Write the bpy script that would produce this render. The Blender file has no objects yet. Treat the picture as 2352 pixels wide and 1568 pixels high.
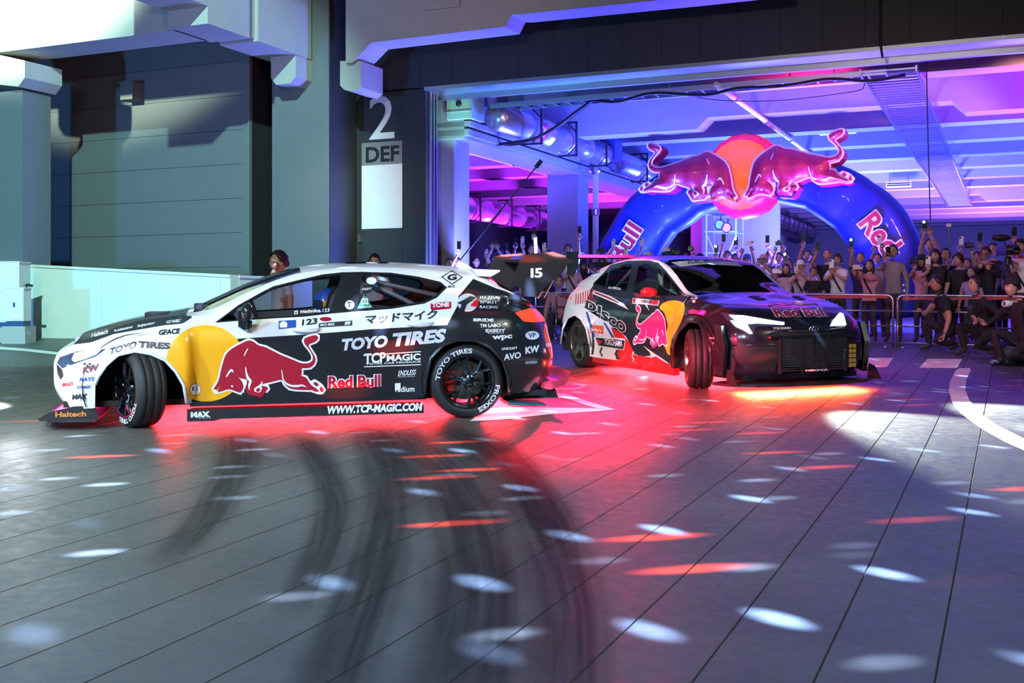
import bpy, bmesh, math, random
import numpy as np
from mathutils import Matrix, Vector
from mathutils.bvhtree import BVHTree
from mathutils.geometry import tessellate_polygon

random.seed(7)
SC = bpy.context.scene
COL = SC.collection
PI = math.pi
# ---------------------------------------------------------------- camera, view, world
FPX, HORIZON, CAMH, SLOPE = 2575.0, 697.0, 1.316, 0.034
YAW = math.radians(24)
RB = Matrix.Rotation(-YAW, 4, 'Z')              # building axes: u along the facade, v into the garage
cam_d = bpy.data.cameras.new('camera')
cam_d.sensor_width = 36.0
cam_d.lens = 36.0 * FPX / 2352.0
cam_d.shift_y = -(784.0 - HORIZON) / 2352.0
cam_d.clip_end = 400
cam = bpy.data.objects.new('camera', cam_d)
COL.objects.link(cam)
cam.location = (0, 0, CAMH)
cam.rotation_euler = (PI / 2, 0, 0)
SC.camera = cam
SC.view_settings.view_transform = 'Standard'
SC.view_settings.look = 'None'
SC.view_settings.gamma = 1.0
SC.view_settings.use_curve_mapping = False
SC.view_settings.exposure = 0.0
SC.cycles.use_denoising = True
SC.cycles.max_bounces = 6
SC.cycles.transparent_max_bounces = 12
SC.cycles.sample_clamp_indirect = 6.0
SC.cycles.caustics_reflective = False
SC.cycles.caustics_refractive = False
wd = bpy.data.worlds.new('night_sky')
SC.world = wd
wd.use_nodes = True
wd.node_tree.nodes['Background'].inputs[0].default_value = (0.010, 0.012, 0.018, 1)
wd.node_tree.nodes['Background'].inputs[1].default_value = 1.0


def gz(y):
    return SLOPE * min(y, 20.0)


def uv2w(u, v, z=0.0):
    c, s = math.cos(YAW), math.sin(YAW)
    return Vector((u * c + v * s, -u * s + v * c, z))


def w2uv(x, y):
    c, s = math.cos(YAW), math.sin(YAW)
    return (x * c - y * s, x * s + y * c)


def F(px, py, v):
    """photo pixel -> (u, z) on the building plane at depth v"""
    r = (px - 1176.0) / FPX
    t = v / (r * math.sin(YAW) + math.cos(YAW))
    return t * (r * math.cos(YAW) - math.sin(YAW)), CAMH + (HORIZON - py) / FPX * t


def W(px, py, y):
    return Vector(((px - 1176.0) * y / FPX, y, CAMH + (HORIZON - py) * y / FPX))


def G(px, py):
    """photo pixel -> point of the sloping forecourt"""
    y = FPX * CAMH / ((py - HORIZON) + FPX * SLOPE)
    return Vector(((px - 1176.0) * y / FPX, y, SLOPE * y))


# ---------------------------------------------------------------- lights
def light(name, kind, loc, target, energy, color, size=1.0, size_y=None, spot=60, blend=.3, spread=None):
    d = bpy.data.lights.new(name, kind)
    d.energy = energy
    d.color = color
    if kind == 'AREA':
        d.size = size
        if size_y:
            d.shape = 'RECTANGLE'
            d.size_y = size_y
        if spread:
            d.spread = math.radians(spread)
    else:
        d.shadow_soft_size = size
    if kind == 'SPOT':
        d.spot_size = math.radians(spot)
        d.spot_blend = blend
    o = bpy.data.objects.new(name, d)
    COL.objects.link(o)
    o.location = loc
    if target is not None:
        o.rotation_euler = (Vector(target) - Vector(loc)).to_track_quat('-Z', 'Y').to_euler()
    return o


def gobo(lamp, scale, lo, hi, seed, sx=1.0):
    """a patterned lens: small round apertures let the lamp through"""
    d = lamp.data
    d.use_nodes = True
    nt = d.node_tree
    em = next(n for n in nt.nodes if n.type == 'EMISSION')
    tc = nt.nodes.new('ShaderNodeTexCoord')
    sp = nt.nodes.new('ShaderNodeSeparateXYZ')
    nt.links.new(tc.outputs['Normal'], sp.inputs[0])
    dv = []
    for k in (0, 1):
        m = nt.nodes.new('ShaderNodeMath')
        m.operation = 'DIVIDE'
        nt.links.new(sp.outputs[k], m.inputs[0])
        nt.links.new(sp.outputs[2], m.inputs[1])
        m2 = nt.nodes.new('ShaderNodeMath')
        m2.operation = 'MULTIPLY_ADD'
        m2.inputs[1].default_value = sx if k == 0 else 1.0
        m2.inputs[2].default_value = seed
        nt.links.new(m.outputs[0], m2.inputs[0])
        dv.append(m2)
    cb = nt.nodes.new('ShaderNodeCombineXYZ')
    nt.links.new(dv[0].outputs[0], cb.inputs[0])
    nt.links.new(dv[1].outputs[0], cb.inputs[1])
    cb.inputs[2].default_value = 0
    vo = nt.nodes.new('ShaderNodeTexVoronoi')
    vo.voronoi_dimensions = '2D'
    vo.inputs['Scale'].default_value = scale
    nt.links.new(cb.outputs[0], vo.inputs['Vector'])
    mr = nt.nodes.new('ShaderNodeMapRange')
    mr.interpolation_type = 'SMOOTHSTEP'
    mr.inputs[1].default_value = lo
    mr.inputs[2].default_value = hi
    mr.inputs[3].default_value = 1.0
    mr.inputs[4].default_value = 0.0
    nt.links.new(vo.outputs['Distance'], mr.inputs[0])
    sc = nt.nodes.new('ShaderNodeSeparateColor')
    nt.links.new(vo.outputs['Color'], sc.inputs[0])
    pw = nt.nodes.new('ShaderNodeMapRange')          # some apertures are wider open than others
    pw.inputs[1].default_value, pw.inputs[2].default_value = .25, .9
    nt.links.new(sc.outputs[0], pw.inputs[0])
    ml = nt.nodes.new('ShaderNodeMath')
    ml.operation = 'MULTIPLY'
    nt.links.new(mr.outputs[0], ml.inputs[0])
    nt.links.new(pw.outputs[0], ml.inputs[1])
    nt.links.new(ml.outputs[0], em.inputs['Strength'])


def lamps():
    # forecourt floodlight on a mast far to the left, cut off above by the concrete beam
    light('flood_lamp_left', 'SPOT', uv2w(-5, 0, 12.4), uv2w(-18.4, 18, 1.3), 22000, (.46, 1.0, .84), .12, spot=38, blend=.35)
    light('flood_lamp_beam', 'SPOT', uv2w(-16.5, 2.5, 8.6), uv2w(-17.4, 15.5, 10.2), 26000, (.78, 1.0, .66), .2, spot=44, blend=.3)
    light('side_fill', 'SPOT', (-3.4, 2.6, 6.2), (1.15, 13.5, .95), 7000, (1.0, .95, .93), .3, spot=15, blend=.7)  # unseen spot added to brighten the right car's side
    light('sign_fill', 'SPOT', (0.6, 8.0, 3.2), (-2.75, 22, 3.4), 2600, (1.0, .80, .82), .2, spot=13, blend=.8)  # unseen spot added to brighten the pillar sign
    light('floor_fill_left', 'SPOT', (-9.5, 3.0, 7.0), (-4.8, 6.6, 0.1), 6000, (.70, 1.0, .80), .3, spot=58, blend=.8)  # added spot, greens the left floor that the main flood misses
    light('blue_wash_left', 'SPOT', (-13.5, 7.0, 1.6), (-10.5, 19.5, 2.0), 4200, (.10, .40, 1.0), .3, spot=95, blend=.9)
    light('blue_wash_floor', 'SPOT', (-7.5, -1.5, 5.0), (-2.4, 3.9, 0.1), 9500, (.14, .45, 1.0), .3, spot=66, blend=.9)
    light('flood_lamp_front', 'AREA', (-4.0, -3.0, 5.5), (-1.2, 10, 1.0), 190, (1.0, .92, .94), 2.2, 1.0, spread=75)
    light('flood_lamp_right', 'SPOT', (8.5, 2.0, 8.5), (2.8, 6.0, 0.2), 2400, (.94, 1.0, .84), .3, spot=60, blend=.7)
    light('pink_wash', 'SPOT', (1.0, 9.0, 2.0), (-3.6, 19.5, 6.6), 900, (1.0, .36, .42), .3, spot=50, blend=.8)
    # stage wash lamps standing inside the garage
    BL, VI, MG, PU = (.045, .075, 1.0), (.22, .07, 1.0), (.95, .015, .62), (.42, .02, 1.0)

    def wash(u, v, z, tu, tv, tz, e, c, sz=1.2, spread=130):
        light('stage_wash_lamp', 'AREA', uv2w(u, v, z), uv2w(tu, tv, tz), e * 1.75, c, sz, sz, spread=spread)
    wash(-7.6, 23.4, 1.0, -8.0, 23.0, 7, 1250, BL)
    wash(-3.4, 23.4, 1.0, -3.4, 23.0, 7, 1300, (.10, .07, 1.0))
    wash(1.4, 23.4, 1.0, 1.6, 23.2, 7, 330, (.62, .02, 1.0))
    wash(-6.0, 29.4, 1.0, -6.0, 29.0, 7, 1700, BL)
    wash(0.5, 29.4, 1.0, 0.5, 29.0, 7, 1700, BL)
    wash(-5.0, 36.0, 1.0, -5.0, 35.6, 7, 2400, BL)
    wash(3.0, 36.0, 1.0, 3.0, 35.6, 7, 2600, BL)
    wash(-2.0, 44, 1.0, -2.0, 43.6, 7, 3200, (.12, .06, 1.0))
    wash(5.0, 46, 1.0, 5.0, 45.6, 7, 3200, VI)
    wash(0.0, 54, 1.0, 0.0, 53.6, 7, 3400, VI)
    wash(-15, 26.4, 1.0, -15, 26.0, 7.0, 900, VI)
    wash(-15, 33, 1.0, -15, 32.6, 7.0, 1300, PU)
    wash(-14, 41, 1.0, -14.0, 40.6, 7.0, 1500, (.55, .03, 1.0))
    wash(3.6, 21.0, 3.4, 4.2, 23.6, 7.4, 170, MG, .5)
    wash(-5.4, 23.0, 1.4, -10.6, 26.0, 3.2, 500, BL, .8)
    wash(-4.0, 32.5, 1.6, -4.2, 38, 2.6, 1500, (.16, .15, 1.0), 1.4)
    wash(-9.3, 19.9, .9, -10.9, 19.9, 3.0, 260, (.16, .20, 1.0), .4)
    light('green_head', 'SPOT', uv2w(-9.6, 19.65, 3.6), uv2w(-10.45, 20.2, 5.25), 220, (.30, 1.0, .66), .1, spot=40, blend=.5)
    # red and violet heads clamped behind the lintel, on arch, crowd and ladder
    light('stage_front_lamp', 'SPOT', uv2w(1.0, 20.4, 5.1), uv2w(-3.0, 25.6, 4.4), 750, (1.0, .40, .34), .15, spot=52, blend=.6)
    light('stage_front_lamp', 'SPOT', uv2w(-3.2, 20.9, 5.0), uv2w(-3.6, 21.6, 6.4), 260, (1.0, .02, .22), .15, spot=130, blend=.6)
    light('stage_front_lamp', 'SPOT', uv2w(-6.5, 18.9, 5.3), uv2w(-2.0, 20.8, 1.6), 420, (.72, .36, 1.0), .2, spot=75, blend=.7)
    light('crowd_fill', 'SPOT', (6.0, 9.5, 4.6), (5.2, 18.6, 1.7), 700, (1.0, .62, .72), .3, spot=64, blend=.8)  # unseen fill added for headlight bounce on the crowd
    light('red_head', 'SPOT', uv2w(-6.6, 18.7, 5.2), (0.2, 11.7, .3), 9000, (1.0, .006, .035), .15, spot=23, blend=.9)
    light('tail_fill_blue', 'SPOT', (6.8, 8.6, 4.2), (0.2, 10.4, .62), 3200, (.08, .55, 1.0), .15, spot=11, blend=.7)  # unseen blue spot added out front to tint the left car's tail
    # moving disco heads over the forecourt
    g = light('disco_head', 'SPOT', (1.8, 7.2, 5.6), (0.9, 6.4, 0), 32000, (.34, .54, 1.0), .004, spot=158, blend=.2)
    gobo(g, 9.6, .02, .15, 1.3, .46)
    g = light('disco_head', 'SPOT', (-3.2, 6.4, 5.4), (-3.0, 5.8, 0), 20000, (.50, .66, 1.0), .004, spot=150, blend=.2)
    gobo(g, 9.0, .02, .14, 7.7, .46)
    g = light('disco_head', 'SPOT', (-1.4, 6.4, 5.2), (-1.2, 5.6, 0), 30000, (1.0, .07, .035), .004, spot=150, blend=.3)
    gobo(g, 7.4, .03, .12, 4.1, .24)


lamps()

# ---------------------------------------------------------------- materials
MATS = {}


def mat(name, color, rough=.5, metal=0.0, emit=None, es=0.0, coat=0.0, noise=.06, nscale=8.0, bump=0.0, bscale=40.0,
        alpha=1.0, spec=.5, trans=0.0, ior=1.45):
    if name in MATS:
        return MATS[name]
    m = bpy.data.materials.new(name)
    m.use_nodes = True
    nt = m.node_tree
    b = nt.nodes['Principled BSDF']
    b.inputs['Roughness'].default_value = rough
    b.inputs['Metallic'].default_value = metal
    b.inputs['Coat Weight'].default_value = coat
    b.inputs['Coat Roughness'].default_value = .06
    b.inputs['Specular IOR Level'].default_value = spec
    b.inputs['IOR'].default_value = ior
    b.inputs['Transmission Weight'].default_value = trans
    b.inputs['Alpha'].default_value = alpha
    tc = nt.nodes.new('ShaderNodeTexCoord')
    if noise > 0:
        n = nt.nodes.new('ShaderNodeTexNoise')
        n.inputs['Scale'].default_value = nscale
        n.inputs['Detail'].default_value = 5
        nt.links.new(tc.outputs['Object'], n.inputs['Vector'])
        mx = nt.nodes.new('ShaderNodeMix')
        mx.data_type = 'RGBA'
        mx.inputs[6].default_value = tuple(c * (1 - noise) for c in color) + (1,)
        mx.inputs[7].default_value = tuple(min(1, c * (1 + noise)) for c in color) + (1,)
        nt.links.new(n.outputs['Fac'], mx.inputs[0])
        nt.links.new(mx.outputs[2], b.inputs['Base Color'])
    else:
        b.inputs['Base Color'].default_value = tuple(color) + (1,)
    if bump > 0:
        n2 = nt.nodes.new('ShaderNodeTexNoise')
        n2.inputs['Scale'].default_value = bscale
        n2.inputs['Detail'].default_value = 6
        nt.links.new(tc.outputs['Object'], n2.inputs['Vector'])
        bp = nt.nodes.new('ShaderNodeBump')
        bp.inputs['Strength'].default_value = bump
        bp.inputs['Distance'].default_value = .02
        nt.links.new(n2.outputs['Fac'], bp.inputs['Height'])
        nt.links.new(bp.outputs[0], b.inputs['Normal'])
    if emit:
        b.inputs['Emission Color'].default_value = tuple(emit) + (1,)
        b.inputs['Emission Strength'].default_value = es
    MATS[name] = m
    return m


def glass_mat(name, tint, refl=.12, rough=.03):
    if name in MATS:
        return MATS[name]
    m = bpy.data.materials.new(name)
    m.use_nodes = True
    nt = m.node_tree
    nt.nodes.clear()
    out = nt.nodes.new('ShaderNodeOutputMaterial')
    mix = nt.nodes.new('ShaderNodeMixShader')
    tr = nt.nodes.new('ShaderNodeBsdfTransparent')
    tr.inputs[0].default_value = tuple(tint) + (1,)
    gl = nt.nodes.new('ShaderNodeBsdfGlossy')
    gl.inputs['Roughness'].default_value = rough
    fr = nt.nodes.new('ShaderNodeFresnel')
    fr.inputs[0].default_value = 1.5
    ad = nt.nodes.new('ShaderNodeMath')
    ad.operation = 'ADD'
    ad.use_clamp = True
    ad.inputs[1].default_value = refl
    nt.links.new(fr.outputs[0], ad.inputs[0])
    nt.links.new(ad.outputs[0], mix.inputs[0])
    nt.links.new(tr.outputs[0], mix.inputs[1])
    nt.links.new(gl.outputs[0], mix.inputs[2])
    nt.links.new(mix.outputs[0], out.inputs[0])
    MATS[name] = m
    return m


def emit_mat(name, color, s):
    return mat(name, (.02, .02, .02), .4, emit=color, es=s, noise=0)


# ---------------------------------------------------------------- mesh helpers
def link(name, me, parent=None, mats=None, M=None, smooth=False):
    if smooth:
        me.polygons.foreach_set('use_smooth', [True] * len(me.polygons))
    if mats is not None and not me.materials:
        for m in (mats if isinstance(mats, (list, tuple)) else [mats]):
            me.materials.append(m)
    o = bpy.data.objects.new(name, me)
    COL.objects.link(o)
    if M is not None:
        o.matrix_world = M
    if parent is not None:
        o.parent = parent
    return o


def tag(o, label=None, cat=None, group=None, kind=None):
    if label:
        o['label'] = label
    if cat:
        o['category'] = cat
    if group:
        o['group'] = group
    if kind:
        o['kind'] = kind
    return o


def empty(name, label=None, cat=None, M=None, group=None, kind=None):
    o = bpy.data.objects.new(name, None)
    COL.objects.link(o)
    o.empty_display_size = .1
    if M is not None:
        o.matrix_world = M
    return tag(o, label, cat, group, kind)


class MB:
    """collects shapes into one mesh"""

    def __init__(self):
        self.v, self.f, self.m = [], [], []

    def add(self, vs, fs, mi=0):
        b = len(self.v)
        self.v += [tuple(p) for p in vs]
        self.f += [tuple(b + i for i in f) for f in fs]
        self.m += [mi] * len(fs)
        return self

    def box(self, a, b, mi=0, M=None):
        (x0, y0, z0), (x1, y1, z1) = a, b
        vs = [Vector(p) for p in ((x0, y0, z0), (x1, y0, z0), (x1, y1, z0), (x0, y1, z0), (x0, y0, z1), (x1, y0, z1), (x1, y1, z1), (x0, y1, z1))]
        if M is not None:
            vs = [M @ p for p in vs]
        return self.add(vs, [(0, 3, 2, 1), (4, 5, 6, 7), (0, 1, 5, 4), (1, 2, 6, 5), (2, 3, 7, 6), (3, 0, 4, 7)], mi)

    def tube(self, pts, r, n=8, mi=0, caps=True):
        pts = [Vector(p) for p in pts]
        rs = r if isinstance(r, (list, tuple)) else [r] * len(pts)
        vs, fs = [], []
        up = None
        for i, p in enumerate(pts):
            d = (pts[min(i + 1, len(pts) - 1)] - pts[max(i - 1, 0)]).normalized()
            if up is None:
                up = d.orthogonal().normalized()
            up = (up - d * up.dot(d))
            up = up.normalized() if up.length > 1e-6 else d.orthogonal().normalized()
            sd = d.cross(up)
            for k in range(n):
                a = 2 * PI * k / n
                vs.append(p + (up * math.cos(a) + sd * math.sin(a)) * rs[i])
        for i in range(len(pts) - 1):
            for k in range(n):
                a, b = i * n + k, i * n + (k + 1) % n
                fs.append((a, b, b + n, a + n))
        if caps:
            fs.append(tuple(range(n - 1, -1, -1)))
            fs.append(tuple((len(pts) - 1) * n + k for k in range(n)))
        return self.add(vs, fs, mi)

    def lathe(self, prof, n=32, axis='y', mi=0, M=None):
        """prof: list of (radius, along)"""
        vs, fs = [], []
        for r, h in prof:
            for k in range(n):
                a = 2 * PI * k / n
                c, s = r * math.cos(a), r * math.sin(a)
                p = {'y': (c, h, s), 'z': (c, s, h), 'x': (h, c, s)}[axis]
                vs.append(M @ Vector(p) if M is not None else Vector(p))
        for i in range(len(prof) - 1):
            for k in range(n):
                a, b = i * n + k, i * n + (k + 1) % n
                fs.append((a, b, b + n, a + n))
        return self.add(vs, fs, mi)

    def prism(self, poly, f0, f1, mi=0):
        """poly: 2d points, f0/f1: functions 2d -> 3d for the two faces"""
        n = len(poly)
        vs = [f0(*p) for p in poly] + [f1(*p) for p in poly]
        tris = tessellate_polygon([[Vector((p[0], p[1], 0)) for p in poly]])
        fs = [tuple(t) for t in tris] + [tuple(n + i for i in reversed(t)) for t in tris]
        fs += [(i, (i + 1) % n, n + (i + 1) % n, n + i) for i in range(n)]
        return self.add(vs, fs, mi)

    def ell(self, c, r, n=12, m=8, mi=0, M=None):
        vs, fs = [], []
        for i in range(m + 1):
            t = PI * i / m
            for k in range(n):
                a = 2 * PI * k / n
                p = Vector((r[0] * math.sin(t) * math.cos(a), r[1] * math.sin(t) * math.sin(a), r[2] * math.cos(t)))
                if M is not None:
                    p = M @ p
                vs.append(p + Vector(c))
        for i in range(m):
            for k in range(n):
                a, b = i * n + k, i * n + (k + 1) % n
                fs.append((a + n, b + n, b, a))
        return self.add(vs, fs, mi)

    def mesh(self, name='mesh', fix=True):
        me = bpy.data.meshes.new(name)
        me.from_pydata(self.v, [], self.f)
        me.polygons.foreach_set('material_index', self.m)
        if fix:
            bm = bmesh.new()
            bm.from_mesh(me)
            bmesh.ops.remove_doubles(bm, verts=bm.verts, dist=1e-5)
            bmesh.ops.recalc_face_normals(bm, faces=bm.faces)
            bm.to_mesh(me)
            bm.free()
        me.update()
        return me

    def build(self, name, mats, parent=None, M=None, smooth=False, fix=True):
        return link(name, self.mesh(name, fix), parent, mats, M, smooth)


def pchip(xs, ys, xq):
    """monotone cubic interpolation, ys may be (n,k)"""
    xs, ys, xq = np.asarray(xs, float), np.asarray(ys, float), np.asarray(xq, float)
    one = ys.ndim == 1
    if one:
        ys = ys[:, None]
    h = np.diff(xs)[:, None]
    d = np.diff(ys, axis=0) / h
    m = np.zeros_like(ys)
    m[0], m[-1] = d[0], d[-1]
    for i in range(1, len(xs) - 1):
        a, b = d[i - 1], d[i]
        w1, w2 = 2 * h[i] + h[i - 1], h[i] + 2 * h[i - 1]
        ok = a * b > 0
        with np.errstate(divide='ignore', invalid='ignore'):
            v = (w1 + w2) / (w1 / a + w2 / b)
        m[i] = np.where(ok, v, 0)
    i = np.clip(np.searchsorted(xs, xq) - 1, 0, len(xs) - 2)
    t = ((xq - xs[i]) / (xs[i + 1] - xs[i]))[:, None]
    hh = h[i]
    r = (ys[i] * (1 + 2 * t) * (1 - t) ** 2 + m[i] * hh * t * (1 - t) ** 2 + ys[i + 1] * t * t * (3 - 2 * t) + m[i + 1] * hh * t * t * (t - 1))
    return r[:, 0] if one else r


def inpoly(p, poly):
    x, y = p
    c = False
    n = len(poly)
    for i in range(n):
        x1, y1 = poly[i]
        x2, y2 = poly[i - 1]
        if (y1 > y) != (y2 > y) and x < (x2 - x1) * (y - y1) / (y2 - y1) + x1:
            c = not c
    return c


def grow(poly, d):
    """offset a closed 2d outline outwards by d"""
    n = len(poly)
    ar = sum(poly[i - 1][0] * poly[i][1] - poly[i][0] * poly[i - 1][1] for i in range(n))
    s = 1 if ar > 0 else -1
    out = []
    for i in range(n):
        a, b, c = Vector(poly[i - 1]), Vector(poly[i]), Vector(poly[(i + 1) % n])
        e1, e2 = (b - a), (c - b)
        if e1.length < 1e-9 or e2.length < 1e-9:
            continue
        e1.normalize(), e2.normalize()
        n1, n2 = Vector((e1.y, -e1.x)) * s, Vector((e2.y, -e2.x)) * s
        q = n1 + n2
        k = max(.45, q.dot(n1))
        out.append(tuple(b + q * (d / k)))
    return out


def smooth_poly(poly, it=1):
    for _ in range(it):
        q = []
        for i in range(len(poly)):
            a, b = poly[i], poly[(i + 1) % len(poly)]
            q.append((a[0] * .75 + b[0] * .25, a[1] * .75 + b[1] * .25))
            q.append((a[0] * .25 + b[0] * .75, a[1] * .25 + b[1] * .75))
        poly = q
    return poly


def fill2d(polys, offset=0.0):
    """filled flat mesh (verts2d, tris) of outlines with holes, through a 2d curve"""
    cu = bpy.data.curves.new('outline', 'CURVE')
    cu.dimensions = '2D'
    cu.fill_mode = 'BOTH'
    for p in polys:
        s = cu.splines.new('POLY')
        s.points.add(len(p) - 1)
        s.points.foreach_set('co', [c for q in p for c in (q[0], q[1], 0, 1)])
        s.use_cyclic_u = True
    o = bpy.data.objects.new('outline', cu)
    me = bpy.data.meshes.new_from_object(o)
    r = ([(v.co.x, v.co.y) for v in me.vertices], [tuple(p.vertices) for p in me.polygons])
    bpy.data.objects.remove(o)
    bpy.data.curves.remove(cu)
    bpy.data.meshes.remove(me)
    return r


TXT = {}


def text2d(s, bold=.0, shear=0.0, spacing=1.0):
    """flat glyph mesh scaled to the unit box -> (verts2d, tris, aspect)"""
    key = (s, bold, shear, spacing)
    if key in TXT:
        return TXT[key]
    cu = bpy.data.curves.new('lettering', 'FONT')
    cu.body = s
    cu.offset = bold
    cu.shear = shear
    cu.space_character = spacing
    cu.resolution_u = 3
    cu.fill_mode = 'FRONT'
    o = bpy.data.objects.new('lettering', cu)
    me = bpy.data.meshes.new_from_object(o)
    vs = np.array([(v.co.x, v.co.y) for v in me.vertices]) if len(me.vertices) else np.zeros((1, 2))
    fs = [tuple(p.vertices) for p in me.polygons]
    bpy.data.objects.remove(o)
    bpy.data.curves.remove(cu)
    bpy.data.meshes.remove(me)
    lo, hi = vs.min(0), vs.max(0)
    sz = np.maximum(hi - lo, 1e-6)
    r = ([tuple(p) for p in (vs - lo) / sz], fs, sz[0] / sz[1])
    TXT[key] = r
    return r


def text_panel(name, s, mtl, f, parent=None, bold=.02, shear=0.0, M=None):
    """lettering on a flat place: f maps the unit box to 3d"""
    vs, fs, _ = text2d(s, bold, shear)
    return MB().add([f(*p) for p in vs], fs).build(name, mtl, parent, M, fix=False)


def bar(name, a, b, w, h, mtl, parent=None, M=None):
    """rectangular bar between two points"""
    a, b = Vector(a), Vector(b)
    d = b - a
    T = Matrix.Translation(a) @ d.to_track_quat('X', 'Z').to_matrix().to_4x4()
    return MB().box((0, -w / 2, -h / 2), (d.length, w / 2, h / 2), 0, T).build(name, mtl, parent, M)
# ---------------------------------------------------------------- materials of the place
def floor_mat():
    m = bpy.data.materials.new('forecourt_concrete')
    m.use_nodes = True
    nt = m.node_tree
    b = nt.nodes['Principled BSDF']
    tc = nt.nodes.new('ShaderNodeTexCoord')

    def noise(scale, detail=6, rough=.6):
        n = nt.nodes.new('ShaderNodeTexNoise')
        n.inputs['Scale'].default_value = scale
        n.inputs['Detail'].default_value = detail
        n.inputs['Roughness'].default_value = rough
        nt.links.new(tc.outputs['Object'], n.inputs['Vector'])
        return n
    n1, n2, n3 = noise(.9), noise(14), noise(160, 3)
    cr = nt.nodes.new('ShaderNodeValToRGB')
    cr.color_ramp.elements[0].position = .32
    cr.color_ramp.elements[0].color = (.045, .047, .045, 1)
    cr.color_ramp.elements[1].position = .72
    cr.color_ramp.elements[1].color = (.105, .108, .102, 1)
    mx = nt.nodes.new('ShaderNodeMix')
    mx.inputs[0].default_value = .35
    nt.links.new(n1.outputs['Fac'], mx.inputs[2])
    nt.links.new(n2.outputs['Fac'], mx.inputs[3])
    nt.links.new(mx.outputs[0], cr.inputs[0])
    nt.links.new(cr.outputs[0], b.inputs['Base Color'])
    rr = nt.nodes.new('ShaderNodeMapRange')
    rr.inputs[1].default_value, rr.inputs[2].default_value = .3, .7
    rr.inputs[3].default_value, rr.inputs[4].default_value = .34, .56
    nt.links.new(n2.outputs['Fac'], rr.inputs[0])
    nt.links.new(rr.outputs[0], b.inputs['Roughness'])
    bp = nt.nodes.new('ShaderNodeBump')
    bp.inputs['Strength'].default_value = .35
    bp.inputs['Distance'].default_value = .006
    nt.links.new(n3.outputs['Fac'], bp.inputs['Height'])
    nt.links.new(bp.outputs[0], b.inputs['Normal'])
    return m


M_FLOOR = floor_mat()
M_GROOVE = mat('groove_dirt', (.085, .085, .085), .8)
M_INFLOOR = mat('garage_floor', (.13, .13, .14), .42, noise=.15, nscale=3)
M_PAINT = mat('road_paint_white', (.78, .78, .80), .45, noise=.08, nscale=20, bump=.2, bscale=90)
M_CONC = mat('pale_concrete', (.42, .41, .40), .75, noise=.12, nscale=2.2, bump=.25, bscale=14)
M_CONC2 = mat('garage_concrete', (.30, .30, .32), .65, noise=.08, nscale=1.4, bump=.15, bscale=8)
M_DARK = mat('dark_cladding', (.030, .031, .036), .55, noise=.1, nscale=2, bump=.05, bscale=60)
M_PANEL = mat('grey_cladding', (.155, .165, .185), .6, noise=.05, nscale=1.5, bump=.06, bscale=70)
M_WHITEWALL = mat('white_parapet', (.80, .82, .82), .7, noise=.05, nscale=3)
M_STEEL = mat('galvanised_steel', (.55, .56, .6), .32, 1.0, noise=.08, nscale=12)
M_DUCT = mat('duct_foil', (.62, .63, .68), .28, .85, noise=.06, nscale=5, bump=.12, bscale=9)
M_BLACK = mat('matte_black', (.012, .012, .014), .55)
M_RUBBER = mat('black_cable', (.015, .015, .016), .45)
M_PIPE = mat('white_pipe', (.75, .75, .78), .4)

SU, CU_ = math.sin(YAW), math.cos(YAW)


def ground_z(u, v):
    return gz(-u * SU + v * CU_)


# ---------------------------------------------------------------- floor with grooved strips and markings
fl = MB()
ys = [-6, 0, 4, 8, 12, 16, 20, 60, 110]
for i in range(len(ys) - 1):
    a, b = ys[i], ys[i + 1]
    fl.add([(-70, a, gz(a) - .008), (70, a, gz(a) - .008), (70, b, gz(b) - .008), (-70, b, gz(b) - .008)], [(0, 1, 2, 3)])
floor = tag(fl.build('floor', [M_GROOVE]), 'grey concrete forecourt with long shallow grooves and tyre marks', kind='structure')
PITCH = .35
for k in range(-52, 16):
    u0, u1 = -.571 + PITCH * k + .0015, -.571 + PITCH * (k + 1) - .0015
    m = MB()
    v0, v1 = -1.0, 19.3
    P = lambda u, v, d: uv2w(u, v, ground_z(u, v) + d)
    nseg = 5
    rows = []
    for j in range(nseg + 1):
        v = v0 + (v1 - v0) * j / nseg
        rows += [P(u0, v, -.009), P(u0 + .0025, v, 0), P(u1 - .0025, v, 0), P(u1, v, -.009)]
    m.add(rows, [(4 * j + i, 4 * j + i + 1, 4 * j + i + 5, 4 * j + i + 4) for j in range(nseg) for i in range(3)])
    m.build('paving_strip', M_FLOOR, floor)
m = MB()
m.add([uv2w(-45, 19.31, .60), uv2w(40, 19.31, .60), uv2w(40, 19.31, .61), uv2w(-45, 19.31, .61)], [(0, 1, 2, 3)])
for u0, u1 in ((-60, -14), (-14, 0), (0, 45)):
    q = []
    for v in (19.31, 21.0, 24, 75):
        q += [uv2w(u0, v, ground_z(u0, v) - .004), uv2w(u1, v, ground_z(u1, v) - .004)]
    m.add(q, [(0, 1, 3, 2), (2, 3, 5, 4), (4, 5, 7, 6)])
m.build('garage_floor', M_INFLOOR, floor)


def marking(pts, d=.004):
    q = [G(*p) for p in pts]
    mm = MB()
    tr = tessellate_polygon([[Vector((p.x, p.y, 0)) for p in q]])
    mm.add([p + Vector((0, 0, d)) for p in q], [tuple(t) for t in tr])
    return mm.build('road_marking', M_PAINT, floor)


def zb(pts):
    return [(1150 + x / 1.957, 780 + y / 1.957) for x, y in pts]


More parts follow.
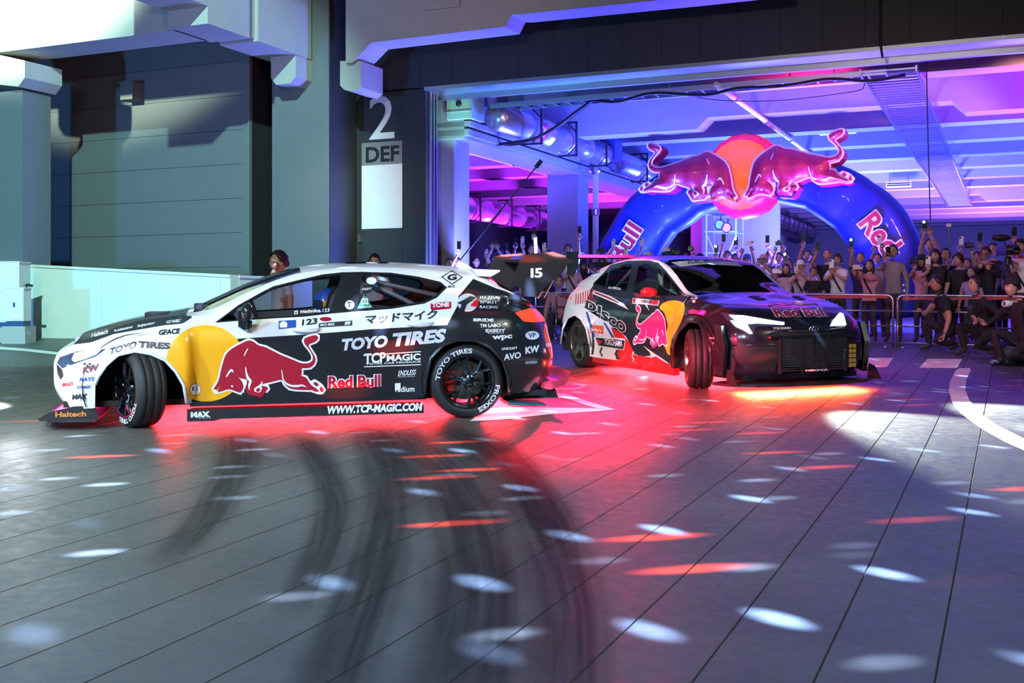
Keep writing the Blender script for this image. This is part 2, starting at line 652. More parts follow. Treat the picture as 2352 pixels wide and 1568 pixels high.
marking([(1950, 844), (1968, 822), (2052, 822), (2037, 844)])
marking([(2111, 845), (2131, 824), (2210, 825), (2198, 846)])
marking([(2195, 852), (2204, 846), (2228, 846), (2230, 854)])
marking([(2290, 838), (2300, 829), (2380, 829), (2380, 840)])
marking(zb([(2045, 140), (2020, 190), (2014, 230), (2028, 280), (2070, 335), (2160, 400), (2260, 458), (2420, 530), (2640, 612), (2680, 560), (2520, 506),
            (2420, 470), (2352, 445), (2230, 385), (2150, 328), (2105, 270), (2088, 225), (2094, 180), (2112, 140)]))
marking(zb([(-60, 309), (100, 304), (460, 310), (512, 315), (440, 322), (200, 338), (0, 362), (-140, 368)]))
marking(zb([(190, 240), (290, 245), (420, 288), (512, 315), (440, 312), (380, 296), (280, 262), (190, 248)]), .006)
marking(zb([(170, 219), (335, 218), (368, 207), (390, 207), (350, 225), (170, 226)]))
marking([(-60, 792), (60, 801), (160, 812), (160, 818), (60, 807), (-60, 798)])


def skid_mat():
    m = bpy.data.materials.new('rubber_smear')
    m.use_nodes = True
    nt = m.node_tree
    b = nt.nodes['Principled BSDF']
    b.inputs['Base Color'].default_value = (.012, .012, .013, 1)
    b.inputs['Roughness'].default_value = .5
    tc = nt.nodes.new('ShaderNodeTexCoord')
    sp = nt.nodes.new('ShaderNodeSeparateXYZ')
    nt.links.new(tc.outputs['UV'], sp.inputs[0])
    mr = nt.nodes.new('ShaderNodeMath')      # fade to the sides of the band
    mr.operation = 'PINGPONG'
    mr.inputs[1].default_value = .5
    nt.links.new(sp.outputs[0], mr.inputs[0])
    ss = nt.nodes.new('ShaderNodeMapRange')
    ss.interpolation_type = 'SMOOTHSTEP'
    ss.inputs[1].default_value, ss.inputs[2].default_value = 0, .42
    nt.links.new(mr.outputs[0], ss.inputs[0])
    n = nt.nodes.new('ShaderNodeTexNoise')
    n.inputs['Scale'].default_value = 5
    n.inputs['Detail'].default_value = 5
    mp = nt.nodes.new('ShaderNodeMapping')
    mp.inputs['Scale'].default_value = (2.2, .9, 1)
    nt.links.new(tc.outputs['UV'], mp.inputs[0])
    nt.links.new(mp.outputs[0], n.inputs['Vector'])
    nr = nt.nodes.new('ShaderNodeMapRange')
    nr.inputs[1].default_value, nr.inputs[2].default_value = .28, .62
    nr.inputs[3].default_value, nr.inputs[4].default_value = .28, .74
    nt.links.new(n.outputs['Fac'], nr.inputs[0])
    e0 = nt.nodes.new('ShaderNodeMath')
    e0.operation = 'MULTIPLY'
    nt.links.new(ss.outputs[0], e0.inputs[0])
    nt.links.new(nr.outputs[0], e0.inputs[1])
    pe = nt.nodes.new('ShaderNodeMath')
    pe.operation = 'PINGPONG'
    pe.inputs[1].default_value = .5
    nt.links.new(sp.outputs[1], pe.inputs[0])
    se = nt.nodes.new('ShaderNodeMapRange')
    se.interpolation_type = 'SMOOTHSTEP'
    se.inputs[1].default_value, se.inputs[2].default_value = 0, .2
    nt.links.new(pe.outputs[0], se.inputs[0])
    e1 = nt.nodes.new('ShaderNodeMath')
    e1.operation = 'MULTIPLY'
    nt.links.new(e0.outputs[0], e1.inputs[0])
    nt.links.new(se.outputs[0], e1.inputs[1])
    nt.links.new(e1.outputs[0], b.inputs['Alpha'])
    return m


M_SKID = skid_mat()


def skid(pts, wpx):
    """ribbon along photo points on the floor, width in metres"""
    g = np.array([tuple(G(*p)) for p in pts])
    t = np.r_[0, np.cumsum(np.linalg.norm(np.diff(g[:, :2], axis=0), axis=1))]
    tq = np.linspace(0, t[-1], 28)
    q = pchip(t, g, tq)
    w = pchip(t, np.array(wpx, float), tq) if hasattr(wpx, '__len__') else np.full(28, wpx)
    vs, uvs = [], []
    for i in range(28):
        d = q[min(i + 1, 27)] - q[max(i - 1, 0)]
        d = Vector((d[0], d[1], 0)).normalized()
        s = Vector((d.y, -d.x, 0))
        for k in range(5):
            p = Vector(q[i]) + s * w[i] * (k / 4 - .5)
            vs.append((p.x, p.y, SLOPE * p.y + .0025))
            uvs.append((k / 4, i / 27))
    fs = [(5 * i + k, 5 * i + k + 1, 5 * i + k + 6, 5 * i + k + 5) for i in range(27) for k in range(4)]
    me = bpy.data.meshes.new('tyre_mark')
    me.from_pydata(vs, [], fs)
    ul = me.uv_layers.new()
    ul.data.foreach_set('uv', [c for l in me.loops for c in uvs[l.vertex_index]])
    me.materials.append(M_SKID)
    link('tyre_mark', me, floor)


skid([(860, 960), (950, 1030), (1040, 1120), (1090, 1230), (1105, 1380), (1080, 1567), (1040, 1900)], [.8, .75, .7, .62, .56, .55, .55])
skid([(960, 955), (1110, 1030), (1200, 1120), (1270, 1240), (1310, 1380), (1310, 1567), (1290, 1900)], [.5, .5, .5, .44, .38, .36, .36])
skid([(830, 960), (880, 1060), (890, 1180), (850, 1330), (760, 1567), (640, 1900)], [.5, .45, .4, .38, .36, .36])
skid([(545, 980), (545, 1060), (510, 1130), (440, 1230), (330, 1330)], [.4, .42, .36, .3, .26])
skid([(680, 985), (745, 1080), (765, 1180), (730, 1290), (640, 1460)], [.3, .3, .3, .26, .24])
skid([(1100, 990), (1180, 1060), (1215, 1110), (1310, 1280)], [.4, .4, .36, .3])

# ---------------------------------------------------------------- facade
def bx(name, u0, u1, v0, v1, z0, z1, mtl, parent=None):
    return MB().box((u0, v0, z0), (u1, v1, z1)).build(name, mtl, parent, RB if parent is None else None)


def structure(name, label=None):
    o = empty(name, label, M=RB, kind='structure')
    return o


# grey clad wall of horizontal panels on the left
uR = F(575, 400, 18.3)[0]
wl = structure('wall_left', 'grey wall of wide horizontal cladding panels behind the parapet')
bx('backing', -32, uR - .02, 18.34, 19.2, 0, 10, M_DARK, wl)
zj = F(563, 612, 18.3)[1]
for k in range(-3, 12):
    z0 = zj + .687 * k
    for j, (ua, ub) in enumerate(((-32, -25), (-25, uR - .2))):
        bx('panel', ua + .004, ub - .004, 18.3, 18.36, z0 + .004, z0 + .683, M_PANEL, wl)
bx('edge_trim', uR - .19, uR, 18.27, 18.36, 0, 10, M_PANEL, wl)
# column and recess
cL, cR = F(625, 400, 18.5)[0], F(755, 400, 18.5)[0]
w2 = structure('wall_recess', 'dark recess beside the grey clad wall')
bx('recess_panel', uR - .5, cR, 19.25, 19.6, 0, 10, M_DARK, w2)
wcol = tag(bx('wall_column', cL, cR, 18.5, 19.6, 0, 10, M_PANEL), 'square grey column catching green light beside the numbered pillar', kind='structure')
MB().box((cR, 18.52, 0), (cR + .015, 19.6, 10)).build('dark_side_panel', M_DARK, wcol)  # dark sheet added so the floodlight leaves this side dark
pR = F(978, 400, 19.5)[0]
wp = structure('wall_pillar', 'dark clad pillar carrying the white number two sign')
for a, b in ((756, 925.5), (925.5, 978)):
    bx('panel', F(a, 400, 19.5)[0] + .003, F(b, 400, 19.5)[0] - .003, 19.5, 20.0, 0, 5.56, M_DARK, wp)
MB().box((F(760, 400, 19.5)[0], 19.52, 0), (pR - .01, 19.98, 5.56)).build('backing', M_BLACK, wp)
for i, uu in enumerate((0.0, .06, .12)):
    MB().box((pR + .002, 19.62 + uu * 2, 0), (pR + .05, 19.66 + uu * 2, 5.5)).build('shutter_guide', M_STEEL, wp)
lt = structure('wall_lintel', 'dark clad lintel above the garage opening')
u0 = F(757, 100, 19.4)[0]
k = 0
while u0 + .7 * k < 6.5:
    bx('panel', u0 + .7 * k + .003, u0 + .7 * (k + 1) - .003, 19.4, 19.46, 5.57, 10.4, M_DARK, lt)
    k += 1
bx('backing', u0 + .02, 6.5, 19.45, 20.1, 5.6, 10.4, M_BLACK, lt)
tag(MB().box((pR, 19.42, 5.5), (6.5, 20.12, 5.6)).box((pR, 20.02, 5.40), (6.5, 20.12, 5.5)).build('trim_1', M_STEEL, None, RB),
    'metal soffit trim glowing blue under the dark lintel', kind='structure')

# sign on the pillar
sg = empty('bay_sign', 'white number two and bay letters painted on the dark pillar', 'sign', RB)
M_SIGNW = mat('sign_white', (.80, .77, .77), .6, noise=.04)
M_SIGNG = mat('sign_grey', (.22, .21, .21), .6, noise=.05)


def onwall(x0, y0, x1, y1, v):
    (a, t0), (b, t1) = F(x0, y0, v), F(x1, y1, v)
    bl, br = F(x0, y1, v)[1], F(x1, y0, v)[1]
    return lambda s, t: (a + (b - a) * s, v, bl + (t0 - bl) * t + 0 * s)


def plate(name, x0, y0, x1, y1, v, mtl, parent):
    a, zt = F(x0, y0, v)
    b, _ = F(x1, y0, v)
    zb_ = F(x0, y1, v)[1]
    return MB().box((a, v - .006, zb_), (b, v + .004, zt)).build(name, mtl, parent)


plate('white_panel', 831, 381, 924, 526, 19.49, M_SIGNW, sg)
plate('grey_panel', 831, 329, 924, 381, 19.49, M_SIGNG, sg)
text_panel('numeral', '2', M_SIGNW, onwall(848, 222, 906, 321, 19.488), sg, bold=.005)
text_panel('lettering', 'DEF', M_BLACK, onwall(840, 338, 917, 374, 19.48), sg, bold=.03)
tag(bx('door_handle', *[F(827, 500, 19.47)[0] + d for d in (-.01, .02)], 19.42, 19.5, F(827, 556, 19.47)[1], F(827, 538, 19.47)[1], M_STEEL),  # steel strip standing in for a small light sliver
    'small bright sliver low on the dark pillar', 'handle')
# wall lamp box on the cladding
o = MB()
a, zt = F(276, 190, 17.95)
b, zb2 = F(304, 227, 17.95)
o.box((a, 17.95, zb2), (b, 18.3, zt)).box((a - .02, 17.93, zt - .02), (b + .02, 18.3, zt + .01))
tag(o.build('wall_box', M_PANEL, None, RB), 'small square metal box high on the grey clad wall', 'wall box')

# ---------------------------------------------------------------- overhead concrete frame outside
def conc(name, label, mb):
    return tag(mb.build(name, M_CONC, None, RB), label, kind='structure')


vu = 15.5
zb_u = F(422, 67, vu)[1]
ub = F(628, 140, 18.4)[0] + .05
conc('beam_front', 'brightly lit concrete beam at the upper left', MB().box((-40, vu, zb_u), (ub, vu + .85, 10)))
va, vb = F(628, 140, 18.4)[0], F(712, 140, 18.4)[0]
mb = MB()
mb.box((va, 15.35, zb_u), (vb, 16.5, 10)).box((va + .02, 16.5, zb_u + .05), (vb - .08, 16.75, 10)).box((va, 16.75, zb_u), (vb, 18.45, 10))
mb.box((va, 14.0, zb_u + .3), (vb, 15.35, 10))
conc('beam_cross', 'concrete cross beam running back to the column', mb)
zc = F(680, 200, 18.3)[1]
cl = F(640, 140, 18.2)[0]
conc('corbel_column', 'concrete corbel under the cross beam', MB().prism(
    [(cl, zb_u + .01), (vb - .02, zb_u + .01), (vb - .02, zc + .12), (vb - .14, zc), (cl + .12, zc), (cl, zc + .14)], lambda a, b: (a, 17.95, b), lambda a, b: (a, 18.5, b)))
pts = [(794, -90), (794, 143), (808, 145), (853, 98), (869, 96), (1161, 61), (1175, 33), (1194, 33), (1560, -4), (1800, -30), (1800, -150)]
conc('beam_lintel', 'concrete beam with stepped underside above the dark lintel', MB().prism([F(x, y, 18.0) for x, y in pts],
     lambda a, b: (a, 18.0, b), lambda a, b: (a, 18.62, b)).box((F(975, 20, 17.96)[0], 17.96, F(975, 24, 17.96)[1]), (F(1055, 20, 17.96)[0], 18.02, 8)))
pts = [(781, 140), (829, 140), (829, 200), (816, 211), (790, 206), (781, 196)]
conc('corbel_pillar', 'small concrete corbel beside the numbered pillar', MB().prism([F(x, y, 18.1) for x, y in pts],
     lambda a, b: (a, 18.1, b), lambda a, b: (a, 18.9, b)))
# left column with chamfered head
tag(MB().box((F(52, 400, 15.62)[0] - 1.0, 15.62, 0), (F(52, 400, 15.62)[0], 16.3, F(52, 206, 15.62)[1])).build('wall_column_left', M_PANEL, None, RB),
    'square column at the far left edge washed blue green', kind='structure')
pts = [(-90, 106), (57, 139), (57, 178), (42, 199), (-78, 186), (-90, 166)]
conc('column_head', 'chamfered concrete column head at the left edge', MB().prism([F(x, y, 15.45) for x, y in pts],
     lambda a, b: (a, 15.45, b), lambda a, b: (a, 16.35, b)))
# outer walls that close the view to the left and above
tag(MB().box((-60, 21, 0), (-11.3, 21.3, 11)).build('wall_behind', M_DARK, None, RB), 'dark wall behind the cladding', kind='structure')

# ---------------------------------------------------------------- white parapet
P1 = Vector((-4.77, 19.0, 0))
du, dv = Vector((-CU_, SU, 0)), Vector((SU, CU_, 0))
pw = empty('wall_parapet', 'low white parapet wall behind the left car', kind='structure')


def parapet(base, d, L, z0, slope, nrm, name):
    a, b = base, base + d * L
    top = [z0, z0 + slope * L]
    n = nrm * .22
    vs = []
    for q, zt in ((a, top[0]), (b, top[1])):
        vs += [Vector((q.x, q.y, .3)), Vector((q.x + n.x, q.y + n.y, .3)), Vector((q.x + n.x, q.y + n.y, zt)), Vector((q.x, q.y, zt))]
    MB().add(vs, [(0, 1, 2, 3), (7, 6, 5, 4), (0, 4, 5, 1), (1, 5, 6, 2), (2, 6, 7, 3), (3, 7, 4, 0)]).build(name, M_WHITEWALL, pw)
    vs2 = []
    for q, zt in ((a, top[0]), (b, top[1])):
        for s, h in ((-.02, 0), (.24, 0), (.24, .045), (-.02, .045)):
            vs2.append(Vector((q.x + nrm.x * s, q.y + nrm.y * s, zt + h)))
    MB().add(vs2, [(0, 1, 2, 3), (7, 6, 5, 4), (0, 4, 5, 1), (1, 5, 6, 2), (2, 6, 7, 3), (3, 7, 4, 0)]).build('coping', M_WHITEWALL, pw)


sl = .052
edges = [0, .21, 2.86, 5.6, 8.4, 12]
for a, b in zip(edges[:-1], edges[1:]):
    parapet(P1 + du * (a + .004), du, b - a - .008, 1.76 + sl * a, sl, dv, 'panel')
parapet(P1 + dv * .23, dv, 2.2, 1.755, .0, du, 'panel')

# ---------------------------------------------------------------- switch cabinets at the far left
M_CAB = mat('cabinet_white', (.80, .81, .80), .45, noise=.03)
M_CABB = mat('cabinet_blue_plinth', (.02, .05, .16), .5)


def cabinet(label, x0, y0, x1, y1, Y, dep, name='switch_cabinet'):
    a, b = W(x0, y1, Y), W(x1, y0, Y)
    t = empty(name, label, 'cabinet', Matrix.Translation((a.x, Y, gz(Y))))
    w, h0, h1 = b.x - a.x, a.z - gz(Y), b.z - gz(Y)
    MB().box((0, 0, h0), (w, dep, h1 - .02)).build('body', M_CAB, t)
    MB().box((-.01, -.012, h1 - .02), (w + .015, dep + .01, h1)).build('lid', M_CAB, t)
    d = MB().box((w * .35, -.014, h0 + .02), (w * .97, .002, h1 - .05)).build('door', M_CAB, t)
    MB().box((w * .45, -.022, h0 + (h1 - h0) * .42), (w * .56, -.012, h0 + (h1 - h0) * .55)).build('latch', M_CABB, d)
    MB().box((.01, .012, h0 - .09), (w - .01, dep, h0)).build('plinth', M_CABB, t)
    MB().box((-.05, -.03, -.05), (w + .04, dep + .1, h0 - .09)).build('base', M_CONC, t)


cabinet('tall white switch cabinet at the left edge by the parapet', -60, 600, 44, 740, 19.3, .45)
cabinet('short white switch cabinet with dark latch in front of the parapet', 12, 660, 54, 737, 18.9, .3)
p = W(54, 656, 19.4)
tag(MB().tube([p + Vector((-.05, .2, -.02)), p + Vector((0, .15, .02)), p + Vector((.10, .12, .0))], .022, 8).build('cctv_arm', M_BLACK),
    'small dark bracket sticking out beside the white cabinets', 'bracket')

# ---------------------------------------------------------------- garage interior
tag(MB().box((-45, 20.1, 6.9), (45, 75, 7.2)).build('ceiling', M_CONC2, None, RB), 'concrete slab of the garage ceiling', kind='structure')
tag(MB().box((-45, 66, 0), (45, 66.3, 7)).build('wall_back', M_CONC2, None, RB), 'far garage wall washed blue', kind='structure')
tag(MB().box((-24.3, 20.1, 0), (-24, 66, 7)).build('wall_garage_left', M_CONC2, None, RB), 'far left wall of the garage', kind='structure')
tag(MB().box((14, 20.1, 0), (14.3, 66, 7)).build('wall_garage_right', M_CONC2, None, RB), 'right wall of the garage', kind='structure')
SOF, HAU = 5.45, 5.20
beam_prof = [(-24, SOF), (-13.4, SOF), (-13.1, HAU), (-7.0, HAU), (-6.4, HAU), (-6.15, SOF), (-1.1, SOF), (-.85, HAU), (5, HAU), (5.3, SOF), (14, SOF), (14, 6.95), (-24, 6.95)]
beams = [21.3, 24.5, 27.5, 30.5, 33.5, 36.5, 39.6, 42.7, 45.8, 49, 52, 55, 58, 61, 64]
ord_ = ['first', 'second', 'third', 'fourth', 'fifth', 'sixth', 'seventh', 'eighth', 'ninth', 'tenth', 'eleventh', 'twelfth', 'thirteenth', 'fourteenth', 'fifteenth']
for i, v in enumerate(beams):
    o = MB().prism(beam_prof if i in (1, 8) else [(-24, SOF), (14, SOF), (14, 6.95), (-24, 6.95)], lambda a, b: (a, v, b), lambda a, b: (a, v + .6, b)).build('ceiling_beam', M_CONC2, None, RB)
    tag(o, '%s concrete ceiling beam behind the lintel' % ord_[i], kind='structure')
tag(MB().box((-10.95, 20.3, 4.66), (-10.1, 64, 6.95)).box((-11.05, 20.3, 4.72), (-10.0, 64, 4.84)).box((-11.1, 20.3, 4.9), (-9.95, 64, 5.0)).build('ceiling_girder', M_CONC2, None, RB),
    'concrete girder running into the garage above the columns', kind='structure')
for i, v in enumerate((20.35, 27.2, 34.4, 41.6, 48.8, 56)):
    o = MB().box((-11.1, v, 0), (-10.25 if i else -10.35, v + (.8 if i else .7), 4.7)).box((-11.14, v - .03, .5), (-10.2, v + .84, .8)).build('wall_garage_column', M_CONC2, None, RB)
    tag(o, '%s square column of the row inside the garage' % ord_[i], kind='structure')
for i, v in enumerate((27.2, 34.4, 41.6, 48.8)):
    o = MB().box((2.4, v, 0), (3.2, v + .8, 5.3)).build('wall_garage_column', M_CONC2, None, RB)
    tag(o, '%s square column on the right inside the garage' % ord_[i], kind='structure')
# dark back rooms in the left bay
tag(MB().box((-16.5, 40, 0), (-13.2, 40.3, 3.6)).build('wall_room', M_DARK, None, RB), 'dark room wall deep in the left bay', kind='structure')


# ---------------------------------------------------------------- ducts
def duct(label, u, z, r, v0, v1, step=2.4):
    t = empty('air_duct', label, 'duct', RB @ Matrix.Translation((u, v0, z)))
    prof = []
    L = v1 - v0
    n = int(L / 1.2)
    for k in range(n):
        a, b = L * k / n, L * (k + 1) / n
        prof += [(r, a), (r, b - .03), (r + .012, b - .025), (r + .012, b - .005)]
    prof = [(.001, 0)] + prof + [(.001, L)]
    MB().lathe(prof, 28, 'y').build('pipe', M_DUCT, t, smooth=False)
    for poly in t.children[0].data.polygons:
        poly.use_smooth = True
    k = 1.45
    while k < min(L, 30):
        h = MB()
        h.box((r + .05, k, -r - .1), (r + .09, k + .05, r + .12)).box((-.1, k, -r - .1), (r + .09, k + .05, -r - .06)).box((-.1, k, r + .08), (r + .09, k + .05, r + .12))
        h.tube([(r + .07, k + .025, -r + .15), (r - .16, k + .025, -r - .08)], .016, 4)
        h.tube([(r + .07, k + .025, r - .12), (r - .16, k + .025, r + .10)], .016, 4)
        h.build('bracket', M_BLACK, t)
        k += step
    return t


d1 = duct('large silver air duct marked D01 under the garage girder', -9.5, 5.1, .29, 20.6, 26.9, 2.1)
duct('silver air duct beyond the second column, behind the inflatable arch', -9.5, 5.05, .29, 28.2, 60)
duct('silver air duct deep in the left purple bay', -15.5, 4.3, .34, 30, 38)
M_MAG = mat('duct_band_magenta', (.55, .02, .30), .4)
ang = [math.radians(a) for a in np.linspace(-62, 28, 12)]
bm_ = MB()
for i in range(11):
    a, b = ang[i], ang[i + 1]
    for s in (0,):
        bm_.add([(.293 * math.cos(a), 1.62, .293 * math.sin(a)), (.293 * math.cos(b), 1.62, .293 * math.sin(b)),
                 (.293 * math.cos(b), 2.05, .293 * math.sin(b)), (.293 * math.cos(a), 2.05, .293 * math.sin(a))], [(0, 1, 2, 3)])
bm_.build('marker_band', M_MAG, d1)
vs, fs, _ = text2d('D01', .02)
MB().add([(.296 * math.cos(math.radians(-38 + 46 * t)), 1.66 + .34 * s, .296 * math.sin(math.radians(-38 + 46 * t))) for s, t in vs], fs).build('lettering', M_PIPE, d1, fix=False)
# pale green fan box at the duct end and dark blue one by the column
M_TEAL = mat('fan_box_pale_green', (.42, .62, .55), .5)
M_BLUEB = mat('fan_box_blue', (.05, .07, .28), .5)


def fanbox(label, x0, y0, x1, y1, v, mtl):
    a, zt = F(x0, y0, v)
    b, _ = F(x1, y0, v)
    zb_ = F(x0, y1, v)[1]
    t = empty('fan_box', label, 'fan box', RB @ Matrix.Translation((a, v, zb_)))
    w, h = b - a, zt - zb_
    MB().box((0, 0, 0), (w, .6, h)).box((-.02, -.015, h * .28), (w + .02, .0, h * .31)).build('casing', mtl, t)
    MB().lathe([(.06, 0), (.06, -.03), (.03, -.05), (0.001, -.05)], 14, 'y', 0, Matrix.Translation((w * .5, 0, h * .6))).build('knob', M_BLACK, t)
    return t


fanbox('pale green fan box at the near end of the silver duct', 1026, 218, 1083, 275, 20.2, M_TEAL)
fanbox('dark blue fan box beside the downpipe at the second column', 1378, 318, 1412, 367, 27.0, M_BLUEB)
# downpipe by the second column
a, _ = F(1368, 400, 26.9)
t = empty('down_pipe', 'white downpipe with collar in front of the second garage column', 'pipe', RB @ Matrix.Translation((a, 26.9, 0)))
MB().tube([(0, 0, .6), (0, 0, 4.6), (-.02, .05, 4.85)], .075, 12).build('pipe', M_PIPE, t, smooth=True)
for z in (1.6, 3.55):
    MB().lathe([(.08, z), (.1, z + .02), (.1, z + .16), (.08, z + .18)], 14, 'z').build('collar', M_STEEL, t)
MB().ell((-.02, -.02, 4.75), (.17, .17, .17), 10, 8).box((-.12, -.1, 4.9), (.08, .08, 5.05)).build('valve', M_STEEL, t)
# sprinkler pipes running into the garage
u_, z_ = F(1650, 188, 20.6)
for lab, uu, zz, v0, v1, r in (('white sprinkler pipe running back above the inflatable arch', u_, 5.36, 20.4, 40, .055),
                               ('white sprinkler pipe in the left purple bay', -12.7, 5.2, 24, 50, .05)):
    t = empty('sprinkler_pipe', lab, 'pipe', RB @ Matrix.Translation((uu, v0, zz)))
    MB().tube([(0, 0, 0), (0, v1 - v0, 0)], r, 10).build('pipe', M_PIPE, t, smooth=True)
    k = 1.5
    while k < v1 - v0:
        MB().lathe([(r, k), (r + .02, k + .01), (r + .02, k + .09), (r, k + .1)], 10, 'y').tube([(0, k + .05, r), (0, k + .05, 1.4)], .008, 5).build('hanger', M_STEEL, t)
        k += 3.0


# ---------------------------------------------------------------- cable ladders
def ladder(label, a, b, width, rung, side):
    """side: unit vector across, in building axes"""
    a, b = Vector(a), Vector(b)
    d = b - a
    L = d.length
    d.normalize()
    X = Matrix((d, side, d.cross(side))).transposed().to_4x4()
    t = empty('cable_ladder', label, 'cable ladder', RB @ Matrix.Translation(a) @ X)
    for s in (0, width):
        MB().box((0, s - .015, -.05), (L, s + .015, .05)).build('side_rail', M_STEEL, t)
    me = MB().box((-.02, .01, -.012), (.02, width - .01, .012)).mesh('rung')
    me.materials.append(M_STEEL)
    x = .1
    while x < L:
        r = bpy.data.objects.new('rung', me)
        COL.objects.link(r)
        r.parent = t
        r.location = (x, 0, -.02)
        x += rung
    return t


ladder('long cable ladder running back under the garage ceiling at right', (-2.4, 20.3, 5.34), (-2.4, 50, 5.34), .92, .27, Vector((1, 0, 0)))
ladder('cable ladder running along behind the lintel', (-9.6, 20.5, 5.30), (-2.0, 20.5, 5.36), .42, .30, Vector((0, 1, 0)))
for i, x in enumerate((1362, 1530, 1720, 1810, 1912)):
    u, _ = F(x, 200, 20.5)
    MB().tube([(u, 20.7, 5.3), (u, 20.7, 6.9)], .01, 5).build('hanger_rod', M_STEEL, None, RB)
    o = COL.objects[-1]
    tag(o, '%s thin hanger rod from the left holding the ladder behind the lintel' % ('first', 'second', 'third', 'fourth', 'fifth')[i], 'rod', 'hanger rods of the ladder behind the lintel')


def cable(label, pts, r, name='power_cable', mtl=None, cat='cable'):
    t = np.arange(len(pts))
    q = pchip(t, np.array([tuple(p) for p in pts]), np.linspace(0, len(pts) - 1, len(pts) * 6))
    return tag(MB().tube([Vector(p) for p in q], r, 6).build(name, mtl or M_RUBBER, None, RB, smooth=True), label, cat)


def B3(px, py, v):
    u, z = F(px, py, v)
    return (u, v, z)


cable('thick black cable sagging from the garage girder to the ladder', [B3(1110, 322, 22), B3(1150, 331, 21.8), B3(1210, 323, 21.5), B3(1270, 296, 21.2), B3(1330, 252, 20.9), B3(1360, 230, 20.6)], .035)
cable('thin black cable sagging just below the thick one', [B3(1130, 328, 22), B3(1180, 333, 21.8), B3(1230, 318, 21.5), B3(1290, 288, 21.2), B3(1340, 250, 20.9), B3(1362, 232, 20.6)], .015)
cable('black cable bundle lying along the ladder behind the lintel', [B3(1360, 230, 20.6), B3(1420, 233, 20.5), B3(1500, 214, 20.42), B3(1620, 218, 20.42), B3(1700, 202, 20.4), B3(1790, 198, 20.4), B3(1900, 182, 20.4), B3(2000, 186, 20.4), B3(2080, 172, 20.4)], .03)
cable('thin red lit wire drooping below the cable ladder', [B3(1590, 204, 20.7), B3(1600, 222, 20.7), B3(1700, 232, 20.7), B3(1800, 230, 20.7), B3(1980, 205, 20.7), B3(1992, 168, 20.7)], .008)
cable('black wire hanging straight down from the ladder end', [B3(2127, 96, 20.3), B3(2131, 300, 20.3), B3(2137, 505, 20.3)], .01)
cable('dark cable tied around the lintel edge', [B3(2022, 0, 19.36), B3(2022, 90, 19.36), B3(2027, 132, 19.36)], .02)
for i, (x0, y0, w) in enumerate(((1880, 308, 84), (2035, 430, 58))):
    v = (29.6, 38.6)[i]
    a, z = F(x0, y0, v)
    b, _ = F(x0 + w, y0, v)
    t = empty('ceiling_lamp', ('louvred strip lamp hanging under the beams above the right bull', 'louvred strip lamp hanging under the beams above the right end of the arch')[i], 'lamp', RB @ Matrix.Translation((a, v, z)))
    MB().box((0, 0, 0), (b - a, .3, .16)).build('housing', M_PIPE, t)
    for k in range(2):
        MB().box((.03, -.012, .03 + .065 * k), (b - a - .03, .0, .065 + .065 * k)).build('louvre', M_BLACK, t)
    for s in (.1, b - a - .1):
        MB().tube([(s, .15, .15), (s, .15, 1.6)], .01, 5).build('rod', M_STEEL, t)
# ---------------------------------------------------------------- charging bull emblem (traced outline, head to the left)
BULL = [(745, 288), (800, 292), (860, 330), (950, 338), (1060, 378), (1130, 402), (1250, 432), (1340, 458), (1385, 462), (1435, 455), (1478, 430), (1492, 395),
        (1478, 350), (1438, 300), (1390, 257), (1368, 218), (1382, 188), (1432, 162), (1498, 140), (1530, 150), (1530, 182), (1500, 216), (1440, 242), (1428, 268),
        (1462, 310), (1508, 365), (1524, 412), (1508, 460), (1470, 498), (1410, 512), (1368, 512), (1378, 560), (1368, 600), (1430, 606), (1465, 655), (1500, 690),
        (1560, 715), (1590, 740), (1560, 752), (1500, 735), (1470, 742), (1400, 748), (1320, 755), (1250, 752), (1195, 715), (1160, 662), (1060, 700), (1000, 722),
        (935, 742), (925, 760), (1000, 762), (1012, 785), (985, 820), (960, 870), (935, 890), (870, 880), (800, 878), (765, 850), (752, 810), (770, 730), (745, 712),
        (690, 712), (715, 745), (735, 800), (715, 845), (700, 868), (640, 855), (580, 840), (530, 855), (480, 880), (440, 890), (462, 840), (478, 800), (440, 860),
        (400, 868), (395, 860), (430, 800), (450, 740), (462, 650), (480, 560), (500, 480), (545, 420), (610, 370), (690, 320)]
BULL_W = [[(525, 705), (550, 650), (578, 618), (600, 630), (612, 665), (590, 645), (565, 660), (545, 700), (530, 720)],
          [(588, 805), (598, 794), (612, 800), (616, 812), (604, 818), (592, 814)],
          [(745, 375), (755, 380), (735, 420), (712, 470), (708, 465), (720, 420)],
          [(733, 578), (744, 580), (758, 640), (785, 688), (822, 715), (812, 760), (800, 790), (806, 832), (786, 800), (780, 770), (794, 724), (765, 718), (742, 650)],
          [(850, 810), (870, 782), (905, 760), (930, 728), (938, 700), (944, 730), (930, 768), (945, 785), (925, 835), (890, 838), (860, 832)],
          [(1143, 560), (1153, 562), (1166, 620), (1180, 668), (1215, 694), (1270, 710), (1340, 702), (1400, 685), (1455, 718), (1400, 704), (1340, 726), (1265, 732), (1200, 710), (1163, 662), (1156, 630)],
          [(660, 690), (690, 712), (745, 712), (770, 728), (752, 815), (738, 800), (730, 820), (735, 795), (715, 745)]]
BULL_R = [[(875, 812), (890, 787), (925, 790), (914, 826), (880, 832)],
          [(1512, 655), (1540, 640), (1575, 662), (1562, 690), (1530, 682)], [(1602, 678), (1640, 718), (1618, 745), (1588, 722)]]
BULL_TOE = [(1368, 600), (1430, 590), (1480, 640), (1530, 615), (1585, 640), (1620, 660), (1665, 715), (1635, 765), (1590, 775), (1500, 760)]


def bull_norm(p):
    return [((x - 1030) / 640.0, (520 - y) / 640.0) for x, y in p]


